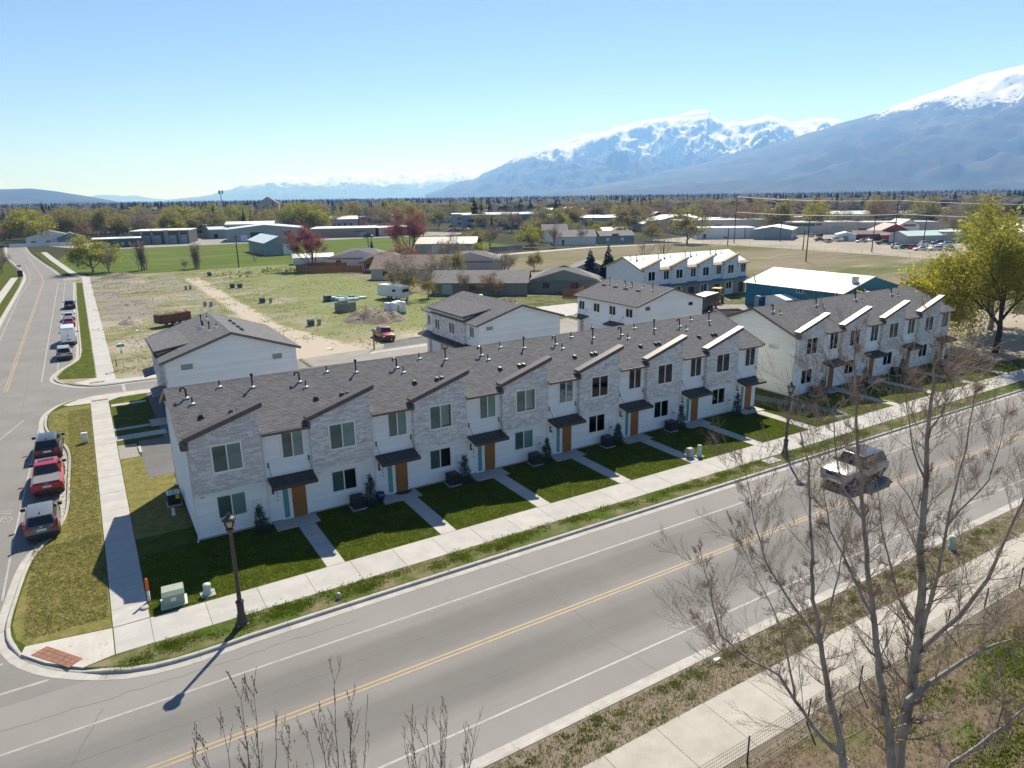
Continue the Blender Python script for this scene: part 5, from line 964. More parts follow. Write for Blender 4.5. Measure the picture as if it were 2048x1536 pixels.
# parking lots at the gravel yard
LOT=[('suv',(.35,.37,.4),'silver suv by the left end of the long white shop'),('suv',(.05,.06,.07),'dark suv beside the silver one at the white shop'),('sedan',(.3,.34,.36),'grey green car at the white shop wall'),('suv',(.2,.22,.25),'grey suv nearest the tall pole at the white shop'),
('sedan',(.3,.05,.07),'maroon car in front of the blue shop'),('suv',(.3,.33,.35),'grey suv second from the maroon car'),('pickup',(.6,.63,.65),'white pickup between the blue shop and silver shed'),('suv',(.4,.43,.45),'silver suv under the blue shop eave'),('suv',(.06,.06,.07),'black suv under the blue shop eave'),
('sedan',(.5,.6,.7),'pale blue car in the rear row'),('sedan',(.2,.3,.5),'blue car in the rear row'),
('sedan',(.5,.45,.38),'champagne car by the silver shed'),('sedan',(.6,.6,.6),'silver car behind the champagne one'),('pickup',(.02,.04,.06),'dark blue pickup alone on the gravel'),('pickup',(.65,.67,.68),'white pickup beside the tall pole'),('suv',(.04,.05,.06),'black and white boxy suv beside the white pickup'),('suv',(.45,.03,.05),'red boxy suv in the front row'),('sedan',(.72,.73,.74),'white car in the front row right of the red suv'),('suv',(.7,.71,.72),'white suv at the right end of the front row'),('pickup',(.55,.58,.6),'silver pickup behind the white car'),('suv',(.5,.05,.05),'red truck in front of the grey workshop'),('suv',(.02,.025,.03),'black suv in front of the maroon barn'),('suv',(.05,.055,.06),'dark suv by the block workshop'),('sedan',(.45,.5,.55),'silver car in the back row by the barn'),('sedan',(.3,.4,.55),'blue car in the back row by the barn'),('suv',(.6,.62,.63),'white van partly behind the willow'),('suv',(.35,.4,.36),'pale green car under the willow edge')]
LOTXY=[(246.3,233.7),(244.1,225.3),(245.9,223.4),(247.9,221.4),(262.3,183.4),(256.6,175.9),(264.1,177.3),(282.7,202.4),(285.1,200.0),(327.0,224.8),(329.0,222.6),(265.7,167.2),(273.0,168.6),(261.5,155.5),(246.4,141.8),(246.8,138.3),(248.4,136.8),(243.7,131.9),(247.2,128.8),(264.2,142.1),(282.3,151.3),(274.9,154.4),(274.9,142.9),(287.2,163.7),(284.9,165.9),(269.5,137.1),(248.6,124.7)]
for (x,y),(s,c,lab) in zip(LOTXY,LOT):
    car(s,lab,c,(x,y,0),R(random.choice((-38,142,52,-128))+random.uniform(-5,5)),'car' if s=='sedan' else ('pickup' if s=='pickup' else 'suv'),'cars on the gravel yard',detail=False)
r=random.Random(5)
for k in range(14):
    car(r.choice(('suv','sedan','pickup')),'small car far off in the town car park',r.choice(((.6,.6,.6),(.05,.05,.06),(.3,.03,.03),(.1,.15,.3))),(r.uniform(185,235),r.uniform(362,384),0),r.uniform(0,3),'car','cars in the town car park',detail=False)
# ---------------------------------------------------------------- trees
def rdir(rg,d,spread):
    v=Vector((rg.gauss(0,1),rg.gauss(0,1),rg.gauss(0,1))); v-=d*v.dot(d); v.normalize(); return (d*math.cos(spread)+v*math.sin(spread)).normalized()
def grow(mb,rg,p,d,ln,r,dep,up=.25,n=4,sides=4,kids=4,spread=.7,tips=None,wig=.12,minr=.004,start=.25,lk=.62):
    pts=[p.copy()]; rad=[r]; q=p.copy(); dd=d.copy()
    for i in range(n):
        dd=(dd+Vector((rg.uniform(-wig,wig),rg.uniform(-wig,wig),rg.uniform(-wig,wig)+up*.25))).normalized(); q=q+dd*(ln/n); pts.append(q.copy()); rad.append(max(minr,r*(1-(i+1)/n*.78)))
    mb.tube(pts,rad,sides,cap=False)
    if dep<=0:
        if tips is not None: tips.append((pts[-1],dd)); tips.append((pts[n//2],dd))
        return
    for k in range(kids):
        t=start+(1-start)*(k+rg.random())/kids; i=min(n-1,int(t*n)); a=pts[i].lerp(pts[i+1],t*n-i); base=(pts[i+1]-pts[i]).normalized()
        nd=rdir(rg,base,spread*rg.uniform(.7,1.2)); nd=(nd+Vector((0,0,up))).normalized()
        grow(mb,rg,a,nd,ln*lk*rg.uniform(.7,1.15)*(1.1-t*.4),max(minr,rad[i]*.55),dep-1,up,max(2,n-1),max(3,sides-1) if dep>1 else 3,kids,spread,tips,wig,minr,start,lk)
    if tips is not None: tips.append((pts[-1],dd))
def cards(mb,rg,pts,size,per,spread,flat=0):
    for p,d in pts:
        for k in range(per):
            c=p+Vector((rg.gauss(0,spread),rg.gauss(0,spread),rg.gauss(0,spread*.8))); s=size*rg.uniform(.6,1.4)
            a=Vector((rg.gauss(0,1),rg.gauss(0,1),rg.gauss(0,1)*(1-flat))).normalized()*s; b=a.orthogonal().normalized(); b=Matrix.Rotation(rg.uniform(0,6.28),3,a.normalized())@b*s*.7
            n=len(mb.v); mb.v+=[tuple(c-a*.6),tuple(c+b*.6),tuple(c+a*.7),tuple(c-b*.5)]; mb.f.append((n,n+1,n+2,n+3)); mb.m.append(0)
PROTO={}
def proto_leafy(key,seed,bark,leaf,h=10,crown=.9,dep=3,kids=5,size=.32,per=7,spr=.45,spread=.8,up=.1,trunk=.13,r=.02,wide=1.25,droop=0):
    rg=random.Random(seed); tr=MB(); tips=[]; th=h*trunk
    tr.tube([(0,0,-.3),(.02*h*rg.uniform(-1,1),.02*h*rg.uniform(-1,1),th*.6),(0,0,th)],[h*r*1.25,h*r,h*r*.85],7,cap=False)
    nm=rg.choice((4,5))
    for i in range(nm):
        a=2*math.pi*i/nm+rg.uniform(-.4,.4); tilt=rg.uniform(.25,.75)*wide; d=Vector((math.cos(a)*math.sin(tilt),math.sin(a)*math.sin(tilt),math.cos(tilt)))
        grow(tr,rg,Vector((0,0,th*rg.uniform(.8,1))),d,h*(1-trunk)*rg.uniform(.55,.75),h*r*.6,dep-1,up,4,5,kids,spread,tips,.18,h*.0012)
    grow(tr,rg,Vector((0,0,th)),Vector((0,0,1)),h*(1-trunk)*.8,h*r*.7,dep-1,up,4,5,kids,spread,tips,.14,h*.0012)
    cr=MB()
    if droop:
        ex=[]
        for p,d in tips:
            if rg.random()<.75:
                L_=rg.uniform(.6,1.2)*droop; o=Vector((rg.gauss(0,.3),rg.gauss(0,.3),0))
                for k in range(6): ex.append((p+o*k*.3-Vector((0,0,L_*k/6)),d))
        cards(cr,rg,ex,size*.75,3,.16)
    if per: cards(cr,rg,tips,size,per,spr)
    zm=max(v[2] for v in tr.v+cr.v); k=h/zm
    for b in (tr,cr): b.v=[(x*k,y*k,z*k) for x,y,z in b.v]
    PROTO[key]=(tr.mesh('trunk',M[bark],True),cr.mesh('crown',M[leaf]) if per else None,h)
def proto_conifer(key,seed,leaf,h=10,w=.2,n=26,taper=1.0):
    rg=random.Random(seed); tr=MB(); tr.tube([(0,0,-.3),(0,0,h*.5),(0,0,h*.97)],[h*.018,h*.011,.01],6,cap=False); cr=MB()
    for i in range(n):
        t=i/n; z=h*(.08+.9*t); rad=h*w*((1-t)**taper)+h*.012; m=max(4,int(11*(1-t)+4))
        for k in range(m):
            a=rg.uniform(0,6.28); L_=rad*rg.uniform(.7,1.15); dz=-L_*rg.uniform(.15,.5); c,s=math.cos(a),math.sin(a); wd=L_*.3+.05*h/10
            for q in range(2):
                f0=rg.uniform(0,.3); zz=z+rg.uniform(-.4,.4)*h/n
                p0=Vector((c*L_*f0,s*L_*f0,zz)); p1=Vector((c*L_,s*L_,zz+dz)); pm=p0.lerp(p1,.55); sd=Vector((-s,c,rg.uniform(-.5,.5))).normalized()*wd*rg.uniform(.6,1.1)
                nn=len(cr.v); cr.v+=[tuple(p0),tuple(pm+sd),tuple(p1),tuple(pm-sd-Vector((0,0,wd*.4)))]; cr.f.append((nn,nn+1,nn+2,nn+3)); cr.m.append(0)
    PROTO[key]=(tr.mesh('trunk',M['bark_dark'],True),cr.mesh('crown',M[leaf]),h)
def tree(key,name,label,loc,h,wide=1,rz=None,group=None,cat_='tree'):
    tm,cm,h0=PROTO[key]; s=h/h0; t=thing(name,label,cat_,loc,random.uniform(0,6.28) if rz is None else rz,group,(s*wide,s*wide,s))
    inst('trunk',tm,t)
    if cm: inst('crown',cm,t)
    return t
for i in range(3): proto_leafy('yg%d'%i,10+i,'bark_grey','leaf_yellowgreen',per=14,size=.36,spr=.6)
for i in range(3): proto_leafy('ol%d'%i,20+i,'bark_grey','leaf_olive',per=13,size=.32,spr=.62)
for i in range(2): proto_leafy('br%d'%i,30+i,'bark_grey','leaf_brown',per=11,size=.27,spr=.55)
for i in range(2): proto_leafy('gr%d'%i,35+i,'bark_grey','leaf_grey',per=12,size=.2,spr=.5,up=.3,wide=1)
for i in range(2): proto_leafy('ba%d'%i,40+i,'bark_grey','leaf_grey',per=1,size=.1,spr=.2,dep=4,kids=4,up=.35)
proto_leafy('bright',50,'bark_dark','leaf_bright',per=14,size=.3); proto_leafy('bright1',51,'bark_dark','leaf_bright',per=22,size=.26,spr=.6)
proto_leafy('red0',60,'bark_red','leaf_red',per=16,size=.1,spr=.34,up=.4,dep=4,kids=5,spread=.6,trunk=.05,wide=1.0); proto_leafy('red1',61,'bark_red','leaf_red',per=16,size=.1,spr=.34,up=.35,dep=4,kids=5,spread=.6,trunk=.08,wide=1.0)
proto_leafy('bare_up',70,'bark_pale','leaf_grey',per=1,size=.09,spr=.15,up=.5,dep=4,kids=5,spread=.45,trunk=.08,wide=.6)
proto_leafy('big',80,'bark_dark','leaf_willow',h=18,per=20,size=.21,spr=.85,dep=4,kids=5,spread=.75,up=-.02,trunk=.24,wide=1.5,r=.02,droop=4.2)
for i in range(3): proto_conifer('con%d'%i,90+i,'leaf_conifer',w=(.15,.2,.24)[i])
proto_conifer('spr0',95,'leaf_spruce',w=.3,n=34,taper=.8); proto_conifer('spr1',96,'leaf_spruce',w=.27,n=34,taper=.8)
# columnar thuja like bare bushes
def proto_column(key,seed,bark,leaf,h,w,n,per,size):
    rg=random.Random(seed); tr=MB(); tips=[]
    for i in range(n):
        a=rg.uniform(0,6.28); t=rg.uniform(.02,.16); grow(tr,rg,Vector((rg.gauss(0,w*.15),rg.gauss(0,w*.15),-.1)),Vector((math.cos(a)*t,math.sin(a)*t,1)).normalized(),h*rg.uniform(.6,1),h*.008,2,.4,4,3,5,.35,tips,.08,.006,.1,.4)
    cr=MB(); cards(cr,rg,tips,size,per,size*1.4); PROTO[key]=(tr.mesh('trunk',M[bark]),cr.mesh('crown',M[leaf]),h)
proto_column('col',100,'bark_grey','leaf_grey',7,2,16,2,.18)
# --- individual trees that stand out
tree('red0','red_maple','rounded red budding maple behind the wooden fence',(56.7,202.8,0),14.8,1.5); tree('red1','red_maple','tall red budding maple by the beige metal barn',(98.9,228.9,0),18,1.35)
tree('red1','red_maple','small red budding maple between the brown roofs',(82,196,0),8,1.3)
tree('yg0','willow_tree','yellow green willow leaning at the end of the side street',(2.6,238.6,0),11.5,1.5); tree('gr0','bare_bush','grey twiggy bush beside the leaning willow',(6.5,234.5,0),7.5,1.2)
tree('col','columnar_bush','tall narrow bare bush at the pasture edge, left one of two',(15.7,236.2,0),7.3,1.5); tree('col','columnar_bush','narrow bare bush leaning left at the pasture edge, right of two',(29.7,230.4,0),6.6,1.5); tree('gr1','bare_bush','low bare bush between the two columnar bushes',(26.6,232,0),3.3,1.2); tree('ba0','bare_tree','thin bare tree in front of the blue grey shed',(48.5,240,0),6.5,.9)
tree('con0','fir_tree','small dark conical fir on the lawn behind the grey roof',(95.6,258.5,0),5.6,1.2)
tree('spr0','blue_spruce','blue spruce left of the pair behind the white fourplex',(98.3,126.4,0),8.6,1.05); tree('spr1','blue_spruce','taller blue spruce right of the pair',(101.8,124.2,0),9.6,1.05)
tree('ba0','bare_tree','spreading bare tree on the field, left of two',(149,164.5,0),8.8,1.3); tree('ba1','bare_tree','spreading bare tree on the field, right of two',(154.5,162,0),9.2,1.3)
tree('ol0','green_tree','large olive green tree at the far edge of the field',(212.8,209.4,0),16.3,1.25)
tree('gr1','bare_tree','tall grey twiggy tree beside the travel trailer',(55.2,131,0),10.5,1.15); tree('bare_up','bare_tree','slim bare tree in front of the cream barn',(92.4,181,0),9.5,.7); tree('gr0','bare_tree','slim twiggy tree beside the slim bare one',(95.5,183,0),8,.6)
tree('ol1','green_bush','dense green bush on the field behind the grey roofs',(106.5,162,0),5.2,1.1); tree('ol2','green_bush','round olive bush behind the travel trailer',(59.5,130,0),4.6,1.0)
tree('yg1','green_tree','round yellow green tree by the path',(152,233,0),8,1.2); tree('gr1','bare_tree','dark slim tree right of the round yellow green one',(160,229,0),11,.8)
tree('bright','yellow_tree','bright yellow green tree by the white hall',(.5,487.6,0),11,1.1)
tree('br0','brown_bush','copper brown bush behind the stone front fourplex',(71.5,124.5,0),5.5,1.2); tree('gr0','bare_tree','pale bare tree left of the copper brown bush',(66.5,128,0),6,.9)
tree('gr1','street_tree','bare street tree at the left edge beside the side street',(-20.3,256,0),8,1.1); tree('gr0','street_tree','bare twiggy tree further along the left of the side street',(-27,300,0),9,1.2)
tree('yg2','garden_tree','small green tree in front of the hipped brown roof',(60.5,150.5,0),5,1); 
tree('red0','young_plum','small red leaved tree by the fourplex without stone',(59.5,75.5,0),2.6,1)
tree('con1','fir_tree','left of two tall dark firs beyond the warehouse',(91,470,0),16,.8); tree('con0','fir_tree','right of two tall dark firs beyond the warehouse',(96,472,0),15.5,.9)
tree('br1','orange_willow','wide orange brown willow in the town',(258,352,0),17,1.5); tree('yg0','green_tree','tall yellow green tree in front of the orange willow',(236,332,0),14,1); tree('con2','fir_tree','dark narrow fir in front of the town car park',(190,330,0),11,.8); tree('gr0','bare_tree','dark bare crowned tree in the town centre',(218,477,0),16.5,1.1)
tree('ol0','willow_tree','huge olive green willow beyond the gravel yard',(395,212,0),19,1.35); tree('br1','copper_tree','rusty copper tree right of the huge willow',(420,190,0),12,1.3); tree('con1','fir_tree','tall dark fir by the tall power pole',(470,285,0),19,1); tree('con2','pine_tree','broad dark pine at the middle of the tree line',(520,400,0),18,1.2)
for key,lab,x,y,h in (('gr0','grey twiggy garden tree before the wide brown roof',63,158,7),('yg2','small green garden tree left of the grey green house',60,141,5),('gr1','grey garden tree behind the grey green house',72,152,8),('ol1','olive garden tree between the two hipped roofs',80,160,7),('gr0','grey garden tree behind the low hipped house',90,150,8),('red1','reddish garden tree beside the brown hipped roof',77,176,7.5),('gr1','tall grey garden tree before the cream barn',97,196,10),('yg1','small yellow green tree at the path bend',112,204,5.5),('ol2','olive garden tree right of the cream barn',127,232,9),('gr0','grey garden tree behind the grey board fence',136,238,11),('br0','brown garden tree behind the grey board fence',131,246,9),('yg0','green garden tree beside the white gabled house',163,248,9),('gr1','grey tree left of the slate blue cottage',184,246,10)): tree(key,'garden_tree',lab,(x,y,0),h,1.15)
# the big willow at the right edge and the yellow maple under it
tree('big','large_willow','large willow with fresh yellow green leaves at the right edge',(96.5,41.2,0),20.5,.95,rz=2.1)
tree('bright1','yellow_maple','bright yellow maple in front of the large willow',(91.5,47.3,0),11.5,1.25)
tree('yg2','willow_tree','second green willow behind the large one at the right edge',(112,49,0),18,1.2)
# --- distant tree belts
KIND={'yg':'yellow green tree','ol':'olive green tree','gr':'grey twiggy tree','br':'brown budding tree','co':'dark fir','ba':'bare tree'}
MARKS=[(-12,412,'the white and teal hall'),(14,365,'the dark office wing'),(34,372,'the four garage doors'),(63,366,'the left end of the grey warehouse'),(88,360,'the right end of the grey warehouse'),(115,360,'the tan store'),(148,358,'the brown store'),(113,230,'the cream roofed barn'),(175,235,'the white gabled house'),(194,232,'the slate blue cottage'),(206,392,'the grey office block'),(240,440,'the white clinic'),(283,305,'the mint green roof'),(300,335,'the blue long roof'),(246,219,'the long white shop'),(262,200,'the blue grey shop'),(280,250,'the beige hall'),(270,178,'the silver shed'),(289,172,'the red barn'),(278,150,'the pale green roof'),(310,120,'the white arena roof')]
def auto_label(key,x,y):
    a=math.atan2(x,y); mk=min(MARKS,key=lambda m:abs(math.atan2(m[0],m[1])-a)); return '%s behind %s'%(KIND[key[:2]],mk[2])
rg=random.Random(77)
def belt(n,a0,a1,d0,d1,kinds,hmin,hmax,name,label,group,cat_='tree'):
    for k in range(n):
        a=R(rg.uniform(a0,a1)); d=d0+(d1-d0)*rg.random()**.8; x,y=d*math.sin(a),d*math.cos(a)
        key=rg.choice(kinds); h=rg.uniform(hmin,hmax); tree(key,name,auto_label(key,x,y),(x,y,0),h,rg.uniform(.95,1.4),group=group,cat_=cat_)
belt(46,-5,9,415,560,('yg0','yg1','yg2','ol0','ol1'),12,19,'green_tree','yellow green leafing tree in the belt left of the town','green trees left of the town')
belt(30,-6,5,400,560,('gr0','gr1','br0','ol2','br1'),11,18,'bare_tree','brownish bare tree along the left end of the side street','bare trees at the left')
belt(56,8,24,420,680,('yg1','ol0','ol1','ol2','gr0','br0','yg2'),12,19,'belt_tree','olive leafing tree behind the warehouse and stores','trees behind the warehouse')
belt(52,22,42,390,720,('yg1','ol0','ol1','ol2','gr0','gr1','br0'),11,17,'town_tree','leafing tree among the buildings of the town centre','trees in the town centre')
belt(76,40,66,350,700,('ol0','ol1','gr0','gr1','br0','yg0','br1','gr0'),12,19,'yard_tree','leafing tree in the belt behind the gravel yard','trees behind the gravel yard')
belt(16,30,44,290,390,('ol1','ol2','gr0','yg1'),7,11,'garden_tree','garden tree around the houses beyond the field','garden trees beyond the field')
belt(34,-8,24,480,900,('con0','con1','con2'),13,22,'fir_tree','dark fir above the tree belt left of the town','firs left of the town')
belt(44,24,66,450,900,('con0','con1','con2'),13,21,'fir_tree','dark fir above the tree belt right of the town','firs right of the town')
# far-off wood on the valley floor and lower slopes
mb=MB(); rg=random.Random(5)
for k in range(8500):
    a=R(rg.uniform(-14,70)); d=700+4200*rg.random()**1.9; x,y=d*math.sin(a),d*math.cos(a)
    cl=noise.noise(Vector((x/160,y/160,3)))+rg.uniform(-.35,.35); con=cl>.22 if d<1800 else cl>-.25
    h=rg.uniform(12,20); w=h*(.2 if con else rg.uniform(.45,.75)); n=len(mb.v); ph=rg.uniform(0,6.28); s=6
    if con:
        for (rr,zz) in ((w,.05),(w*.62,.42),(w*.3,.72)): mb.v+=[(x+math.cos(ph+6.283*i/s)*rr*rg.uniform(.7,1.2),y+math.sin(ph+6.283*i/s)*rr*rg.uniform(.7,1.2),h*zz*rg.uniform(.9,1.1)) for i in range(s)]
        mb.v.append((x,y,h))
        for q in (0,1):
            for i in range(s): mb.f.append((n+q*s+i,n+q*s+(i+1)%s,n+(q+1)*s+(i+1)%s,n+(q+1)*s+i)); mb.m.append(0)
        for i in range(s): mb.f.append((n+2*s+i,n+2*s+(i+1)%s,n+3*s)); mb.m.append(0)
    else:
        h*=.72; mi=rg.choice((1,1,2,2,3))
        for (rr,zz) in ((w*.45,.08),(w,.45),(w*.75,.8)): mb.v+=[(x+math.cos(ph+6.283*i/s)*rr*rg.uniform(.7,1.25),y+math.sin(ph+6.283*i/s)*rr*rg.uniform(.7,1.25),h*zz*rg.uniform(.85,1.15)) for i in range(s)]
        mb.v.append((x,y,h))
        for q in (0,1):
            for i in range(s): mb.f.append((n+q*s+i,n+q*s+(i+1)%s,n+(q+1)*s+(i+1)%s,n+(q+1)*s+i)); mb.m.append(mi)
        for i in range(s): mb.f.append((n+2*s+i,n+2*s+(i+1)%s,n+3*s)); mb.m.append(mi)
tag(mb.build('distant_wood',[M['leaf_far'],M['leaf_far2'],M['leaf_far3'],M['leaf_far4']]),'far-off mixed wood covering the valley floor below the mountains','wood',kind='stuff')
# ---------------------------------------------------------------- foreground bare trees
COT1=[(0.36,[(20.89,9.56,-0.42),(20.71,9.67,2.46),(20.8,9.62,4.4),(20.75,9.64,6.26),(20.63,9.71,8.04),(20.44,9.83,9.75),(20.34,9.9,11.39),(20.22,9.97,12.97),(20.12,10.03,14.18),(20.08,10.05,15.07),(20.16,10.0,15.79)]),(0.13,[(21.25,9.81,5.78),(21.39,9.72,7.79),(21.45,9.69,8.84),(21.5,9.66,10.04),(21.54,9.63,11.2),(21.63,9.58,12.49),(21.65,9.57,13.74),(21.65,9.57,14.65)]),(0.15,[(21.39,9.84,5.52),(22.36,9.25,6.77),(22.93,8.9,8.05),(23.2,8.73,9.44),(23.5,8.55,10.79),(23.87,8.33,11.93),(23.94,8.28,13.04)]),(0.16,[(20.2,9.4,4.44),(21.2,8.78,5.53),(21.91,8.35,6.23),(22.65,7.9,6.57),(23.51,7.38,6.95)]),(0.24,[(20.35,9.53,1.14),(20.04,9.73,3.13),(19.47,10.08,5.77),(19.12,10.29,7.56),(18.8,10.48,9.11),(18.59,10.61,10.6),(18.37,10.75,12.03),(18.16,10.87,13.26),(18.02,10.96,14.31),(17.89,11.04,15.18),(17.85,11.06,16.03)]),(0.08,[(18.79,10.14,7.59),(18.1,10.56,9.13),(17.47,10.94,10.44),(17.25,11.08,11.55),(17.05,11.2,12.48)]),(0.09,[(20.95,9.88,6.6),(20.44,10.19,7.51),(19.84,10.55,9.27),(19.57,10.72,10.62),(19.34,10.86,11.77)]),(0.07,[(21.94,9.86,9.83),(22.43,9.56,10.67),(22.8,9.33,11.34),(22.98,9.22,12.32),(22.97,9.23,13.28)]),(0.05,[(20.01,9.86,13.04),(20.21,9.74,13.79),(20.42,9.61,14.53),(20.36,9.65,15.4)]),(0.05,[(20.08,9.82,11.8),(19.66,10.07,12.74),(19.43,10.21,13.66),(19.23,10.34,14.7)]),(0.06,[(18.19,10.38,10.8),(17.63,10.73,11.75),(17.27,10.94,12.97),(17.12,11.04,14.0),(16.88,11.19,14.73)])]
COT2=[(0.24,[(19.13,10.21,-0.42),(18.68,10.48,2.83),(18.23,10.75,4.37),(17.79,11.02,6.4),(17.49,11.2,7.98),(17.24,11.35,10.0),(17.11,11.44,11.29),(16.99,11.51,12.39),(16.68,11.7,13.46)]),(0.08,[(17.4,10.79,6.69),(16.5,11.34,8.25),(15.78,11.78,9.59),(15.45,11.98,10.72),(15.27,12.09,11.66),(15.1,12.2,12.43)]),(0.12,[(17.9,10.01,3.0),(17.3,10.38,3.76),(16.54,10.85,5.06),(16.08,11.12,5.95),(15.28,11.62,6.49),(14.46,12.11,7.37),(14.13,12.31,8.88),(13.86,12.48,10.01)]),(0.07,[(17.65,11.57,4.05),(17.22,11.84,6.12),(16.7,12.16,7.75),(16.09,12.53,8.97),(15.62,12.81,10.16)]),(0.07,[(18.07,11.2,6.18),(18.32,11.05,8.13),(18.41,10.99,9.66),(18.41,10.99,10.97)]),(0.035,[(15.53,11.81,6.27),(15.16,12.04,6.1),(14.6,12.38,6.81),(14.17,12.64,7.68)])]
COT3=[(0.2,[(19.87,8.42,1.56),(20.57,8.0,2.88),(21.19,7.62,3.61),(21.74,7.28,4.3),(22.5,6.82,5.21),(22.81,6.63,6.42)]),(0.05,[(21.76,7.5,3.88),(21.8,7.48,5.42),(22.1,7.3,6.8)])]
def cottonwood(label,limbs,seed,tw=1.0):
    rg=random.Random(seed); base=limbs[0][1][0]; t=thing('bare_cottonwood',label,'tree',(base[0],base[1],0)); o=Vector((base[0],base[1],0)); tips=[]; br=MB(); tk=MB()
    for i,(r,pts) in enumerate(limbs):
        P=[Vector(p)-o for p in pts]
        if i==0: P[0].z=min(P[0].z,-.3)
        Q=[]
        for a,b in zip(P,P[1:]):
            m=max(2,int((b-a).length/.5))
            for k in range(m): Q.append(a.lerp(b,k/m)+Vector((rg.gauss(0,.02),rg.gauss(0,.02),0)))
        Q.append(P[-1]); n=len(Q); rad=[max(.01,r*.7*(1-.9*(k/(n-1))**.7)) for k in range(n)]
        (tk if r>.055 else br).tube(Q,rad,9 if r>.1 else 6,cap=False)
        for k in range(2 if i else max(3,n//5),n):
            for c in range(rg.choice((2,2,3))):
                dr=(Q[k]-Q[k-1]).normalized(); nd=rdir(rg,dr,rg.uniform(.55,1.15)); nd.z=abs(nd.z)*.7+.25; nd.normalize(); ln=(rg.uniform(1.2,2.8) if rg.random()<.45 else rg.uniform(.4,1.1))*(1-.35*k/n)*tw
                grow(br,rg,Q[k],nd,ln,max(.007,rad[k]*.26),2,.24,4,3,7,.62,tips,.17,.0034,.12,.54)
    tk.build('trunk',M['bark_pale'],t,True); br.build('branches',M['bark_twig'],t,True)
    bd=MB()
    for p,d in tips:
        for k in range(1):
            c=p+Vector((rg.gauss(0,.03),rg.gauss(0,.03),rg.gauss(0,.03))); e=(d+Vector((rg.gauss(0,.3),rg.gauss(0,.3),rg.gauss(0,.3)))).normalized()*.032; s=e.orthogonal().normalized()*.009; n=len(bd.v); bd.v+=[tuple(c-e*.4),tuple(c+s),tuple(c+e),tuple(c-s)]; bd.f.append((n,n+1,n+2,n+3)); bd.m.append(0)
    tag(bd.build('buds',M['bud'],t),kind='stuff'); return t
cottonwood('tall bare cottonwood with several pale trunks at the lower right',COT1,3); cottonwood('leaning bare cottonwood left of the tallest one',COT2,5,.95); cottonwood('low bare trunk leaning out at the bottom right corner',COT3,8)
def sapling(label,base,tops,seed):
    rg=random.Random(seed); t=thing('bare_maple',label,'tree',(*base,0)); tips=[]; tk=MB(); br=MB(); o=Vector((*base,0)); h=max(p[2] for p in tops)
    tk.tube([(0,0,-.2),(.03,.02,2),(0,.03,h*.45)],[.15,.12,.08],8,cap=False)
    for tp in tops:
        T=Vector(tp)-o; S=Vector((0,0,h*rg.uniform(.3,.45))); mid=S.lerp(T,.5)+Vector((T.x*.12,T.y*.12,-.25)); Q=[]
        for k in range(13): u=k/12; Q.append(S*(1-u)**2+mid*2*u*(1-u)+T*u*u+Vector((rg.gauss(0,.012),rg.gauss(0,.012),0)))
        rad=[max(.0045,.034*(1-u/12*.9)) for u in range(13)]; br.tube(Q,rad,5,cap=False)
        for k in range(3,13):
            for s in (0,1):
                if rg.random()<.42: continue
                dr=(Q[k]-Q[k-1]).normalized(); nd=rdir(rg,dr,rg.uniform(.3,.6)); nd.z=abs(nd.z)+.35; nd.normalize(); grow(br,rg,Q[k],nd,rg.uniform(.6,1.5)*(1.15-k/16),max(.0055,rad[k]*.45),1,.4,4,3,3,.5,tips,.06,.0035,.3,.42)
    tk.build('trunk',M['bark_grey'],t,True); br.build('branches',M['bark_dark2'],t,True); bd=MB()
    for p,d in tips:
        for k in range(3):
            c=p-d*rg.uniform(0,.35)*(k>0); e=d*.04; s=e.orthogonal().normalized()*.014; n=len(bd.v); bd.v+=[tuple(c-e*.5),tuple(c+s),tuple(c+e),tuple(c-s)]; bd.f.append((n,n+1,n+2,n+3)); bd.m.append(0)
    tag(bd.build('buds',M['bud'],t),kind='stuff'); return t
mat('bark_dark2',(.26,.215,.19),(.18,.15,.135),scale=8,rough=.9)
sapling('bare budding maple top at the bottom edge, tallest of three',(1.2,12.3),[(1.35,12.2,10.90),(1.62,12.4,10.70),(.62,12.1,10.25),(1.0,12.6,10.10),(.45,12.5,9.70),(1.95,12.3,10.30),(2.1,12.0,9.80),(1.3,11.8,10.00)],11)
sapling('bare budding maple top at the bottom edge, middle of three',(2.9,12.4),[(3.15,12.4,10.35),(2.75,12.3,9.80),(3.5,12.5,9.60),(2.5,12.2,9.40),(3.3,12.0,9.50),(3.75,12.4,9.00)],12)
sapling('bare budding maple top at the bottom edge, right one of three',(5.2,12.3),[(5.05,12.2,8.85),(4.75,12.4,8.60),(5.45,12.3,8.60),(5.7,12.5,8.30),(6.1,12.2,8.00),(6.4,12.4,7.70),(4.5,12.1,8.30),(5.3,11.9,8.40)],13)
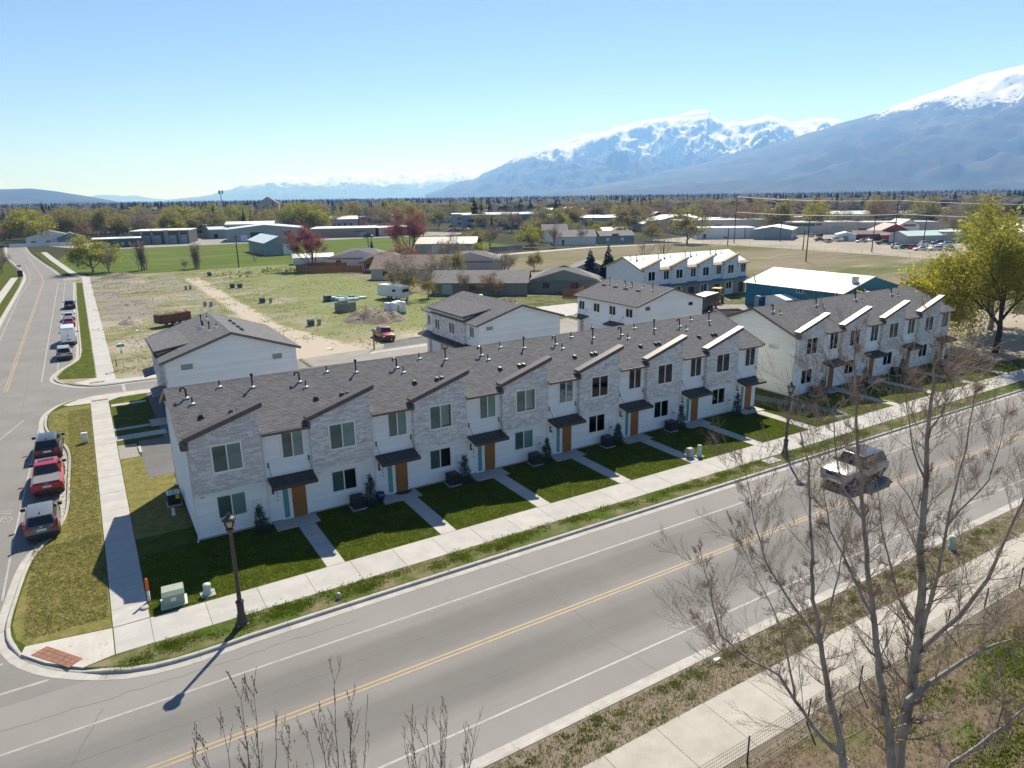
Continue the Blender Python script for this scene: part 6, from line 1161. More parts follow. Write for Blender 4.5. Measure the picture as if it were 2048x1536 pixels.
# ---------------------------------------------------------------- street furniture and yard things
mat('lamp_brown',(.045,.033,.033),(.06,.045,.043),scale=5,rough=.4,spec=.6); mat('lamp_lit',(.85,.78,.6),rough=.4); mat('util_green',(.25,.31,.25),(.3,.36,.29),scale=3,rough=.6); mat('util_pale',(.42,.52,.46),(.48,.58,.52),scale=3,rough=.6); mat('util_dark',(.05,.085,.07),(.065,.1,.085),scale=3,rough=.6); mat('orange',(.75,.13,.03),rough=.5); mat('white_plastic',(.75,.76,.77),(.68,.7,.7),scale=3,rough=.5); mat('pot_blue',(.012,.03,.16),rough=.2,spec=.7); mat('sign_green',(.02,.28,.2),rough=.4); mat('pole_wood',(.11,.085,.07),(.075,.06,.05),scale=4,rough=.9); mat('wire',(.45,.44,.43),rough=.6); mat('wire_dark',(.05,.05,.052),rough=.6); mat('yellow_machine',(.6,.36,.05),(.5,.3,.05),scale=2,rough=.5); mat('yellow_label',(.75,.62,.02),rough=.5); mat('lumber',(.5,.38,.24),(.4,.29,.18),scale=4,rough=.85,rnd=.2,island=.2); mat('rust_dark',(.12,.05,.035),(.16,.07,.05),scale=2,rough=.8); mat('plastic_wrap',(.72,.75,.77),(.6,.65,.68),scale=2,rough=.35); mat('teal_tarp',(.05,.3,.36),(.03,.22,.28),scale=3,rough=.45); mat('soil',(.17,.14,.11),(.24,.2,.16),scale=1.5,rough=.95,bump=1,bscale=5)
def lathe_part(nm,prof,n,m,parent,smooth=True,c=(0,0,0)):
    b=MB(); b.lathe(prof,n,c); return b.build(nm,M[m],parent,smooth)
def street_lamp(label,x,y):
    t=thing('street_lamp',label,'street lamp',(x,y,0),0,'street lamps along the main road')
    b=MB(); b.lathe([(0,0),(.36,0),(.36,.1),(0,.1)],4,a0=.78,a1=.78+2*math.pi); b.build('footing',M['concrete'],t)
    lathe_part('base',[(.3,.1),(.3,.16),(.25,.26),(.2,.5),(.21,.55),(.17,.6),(.165,1.15),(.2,1.2),(.2,1.27),(.13,1.32)],16,'lamp_brown',t)
    lathe_part('post',[(.11,1.3),(.095,3),(.075,4.85),(.11,4.92)],14,'lamp_brown',t)
    lathe_part('lantern_collar',[(.09,4.85),(.15,4.98),(.2,5.06),(.2,5.14),(.15,5.16)],14,'lamp_brown',t)
    lathe_part('globe',[(.14,5.15),(.22,5.3),(.25,5.5),(.25,5.58)],14,'lamp_glass',t); lathe_part('lamp_bulb',[(0,5.16),(.08,5.18),(.1,5.35),(.06,5.45),(0,5.47)],10,'lamp_lit',t)
    lathe_part('lantern_cap',[(.26,5.57),(.34,5.58),(.33,5.62),(.2,5.72),(.1,5.76),(.09,5.8),(.12,5.83),(.04,5.9),(.03,5.98),(0,6.02)],16,'lamp_brown',t)
    for k in range(4):
        b=MB(); a=k*math.pi/2+.4; b.tube([(.15*math.cos(a),.15*math.sin(a),5.15),(.23*math.cos(a),.23*math.sin(a),5.32),(.265*math.cos(a),.265*math.sin(a),5.58)],.012,5); b.build('lantern_rib',M['lamp_brown'],t)
street_lamp('black street lamp at the left corner by the transformer box',4.1,32.3); street_lamp('black street lamp between the two townhouse rows',44.9,32.6)
def ac_unit(label,x,y,tagged=False,rz=0):
    t=thing('ac_unit',label,'air conditioner',(x,y,0),rz,'air conditioners along the row'); b=MB(); b.box(-.48,-.48,0,.48,.48,.09); b.build('pad',M['concrete'],t)
    b=MB(); b.box(-.38,-.38,.09,.38,.38,.82)
    for k in range(14):
        z=.14+k*.047
        for s in (-1,1): b.box(-.39,s*.39-.008,z,.39,s*.39+.008,z+.022); b.box(s*.39-.008,-.39,z,s*.39+.008,.39,z+.022)
    b.build('casing',M['black_metal'],t); b=MB(); b.box(-.4,-.4,.82,.4,.4,.88); b.build('top_plate',M['galv'] if tagged else M['black_metal'],t); b=MB(); b.lathe([(.3,.885),(.28,.9),(.24,.885)],16); b.lathe([(.1,.885),(.09,.9),(0,.9)],12); b.build('fan_grille',M['dark_paint'],t)
    if tagged: b=MB(); b.box(.1,-.405,.5,.34,-.392,.78); b.build('energy_label',M['yellow_label'],t)
ac_unit('air conditioner with yellow label on the left side wall',3.0,49.4,True,R(0)); 
for i,o in zip(range(1,6),('blue pot, first from the left','long row, second from the left','long row, third from the left','long row, fourth from the left','long row, last on the right')): ac_unit('dark air conditioner before the '+(o if i>1 else 'long row, first from the left'),3.66+7.09*i+2.58,41.85)
for i in range(3): ac_unit('dark air conditioner by the %s door of the second row'%('first','second','third')[i],58.9+7.09*i+2.6,41.85)
def shrub(label,x,y,h,seed):
    rg=random.Random(seed); t=thing('juniper_shrub',label,'shrub',(x,y,0),0,'juniper shrubs along the fronts'); b=MB(); b.tube([(0,0,-.1),(0,0,h*.8)],[.05,.015],5,cap=False)
    c=MB(); pts=[]
    for k in range(150):
        z=h*(.03+.93*rg.random()**1.15); rr=.5*(1-z/h)**.75*(.75+.4*rg.random())+.03; a=rg.uniform(0,6.28); pts.append((Vector((math.cos(a)*rr*rg.uniform(.5,1),math.sin(a)*rr*rg.uniform(.5,1),z)),Vector((0,0,1))))
        if k<40: b.tube([(0,0,z*.8),(math.cos(a)*rr*.8,math.sin(a)*rr*.8,z)],[.012,.004],3,cap=False)
    for p,d in pts:
        for k in range(12):
            q=p+Vector((rg.gauss(0,.07),rg.gauss(0,.07),rg.gauss(0,.09))); e=Vector((q.x*.8+rg.gauss(0,.25),q.y*.8+rg.gauss(0,.25),.75)).normalized()*rg.uniform(.07,.15); s=e.cross(Vector((rg.gauss(0,1),rg.gauss(0,1),rg.gauss(0,1)))).normalized()*.022; n=len(c.v); c.v+=[tuple(q-s),tuple(q+s),tuple(q+e)]; c.f.append((n,n+1,n+2)); c.m.append(0)
    b.build('stem',M['bark_dark'],t); c.build('foliage',M['leaf_juniper'],t)
for i,o in enumerate(('leftmost juniper shrub, behind the left street lamp','juniper shrub beside the blue pot','third juniper shrub from the left along the long row','fourth juniper shrub, middle of the long row','fifth juniper shrub from the left along the long row','sixth juniper shrub, last but one of the long row','rightmost juniper shrub of the long row')): shrub(o,3.66+7.09*i+3.42,41.55,1.9+.12*(i*3%4),200+i)
for i in range(4): shrub('juniper shrub by the %s door of the second row'%('first','second','third','fourth')[i],58.9+7.09*i+3.42,41.6,1.8,220+i)
# stoops and front walks
for k,(x0,n) in enumerate(((3.66,7),(58.9,4))):
    for i in range(n):
        a=x0+PITCHX*i; s=struct('stoop'); mb=MB(); mb.box(a+4.3,41.25,-.1,a+7.0,42.62,.07); mb.build('landing',M['concrete'],s); p=struct('front_walk'); slabs(p,a+5.58,a+6.62,35.37,41.24,'Y',1.47,z=.014)
lathe_part('planter_pot',[(0,0),(.22,0),(.3,.35),(.31,.6),(.27,.62),(.26,.55),(0,.55)],16,'pot_blue',None,c=(14.95,41.9,.07)); tag(bpy.data.objects['planter_pot'],'glossy blue planter pot beside door 237','planter')
def doormat(label,x,y,half):
    b=MB(); n=16
    if half: b.prism([(x+.62*math.cos(math.pi+math.pi*i/n),y+.62*math.sin(math.pi+math.pi*i/n)*.8) for i in range(n+1)],.07,.1)
    else: b.prism([(x-.45,y-.55),(x+.45,y-.55),(x+.45,y),(x-.45,y)],.07,.095)
    tag(b.build('doormat',M['dark_paint']),label,'doormat')
doormat('half round black doormat at door 237',10.75+6.12,42.55,True); doormat('dark rectangular doormat at door 227',3.66+7.09*6+6.1,42.5,False)
# utility boxes
def utility_box(label,x,y,w,d,h,m,rz=0,pad=True,name='utility_box',sticker=False):
    t=thing(name,label,'utility box',(x,y,0),rz)
    if pad: b=MB(); b.box(-w*.62,-d*.62,-.05,w*.62,d*.62,.1); b.build('pad',M['util_pale'],t)
    b=MB(); b.hexa([(-w/2,-d/2,.08),(w/2,-d/2,.08),(w/2,d/2,.08),(-w/2,d/2,.08),(-w/2,-d/2,h*.8),(w/2,-d/2,h*.8),(w/2,d/2,h*.85),(-w/2,d/2,h*.85)]); b.build('cabinet',M[m],t); b=MB(); b.hexa([(-w*.53,-d*.55,h*.8),(w*.53,-d*.55,h*.8),(w*.53,d*.55,h*.85),(-w*.53,d*.55,h*.85),(-w*.5,-d*.3,h),(w*.5,-d*.3,h),(w*.5,d*.5,h),(-w*.5,d*.5,h)]); b.build('lid',M[m],t)
    if sticker: b=MB(); b.box(-.12,-d/2-.012,.35,.12,-d/2+.01,.55); b.build('warning_sticker',M['white_plastic'],t); b=MB(); b.box(-.12,-d/2-.014,.57,.06,-d/2+.01,.62); b.build('warning_sticker',M['amber'],t)
utility_box('large green transformer box on a pad at the corner lawn',1.5,36.15,1.0,.85,.85,'util_green',R(-4),sticker=True)
def pedestal(label,x,y,r,h,m,base=True):
    t=thing('cable_pedestal',label,'utility pedestal',(x,y,0)); b=MB(); b.lathe([(r*1.25,0),(r*1.2,.18),(r,.22),(r,h*.8),(r*1.04,h*.82),(r*.95,h*.97),(0,h)],14); b.build('post',M[m],t,True)
    if base: b=MB(); b.box(-r*1.8,-r*1.8,-.05,r*1.8,r*1.8,.04); b.build('pad',M['concrete'],t)
pedestal('pale green cable pedestal beside the transformer box',3.1,36.1,.2,.6,'util_pale'); pedestal('tall pale green cable pedestal on the lawn before door 229',39.15,36.1,.17,.95,'util_pale'); utility_box('grey concrete utility box beside the tall cable pedestal',38.4,36.35,.45,.45,.75,'concrete',pad=False); utility_box('small white utility box on the strip beside the side street',-1.95,67.3,.45,.35,.9,'white_plastic',pad=False); pedestal('short grey pipe stub on the verge',8.8,31.95,.1,.3,'concrete',False); pedestal('short white cleanout pipe beside the left wall',2.75,47.5,.1,.5,'white_plastic',False); pedestal('small post light on the strip between the two rows',54.6,39.4,.05,1.1,'galv')
t=thing('marker_post','orange and white marker post at the sidewalk corner','marker post',(.42,37.05,0)); lathe_part('lower_sleeve',[(.07,0),(.07,.62),(0,.62)],10,'white_plastic',t); lathe_part('upper_sleeve',[(.072,.6),(.072,1.25),(.04,1.3),(0,1.3)],10,'orange',t)
b=MB(); b.lathe([(0,0),(.2,0),(.2,.06),(.12,.09),(0,.09)],14,(.15,36.4,.015)); tag(b.build('water_valve_cap',M['concrete'],None,True),'round concrete valve cap on the corner sidewalk','valve cap')
b=MB(); b.prism([(42.3,31.95),(43.7,31.95),(43.7,32.75),(42.3,32.75)],-.02,.05); b.prism([(42.8,32.2),(43.2,32.2),(43.2,32.5),(42.8,32.5)],.05,.06); tag(b.build('utility_cover',M['concrete']),'flat concrete utility cover on the verge near the right lamp','utility cover')
b=MB(); b.hexa([(1.75,61.6,.0),(2.0,61.6,0),(2.0,63.4,0),(1.75,63.4,0),(1.79,61.65,.14),(1.96,61.65,.14),(1.96,63.35,.14),(1.79,63.35,.14)]); tag(b.build('wheel_stop',M['concrete']),'white concrete wheel stop at the gravel bed','wheel stop')
for i,x in enumerate((39.2,43.5,48)): b=MB(); b.hexa([(x,92.9,0),(x+2.2,93.0,0),(x+2.2,93.25,0),(x,93.15,0),(x+.05,92.95,.14),(x+2.15,93.05,.14),(x+2.15,93.2,.14),(x+.05,93.1,.14)]); tag(b.build('wheel_stop',M['concrete']),'concrete wheel stop at the dirt edge, %s from the pickup'%('first','second','third')[i],'wheel stop')
FB=[((30.3,112.1),'dark green transformer box nearest the alley',1),((31.7,112.2),'pale pedestal beside the nearest field transformer',0),((29.6,143.6),'dark green box in the middle of the lot',1),((31.0,142.6),'pale box beside the middle green box',0),((29.3,173),'dark box by the far part of the dirt track',1),((30.8,172),'green box right of the far track',1),((19.3,145.7),'grey box left of the dirt track, left one',0),((20.3,145),'grey box left of the dirt track, right one',0),((19.7,176),'small grey post far left of the track, left one',0),((20.7,176.4),'small grey post far left of the track, right one',0),((29.2,205),'dark box on the weedy rise at the lot end',1)]
for (x,y),lab,k in FB:
    if k: utility_box(lab,x,y,.95,.85,1.1,'util_dark')
    else: utility_box(lab,x,y,.5,.45,1.0,'util_green',pad=False)
r=random.Random(3)
for k in range(22):
    x,y=r.choice(((r.uniform(3,20),r.uniform(100,210))),) if 0 else (r.uniform(4,34),r.uniform(98,205)); b=MB(); b.bar((x,y,-.1),(x+r.uniform(-.1,.1),y,r.uniform(.8,1.3)),.06); tag(b.build('survey_stake',M['lumber']),'thin wooden survey stake standing in the vacant lot','stake','survey stakes in the vacant lot')
# street sign at the alley corner
t=thing('street_sign','green street name sign on a post at the alley corner','sign',(2.6,96.5,0)); b=MB(); b.tube([(0,0,-.1),(0,0,3.0)],.035,6); b.build('post',M['galv'],t); b=MB(); b.box(-.45,-.015,2.7,.45,.015,2.95); b.build('name_blade',M['sign_green'],t); b=MB(); b.box(-.02,-.4,3.0,.02,.4,3.2); b.build('name_blade',M['sign_green'],t); b=MB(); b.box(-.1,-.03,1.9,.1,.0,2.2); b.build('orange_tag',M['orange'],t)
pedestal('short rusty red marker post near the alley corner',1.9,98.5,.06,.9,'rust',False); pedestal('red marker post beside the dark red pickup',32.3,88.9,.09,2.2,'rust',False); pedestal('red hydrant post near the construction drive',94.1,85,.2,1.4,'red_wall',False)
b=MB(); b.bar((43,95.4,.1),(44.6,94.2,.5),.2,.12); b.bar((44.6,94.2,.1),(43.4,95.8,1.6),.08,.08); tag(b.build('barricade',M['orange']),'fallen orange barricade at the end of the parking bay','barricade')
# debris trailer
t=thing('debris_trailer','rusty dump trailer heaped with scrap lumber behind the fourplex','trailer',(11.6,126.8,0),R(24)); b=MB(); b.box(-2.6,-1.1,.6,2.6,1.1,.75); 
for q in ((-2.6,-1.1,2.6,-1.02),(-2.6,1.02,2.6,1.1),(-2.6,-1.1,-2.52,1.1),(2.52,-1.1,2.6,1.1)): b.box(q[0],q[1],.6,q[2],q[3],2.0)
for x in (-1.6,-.5,.6,1.7): b.box(x,-1.14,.6,x+.1,-1.08,2.0)
b.build('bed',M['rust_dark'],t); b=MB(); r=random.Random(6)
for k in range(60): a=r.uniform(0,3.14); l=r.uniform(.4,1.1); x,y,z=r.uniform(-2,2),r.uniform(-.8,.8),r.uniform(1.6,2.2); b.bar((x-math.cos(a)*l,max(-1,min(1,y-math.sin(a)*l)),z),(x+math.cos(a)*l,max(-1,min(1,y+math.sin(a)*l)),z+r.uniform(-.1,.25)),r.uniform(.05,.2),.04)
tag(b.build('scrap_lumber',M['lumber'],t),kind='stuff')
tm,rm=wheel(.36)
for x in (-.5,.5):
    for s in (-1,1): w=inst('wheel',tm,t,(x,s*1.22,.36)); inst('rim',rm,w)
b=MB(); b.bar((2.6,0,.6),(4.2,0,.5),.15); b.build('drawbar',M['rust_dark'],t)
# travel trailer
t=thing('travel_trailer','white travel trailer with dark rear window on the grass','travel trailer',(53.0,132.6,0),R(110)); bm=bmesh.new(); bmesh.ops.create_cube(bm,size=1); bmesh.ops.scale(bm,vec=(7.2,2.4,2.3),verts=bm.verts); bmesh.ops.translate(bm,vec=(0,0,1.75),verts=bm.verts); bmesh.ops.bevel(bm,geom=list(bm.edges),offset=.18,segments=3,affect='EDGES'); me=bpy.data.meshes.new('shell'); bm.to_mesh(me); bm.free(); me.materials.append(M['white_plastic']); inst('shell',me,t)
for nm,m_,q in (('rear_window','car_glass',(-3.63,-.85,1.7,-3.58,.85,2.35)),('side_window','car_glass',(-2,-1.23,1.7,-1,-1.18,2.2)),('side_window','car_glass',(.6,-1.23,1.7,2.0,-1.18,2.2)),('side_window','car_glass',(-2,1.18,1.7,-1,1.23,2.2)),('stripe','pale_roof',(-3.3,-1.225,1.1,3.3,-1.19,1.3)),('roof_vent','white_trim',(-.4,-.3,2.9,.4,.3,3.05)),('bumper','white_trim',(-3.8,-1,.5,-3.6,1,.62))): b=MB(); b.box(*q); b.build(nm,M[m_],t)
for x in (-.5,.4):
    for s in (-1,1): w=inst('wheel',tm,t,(x,s*1.1,.36)); inst('rim',rm,w)
# crate, wrapped rolls, rubbish pile
t=thing('timber_crate','open grey timber crate standing alone in the lot','crate',(39.9,123.4,0),R(20)); 
for q in ((-1.5,-1.2,1.5,-1.1),(-1.5,1.1,1.5,1.2),(-1.5,-1.1,-1.4,1.1)):
    for k in range(7): b=MB(); b.box(q[0],q[1],.02+k*.24,q[2],q[3],.24+k*.24); b.build('plank',M['fence_grey'],t)
for i,(x,y) in enumerate(((44.6,114.8),(45.5,114.2),(46.2,115.3),(47.3,114.5),(47.0,115.9))):
    t=thing('wrapped_roll','white plastic wrapped roll with teal base, %s from the left'%('first','second','third','fourth','fifth')[i],'wrapped roll',(x,y,0),0,'wrapped rolls in the lot'); lathe_part('wrap',[(.62,.4),(.64,1.2),(.62,2.1),(.5,2.2),(0,2.2)],14,'plastic_wrap',t); lathe_part('base_wrap',[(.63,0),(.64,.2),(.63,.41)],14,'teal_tarp',t)
def lump(name,label,cat_,x,y,rx,ry,h,m,seed,kind=None,n=20,rough=.35):
    rg=random.Random(seed); b=MB(); o=Vector((seed*3.1,seed*1.7,0)); rows=[]
    for i in range(n+1):
        for j in range(n+1):
            u,v=i/n*2-1,j/n*2-1; d=math.hypot(u,v); z=max(0,1-d)**.8*h*(1+rough*noise.noise(Vector((u*3,v*3,0))+o)*1.6)+(.0 if d>1 else .05*noise.noise(Vector((u*9,v*9,3))+o)*h); b.v.append((x+u*rx,y+v*ry,z-.02))
    for i in range(n):
        for j in range(n): k=i*(n+1)+j; b.f.append((k,k+n+1,k+n+2,k+1)); b.m.append(0)
    return tag(b.build(name,M[m],None,True),label,cat_,kind=kind)
lump('earth_mound','weedy earth mound in the middle of the lot','mound',40.5,112,4.6,5.2,2.3,'soil',1); lump('earth_mound','small grey earth mound beside the big weedy one','mound',43.6,110,2.4,3,1.4,'soil',2); lump('gravel_pile','small pale gravel pile left of the dump trailer','gravel pile',5.6,133,1.9,2.6,1.1,'gravel_yard',3); lump('earth_mound','grey brush covered mound at the end of the lot','mound',8.5,216,6,3,1.4,'soil',4); lump('earth_mound','bushy mound beside the stone front fourplex','mound',50.8,100,2.2,3.6,1.6,'weed',5); lump('earth_mound','low dirt heap by the construction site','mound',103,93,3,2.4,1.1,'soil',6)
t=thing('rubbish_pile','heap of white and teal plastic rubbish in the lot','rubbish pile',(43.6,137.8,0)); r=random.Random(9)
for k in range(26):
    b=MB(); x,y=r.gauss(0,1.6),r.gauss(0,1.1); s=r.uniform(.25,.7); b.hexa([(x+dx*s*r.uniform(.6,1.2),y+dy*s*r.uniform(.6,1.2),z) for z in (0,s*r.uniform(.6,1.5)) for dx,dy in ((-1,-1),(1,-1),(1,1),(-1,1))]); b.build('bundle',M[r.choice(('plastic_wrap','plastic_wrap','white_plastic','teal_tarp'))],t)
b=MB(); b.box(-3.2,-.6,0,-1.9,.9,1.2); b.build('wire_bin',M['util_dark'],t)
for (x,y,lab) in ((3.2,113.5,'white litter scrap beside the pale dirt of the lot'),(6.2,124,'white litter scrap left of the dump trailer'),(27.3,92.5,'white board lying at the dirt edge'),(20.8,96.8,'white sheet lying behind the fourplex roof'),(21.4,18.0,'white paper litter on the south verge')):
    q=.45 if y<20 else 1; b=MB(); b.hexa([(x+a*q,y+c*q,z*q) for a,c,z in ((-.5,-.2,0),(.5,-.25,0),(.55,.2,0),(-.45,.25,0),(-.4,-.15,.1),(.3,-.2,.16),(.4,.15,.06),(-.3,.2,.2))]); tag(b.build('litter',M['white_plastic']),lab,'litter')
# construction site things
t=thing('cargo_trailer','black enclosed cargo trailer with white roof by the building site','trailer',(92.6,86.4,0),R(22)); 
for nm,m_,q in (('box_body','dark_paint',(-3.6,-1.2,.5,3.6,1.2,2.7)),('roof','white_plastic',(-3.65,-1.24,2.7,3.65,1.24,2.78)),('fender','black_metal',(-1.2,-1.4,.7,1.0,-1.2,.8))): b=MB(); b.box(*q); b.build(nm,M[m_],t)
for x in (-.6,.4):
    for s in (-1,1): w=inst('wheel',tm,t,(x,s*1.3,.36)); inst('rim',rm,w)
t=thing('backhoe_loader','yellow backhoe loader parked in front of the unfinished row','backhoe',(100,90.5,0),R(205)); tb,rb=wheel(.75)
for s in (-1,1): w=inst('wheel',tb,t,(-1.2,s*.95,.75)); inst('rim',rb,w); w=inst('wheel',wheel(.5)[0],t,(1.3,s*.9,.5)); inst('rim',wheel(.5)[1],w)
for nm,m_,q in (('chassis','yellow_machine',(-1.7,-.55,.6,2.0,.55,1.1)),('hood','yellow_machine',(.3,-.45,1.1,2.0,.45,1.75)),('cab_roof','yellow_machine',(-1.5,-.8,2.7,.3,.8,2.82)),('seat','dark_paint',(-.9,-.3,1.1,-.4,.3,1.7)),('front_bucket','util_dark',(2.9,-1.1,.1,3.5,1.1,.8))): b=MB(); b.box(*q); b.build(nm,M[m_],t)
for x in (-1.45,.2):
    for s in (-.75,.7): b=MB(); b.box(x,s,1.1,x+.08,s+.08,2.7); b.build('cab_post',M['dark_paint'],t)
for s in (-.6,.6): b=MB(); b.bar((.2,s,1.3),(1.8,s,1.5),.14); b.bar((1.8,s,1.5),(3.0,s,.5),.14); b.build('loader_arm',M['yellow_machine'],t)
b=MB(); b.bar((-1.7,0,.9),(-2.5,0,2.9),.3); b.build('boom',M['yellow_machine'],t); b=MB(); b.bar((-2.5,0,2.9),(-3.4,0,1.2),.22); b.build('dipper',M['yellow_machine'],t); b=MB(); b.box(-3.7,-.35,.5,-3.2,.35,1.2); b.build('rear_bucket',M['util_dark'],t)
t=thing('portable_toilet','blue portable toilet against the blue building','portable toilet',(101.3,81.8,0)); b=MB(); b.box(-.55,-.55,.1,.55,.55,2.1); b.build('cabin',M['tarp_blue'],t); b=MB(); b.lathe([(.62,0),(.62,.01)],1) if 0 else b.hexa([(-.58,-.58,2.1),(.58,-.58,2.1),(.58,.58,2.1),(-.58,.58,2.1),(-.58,-.25,2.32),(.58,-.25,2.32),(.58,.25,2.32),(-.58,.25,2.32)]); b.build('roof',M['bluegrey'],t); b=MB(); b.box(-.56,-.42,.15,-.552,.42,2.0); b.build('door',M['bluegrey'],t); b=MB(); b.box(-.05,-.6,1.5,.15,-.552,1.7); b.build('emblem',M['yellow_label'],t)
t=thing('bin_enclosure','low brown timber bin enclosure behind the long row','enclosure',(89.2,77.6,0),R(-25))
for q in ((-2.2,-1.6,2.2,-1.5),(-2.2,1.5,2.2,1.6),(-2.2,-1.5,-2.1,1.5),(2.1,-1.5,2.2,1.5)): b=MB(); b.box(q[0],q[1],0,q[2],q[3],1.4); b.build('panel',M['fence_grey'],t)
gb('canopy_tent','white canopy roof with dark roof vent behind the second row','canopy',100.5,75.5,-10,7,5,2.3,.5,'white_wall','white_roof',[('T',2.2,1.2,.5,0,'charcoal','roof_unit')])
# ---------------------------------------------------------------- fences, poles, wires
def board_fence(label,pts,h,m,step=.3,name='wooden_fence'):
    o=pts[0]; t=thing(name,label,'fence',(o[0],o[1],0)); P=[Vector((x-o[0],y-o[1],0)) for x,y in pts]; me=None; n=0
    for a,c in zip(P,P[1:]):
        L_=(c-a).length; k=max(1,int(L_/step)); ang=math.atan2((c-a).y,(c-a).x); key=('bd',round(L_/k,3),h,m)
        if key not in _t: b=MB(); b.box(.01,-.02,.03,L_/k-.01,.02,h); _t[key]=b.mesh('board',M[m])
        for i in range(k): inst('board',_t[key],t,a.lerp(c,i/k),ang)
        b=MB(); b.bar(a+Vector((0,0,h*.8)),c+Vector((0,0,h*.8)),.05,.09); b.bar(a+Vector((0,0,h*.25)),c+Vector((0,0,h*.25)),.05,.09); b.build('rail',M[m],t)
board_fence('orange brown board fence around the garden by the red maple',[(51,199),(54.2,192.8),(62.3,189.6),(66,187)],1.9,'fence_wood',.6); board_fence('new orange board fence beside the spruces',[(81.5,113.8),(84,112),(91,118)],1.7,'fence_wood',.6); board_fence('back run of the orange board fence behind the red maple',[(51,199),(58,206),(66,200)],1.9,'fence_wood',.8); board_fence('long grey board fence right of the cream barn',[(122.5,223.5),(142,224)],1.9,'fence_grey',1.2); board_fence('white vinyl fence along the lot of the white hall',[(-27,399),(-1,393)],1.7,'white_plastic',2.0,'vinyl_fence')
def wire_fence(label,pts,h,step,sides=5,r=.035,wires=4,name='wire_fence',mesh=0,m='wire_dark',post='galv',lean=0):
    o=pts[0]; t=thing(name,label,'fence',(o[0],o[1],0)); P=[Vector((x-o[0],y-o[1],0)) for x,y in pts]; b=MB(); b.tube([(0,0,-.2),(0,0,h)],r,sides); pm=b.mesh('post',M[post]); w=MB(); rg=random.Random(4)
    for a,c in zip(P,P[1:]):
        k=max(1,round((c-a).length/step))
        for i in range(k): inst('post',pm,t,a.lerp(c,i/k),(rg.uniform(-lean,lean),rg.uniform(-lean,lean),0))
        for j in range(wires): z=Vector((0,0,h*(.12+.85*j/max(1,wires-1)))); w.tube([a+z,c+z],.006 if mesh else .012,3,cap=False)
        if mesh:
            n=int((c-a).length/mesh)
            for i in range(n): q=a.lerp(c,i/n); w.tube([q+Vector((0,0,h*.08)),q+Vector((0,0,h*.98))],.0045,3,cap=False)
    inst('post',pm,t,P[-1]); tag(w.build('wire_mesh',M[m],t),kind='stuff')
wire_fence('low welded wire fence along the south sidewalk',[(-8,13.3),(17.9,13.35),(32,13.7),(60,13.6),(100,13.5)],1.15,3.55,6,.035,7,mesh=.11,post='dark_paint',lean=.05)
wire_fence('chain link fence across the far side of the brown field',[(214,236),(215.7,180),(214.5,138.5),(209,108),(225,85)],1.7,4.5,5,.04,3); wire_fence('chain link fence beyond the path and houses',[(118,214),(171,223),(214,214)],1.5,5,5,.03,3); wire_fence('chain link fence between pasture and vacant lot',[(4,233.5),(30,229),(60,227)],1.4,4,5,.03,2)
def pole(label,x,y,h,arms=1,xf=False):
    t=thing('utility_pole',label,'utility pole',(x,y,0),R(-38)); b=MB(); b.tube([(0,0,-.5),(0,0,h*.5),(0,0,h)],[.2,.17,.13],8); b.build('post',M['pole_wood'],t)
    for k in range(arms):
        z=h-.5-k*1.3; b=MB(); b.box(-.07,-1.3,z,.07,1.3,z+.16); b.build('crossarm',M['pole_wood'],t)
        for s in (-1.2,-.6,.6,1.2): b=MB(); b.lathe([(.05,0),(.07,.08),(.03,.2),(0,.2)],6,(0,s,z+.16)); b.build('insulator',M['galv'],t)
    if xf: b=MB(); b.lathe([(0,0),(.3,0),(.3,.9),(0,.95)],10,(.4,0,h-3.4)); b.build('transformer',M['galv'],t)
PL=[(228.3,198.8,18.9,3,False,'tallest utility pole by the long white shop'),(182.1,131.3,12.2,1,False,'utility pole standing alone in the brown field'),(243.4,141.3,17.1,3,True,'tall utility pole with many wires beside the white pickup'),(226.6,138.6,10.5,0,False,'pale light pole on the gravel yard'),(248.5,192.3,10.7,1,False,'utility pole in front of the blue shop'),(276.4,321.4,14.8,1,False,'distant utility pole near the mint green roof'),(40.7,225.2,9.7,1,False,'slim utility pole at the pasture edge'),(95.6,262,7,0,False,'short pole on the lawn by the small fir'),(219.5,159.9,6.8,0,False,'short post by the chain link fence'),(215.7,190.9,6.7,0,False,'thin post left of the tallest pole'),(262,141,13,1,False,'utility pole by the grey block workshop'),(205,262,15,1,False,'utility pole among the garden trees'),(150,330,14,1,False,'utility pole by the brown store')]
for x,y,h,a,xf,lab in PL: pole(lab,x,y,h,a,xf)
def wires(label,a,b_,zs,sag=.8,offs=(-1.2,0,1.2),m='wire'):
    w=MB(); a=Vector(a); b_=Vector(b_); d=(b_-a).normalized(); n=Vector((-d.y,d.x,0))
    for o in offs:
        for z0,z1 in zs:
            P=[]
            for k in range(9): t=k/8; p=a.lerp(b_,t)+n*o; P.append((p.x,p.y,z0+(z1-z0)*t-sag*4*t*(1-t)))
            w.tube(P,.035,3,cap=False)
    tag(w.build('power_line',M[m]),label,'power line')
wires('power lines between the two tallest poles',(228.3,198.8,0),(243.4,141.3,0),[(18.3,16.5),(12.3,11.8)],.8); wires('power lines running left from the tallest pole',(228.3,198.8,0),(205,262,0),[(18.3,14.5),(11.8,11)],1); wires('power lines running right behind the large willow',(243.4,141.3,0),(262,60,0),[(16.5,16),(12,12.5)],1.2); wires('service wires from the tall pole towards the workshop',(243.4,141.3,0),(262,141,0),[(12,12.5)],.5,(0,.6)); wires('low wires from the field pole to the tall pole',(182.1,131.3,0),(243.4,141.3,0),[(11.6,11)],.8,(0,)); wires('far wires above the gardens left of the tallest pole',(205,262,0),(150,330,0),[(14.5,13.5)],1,(-1,1))
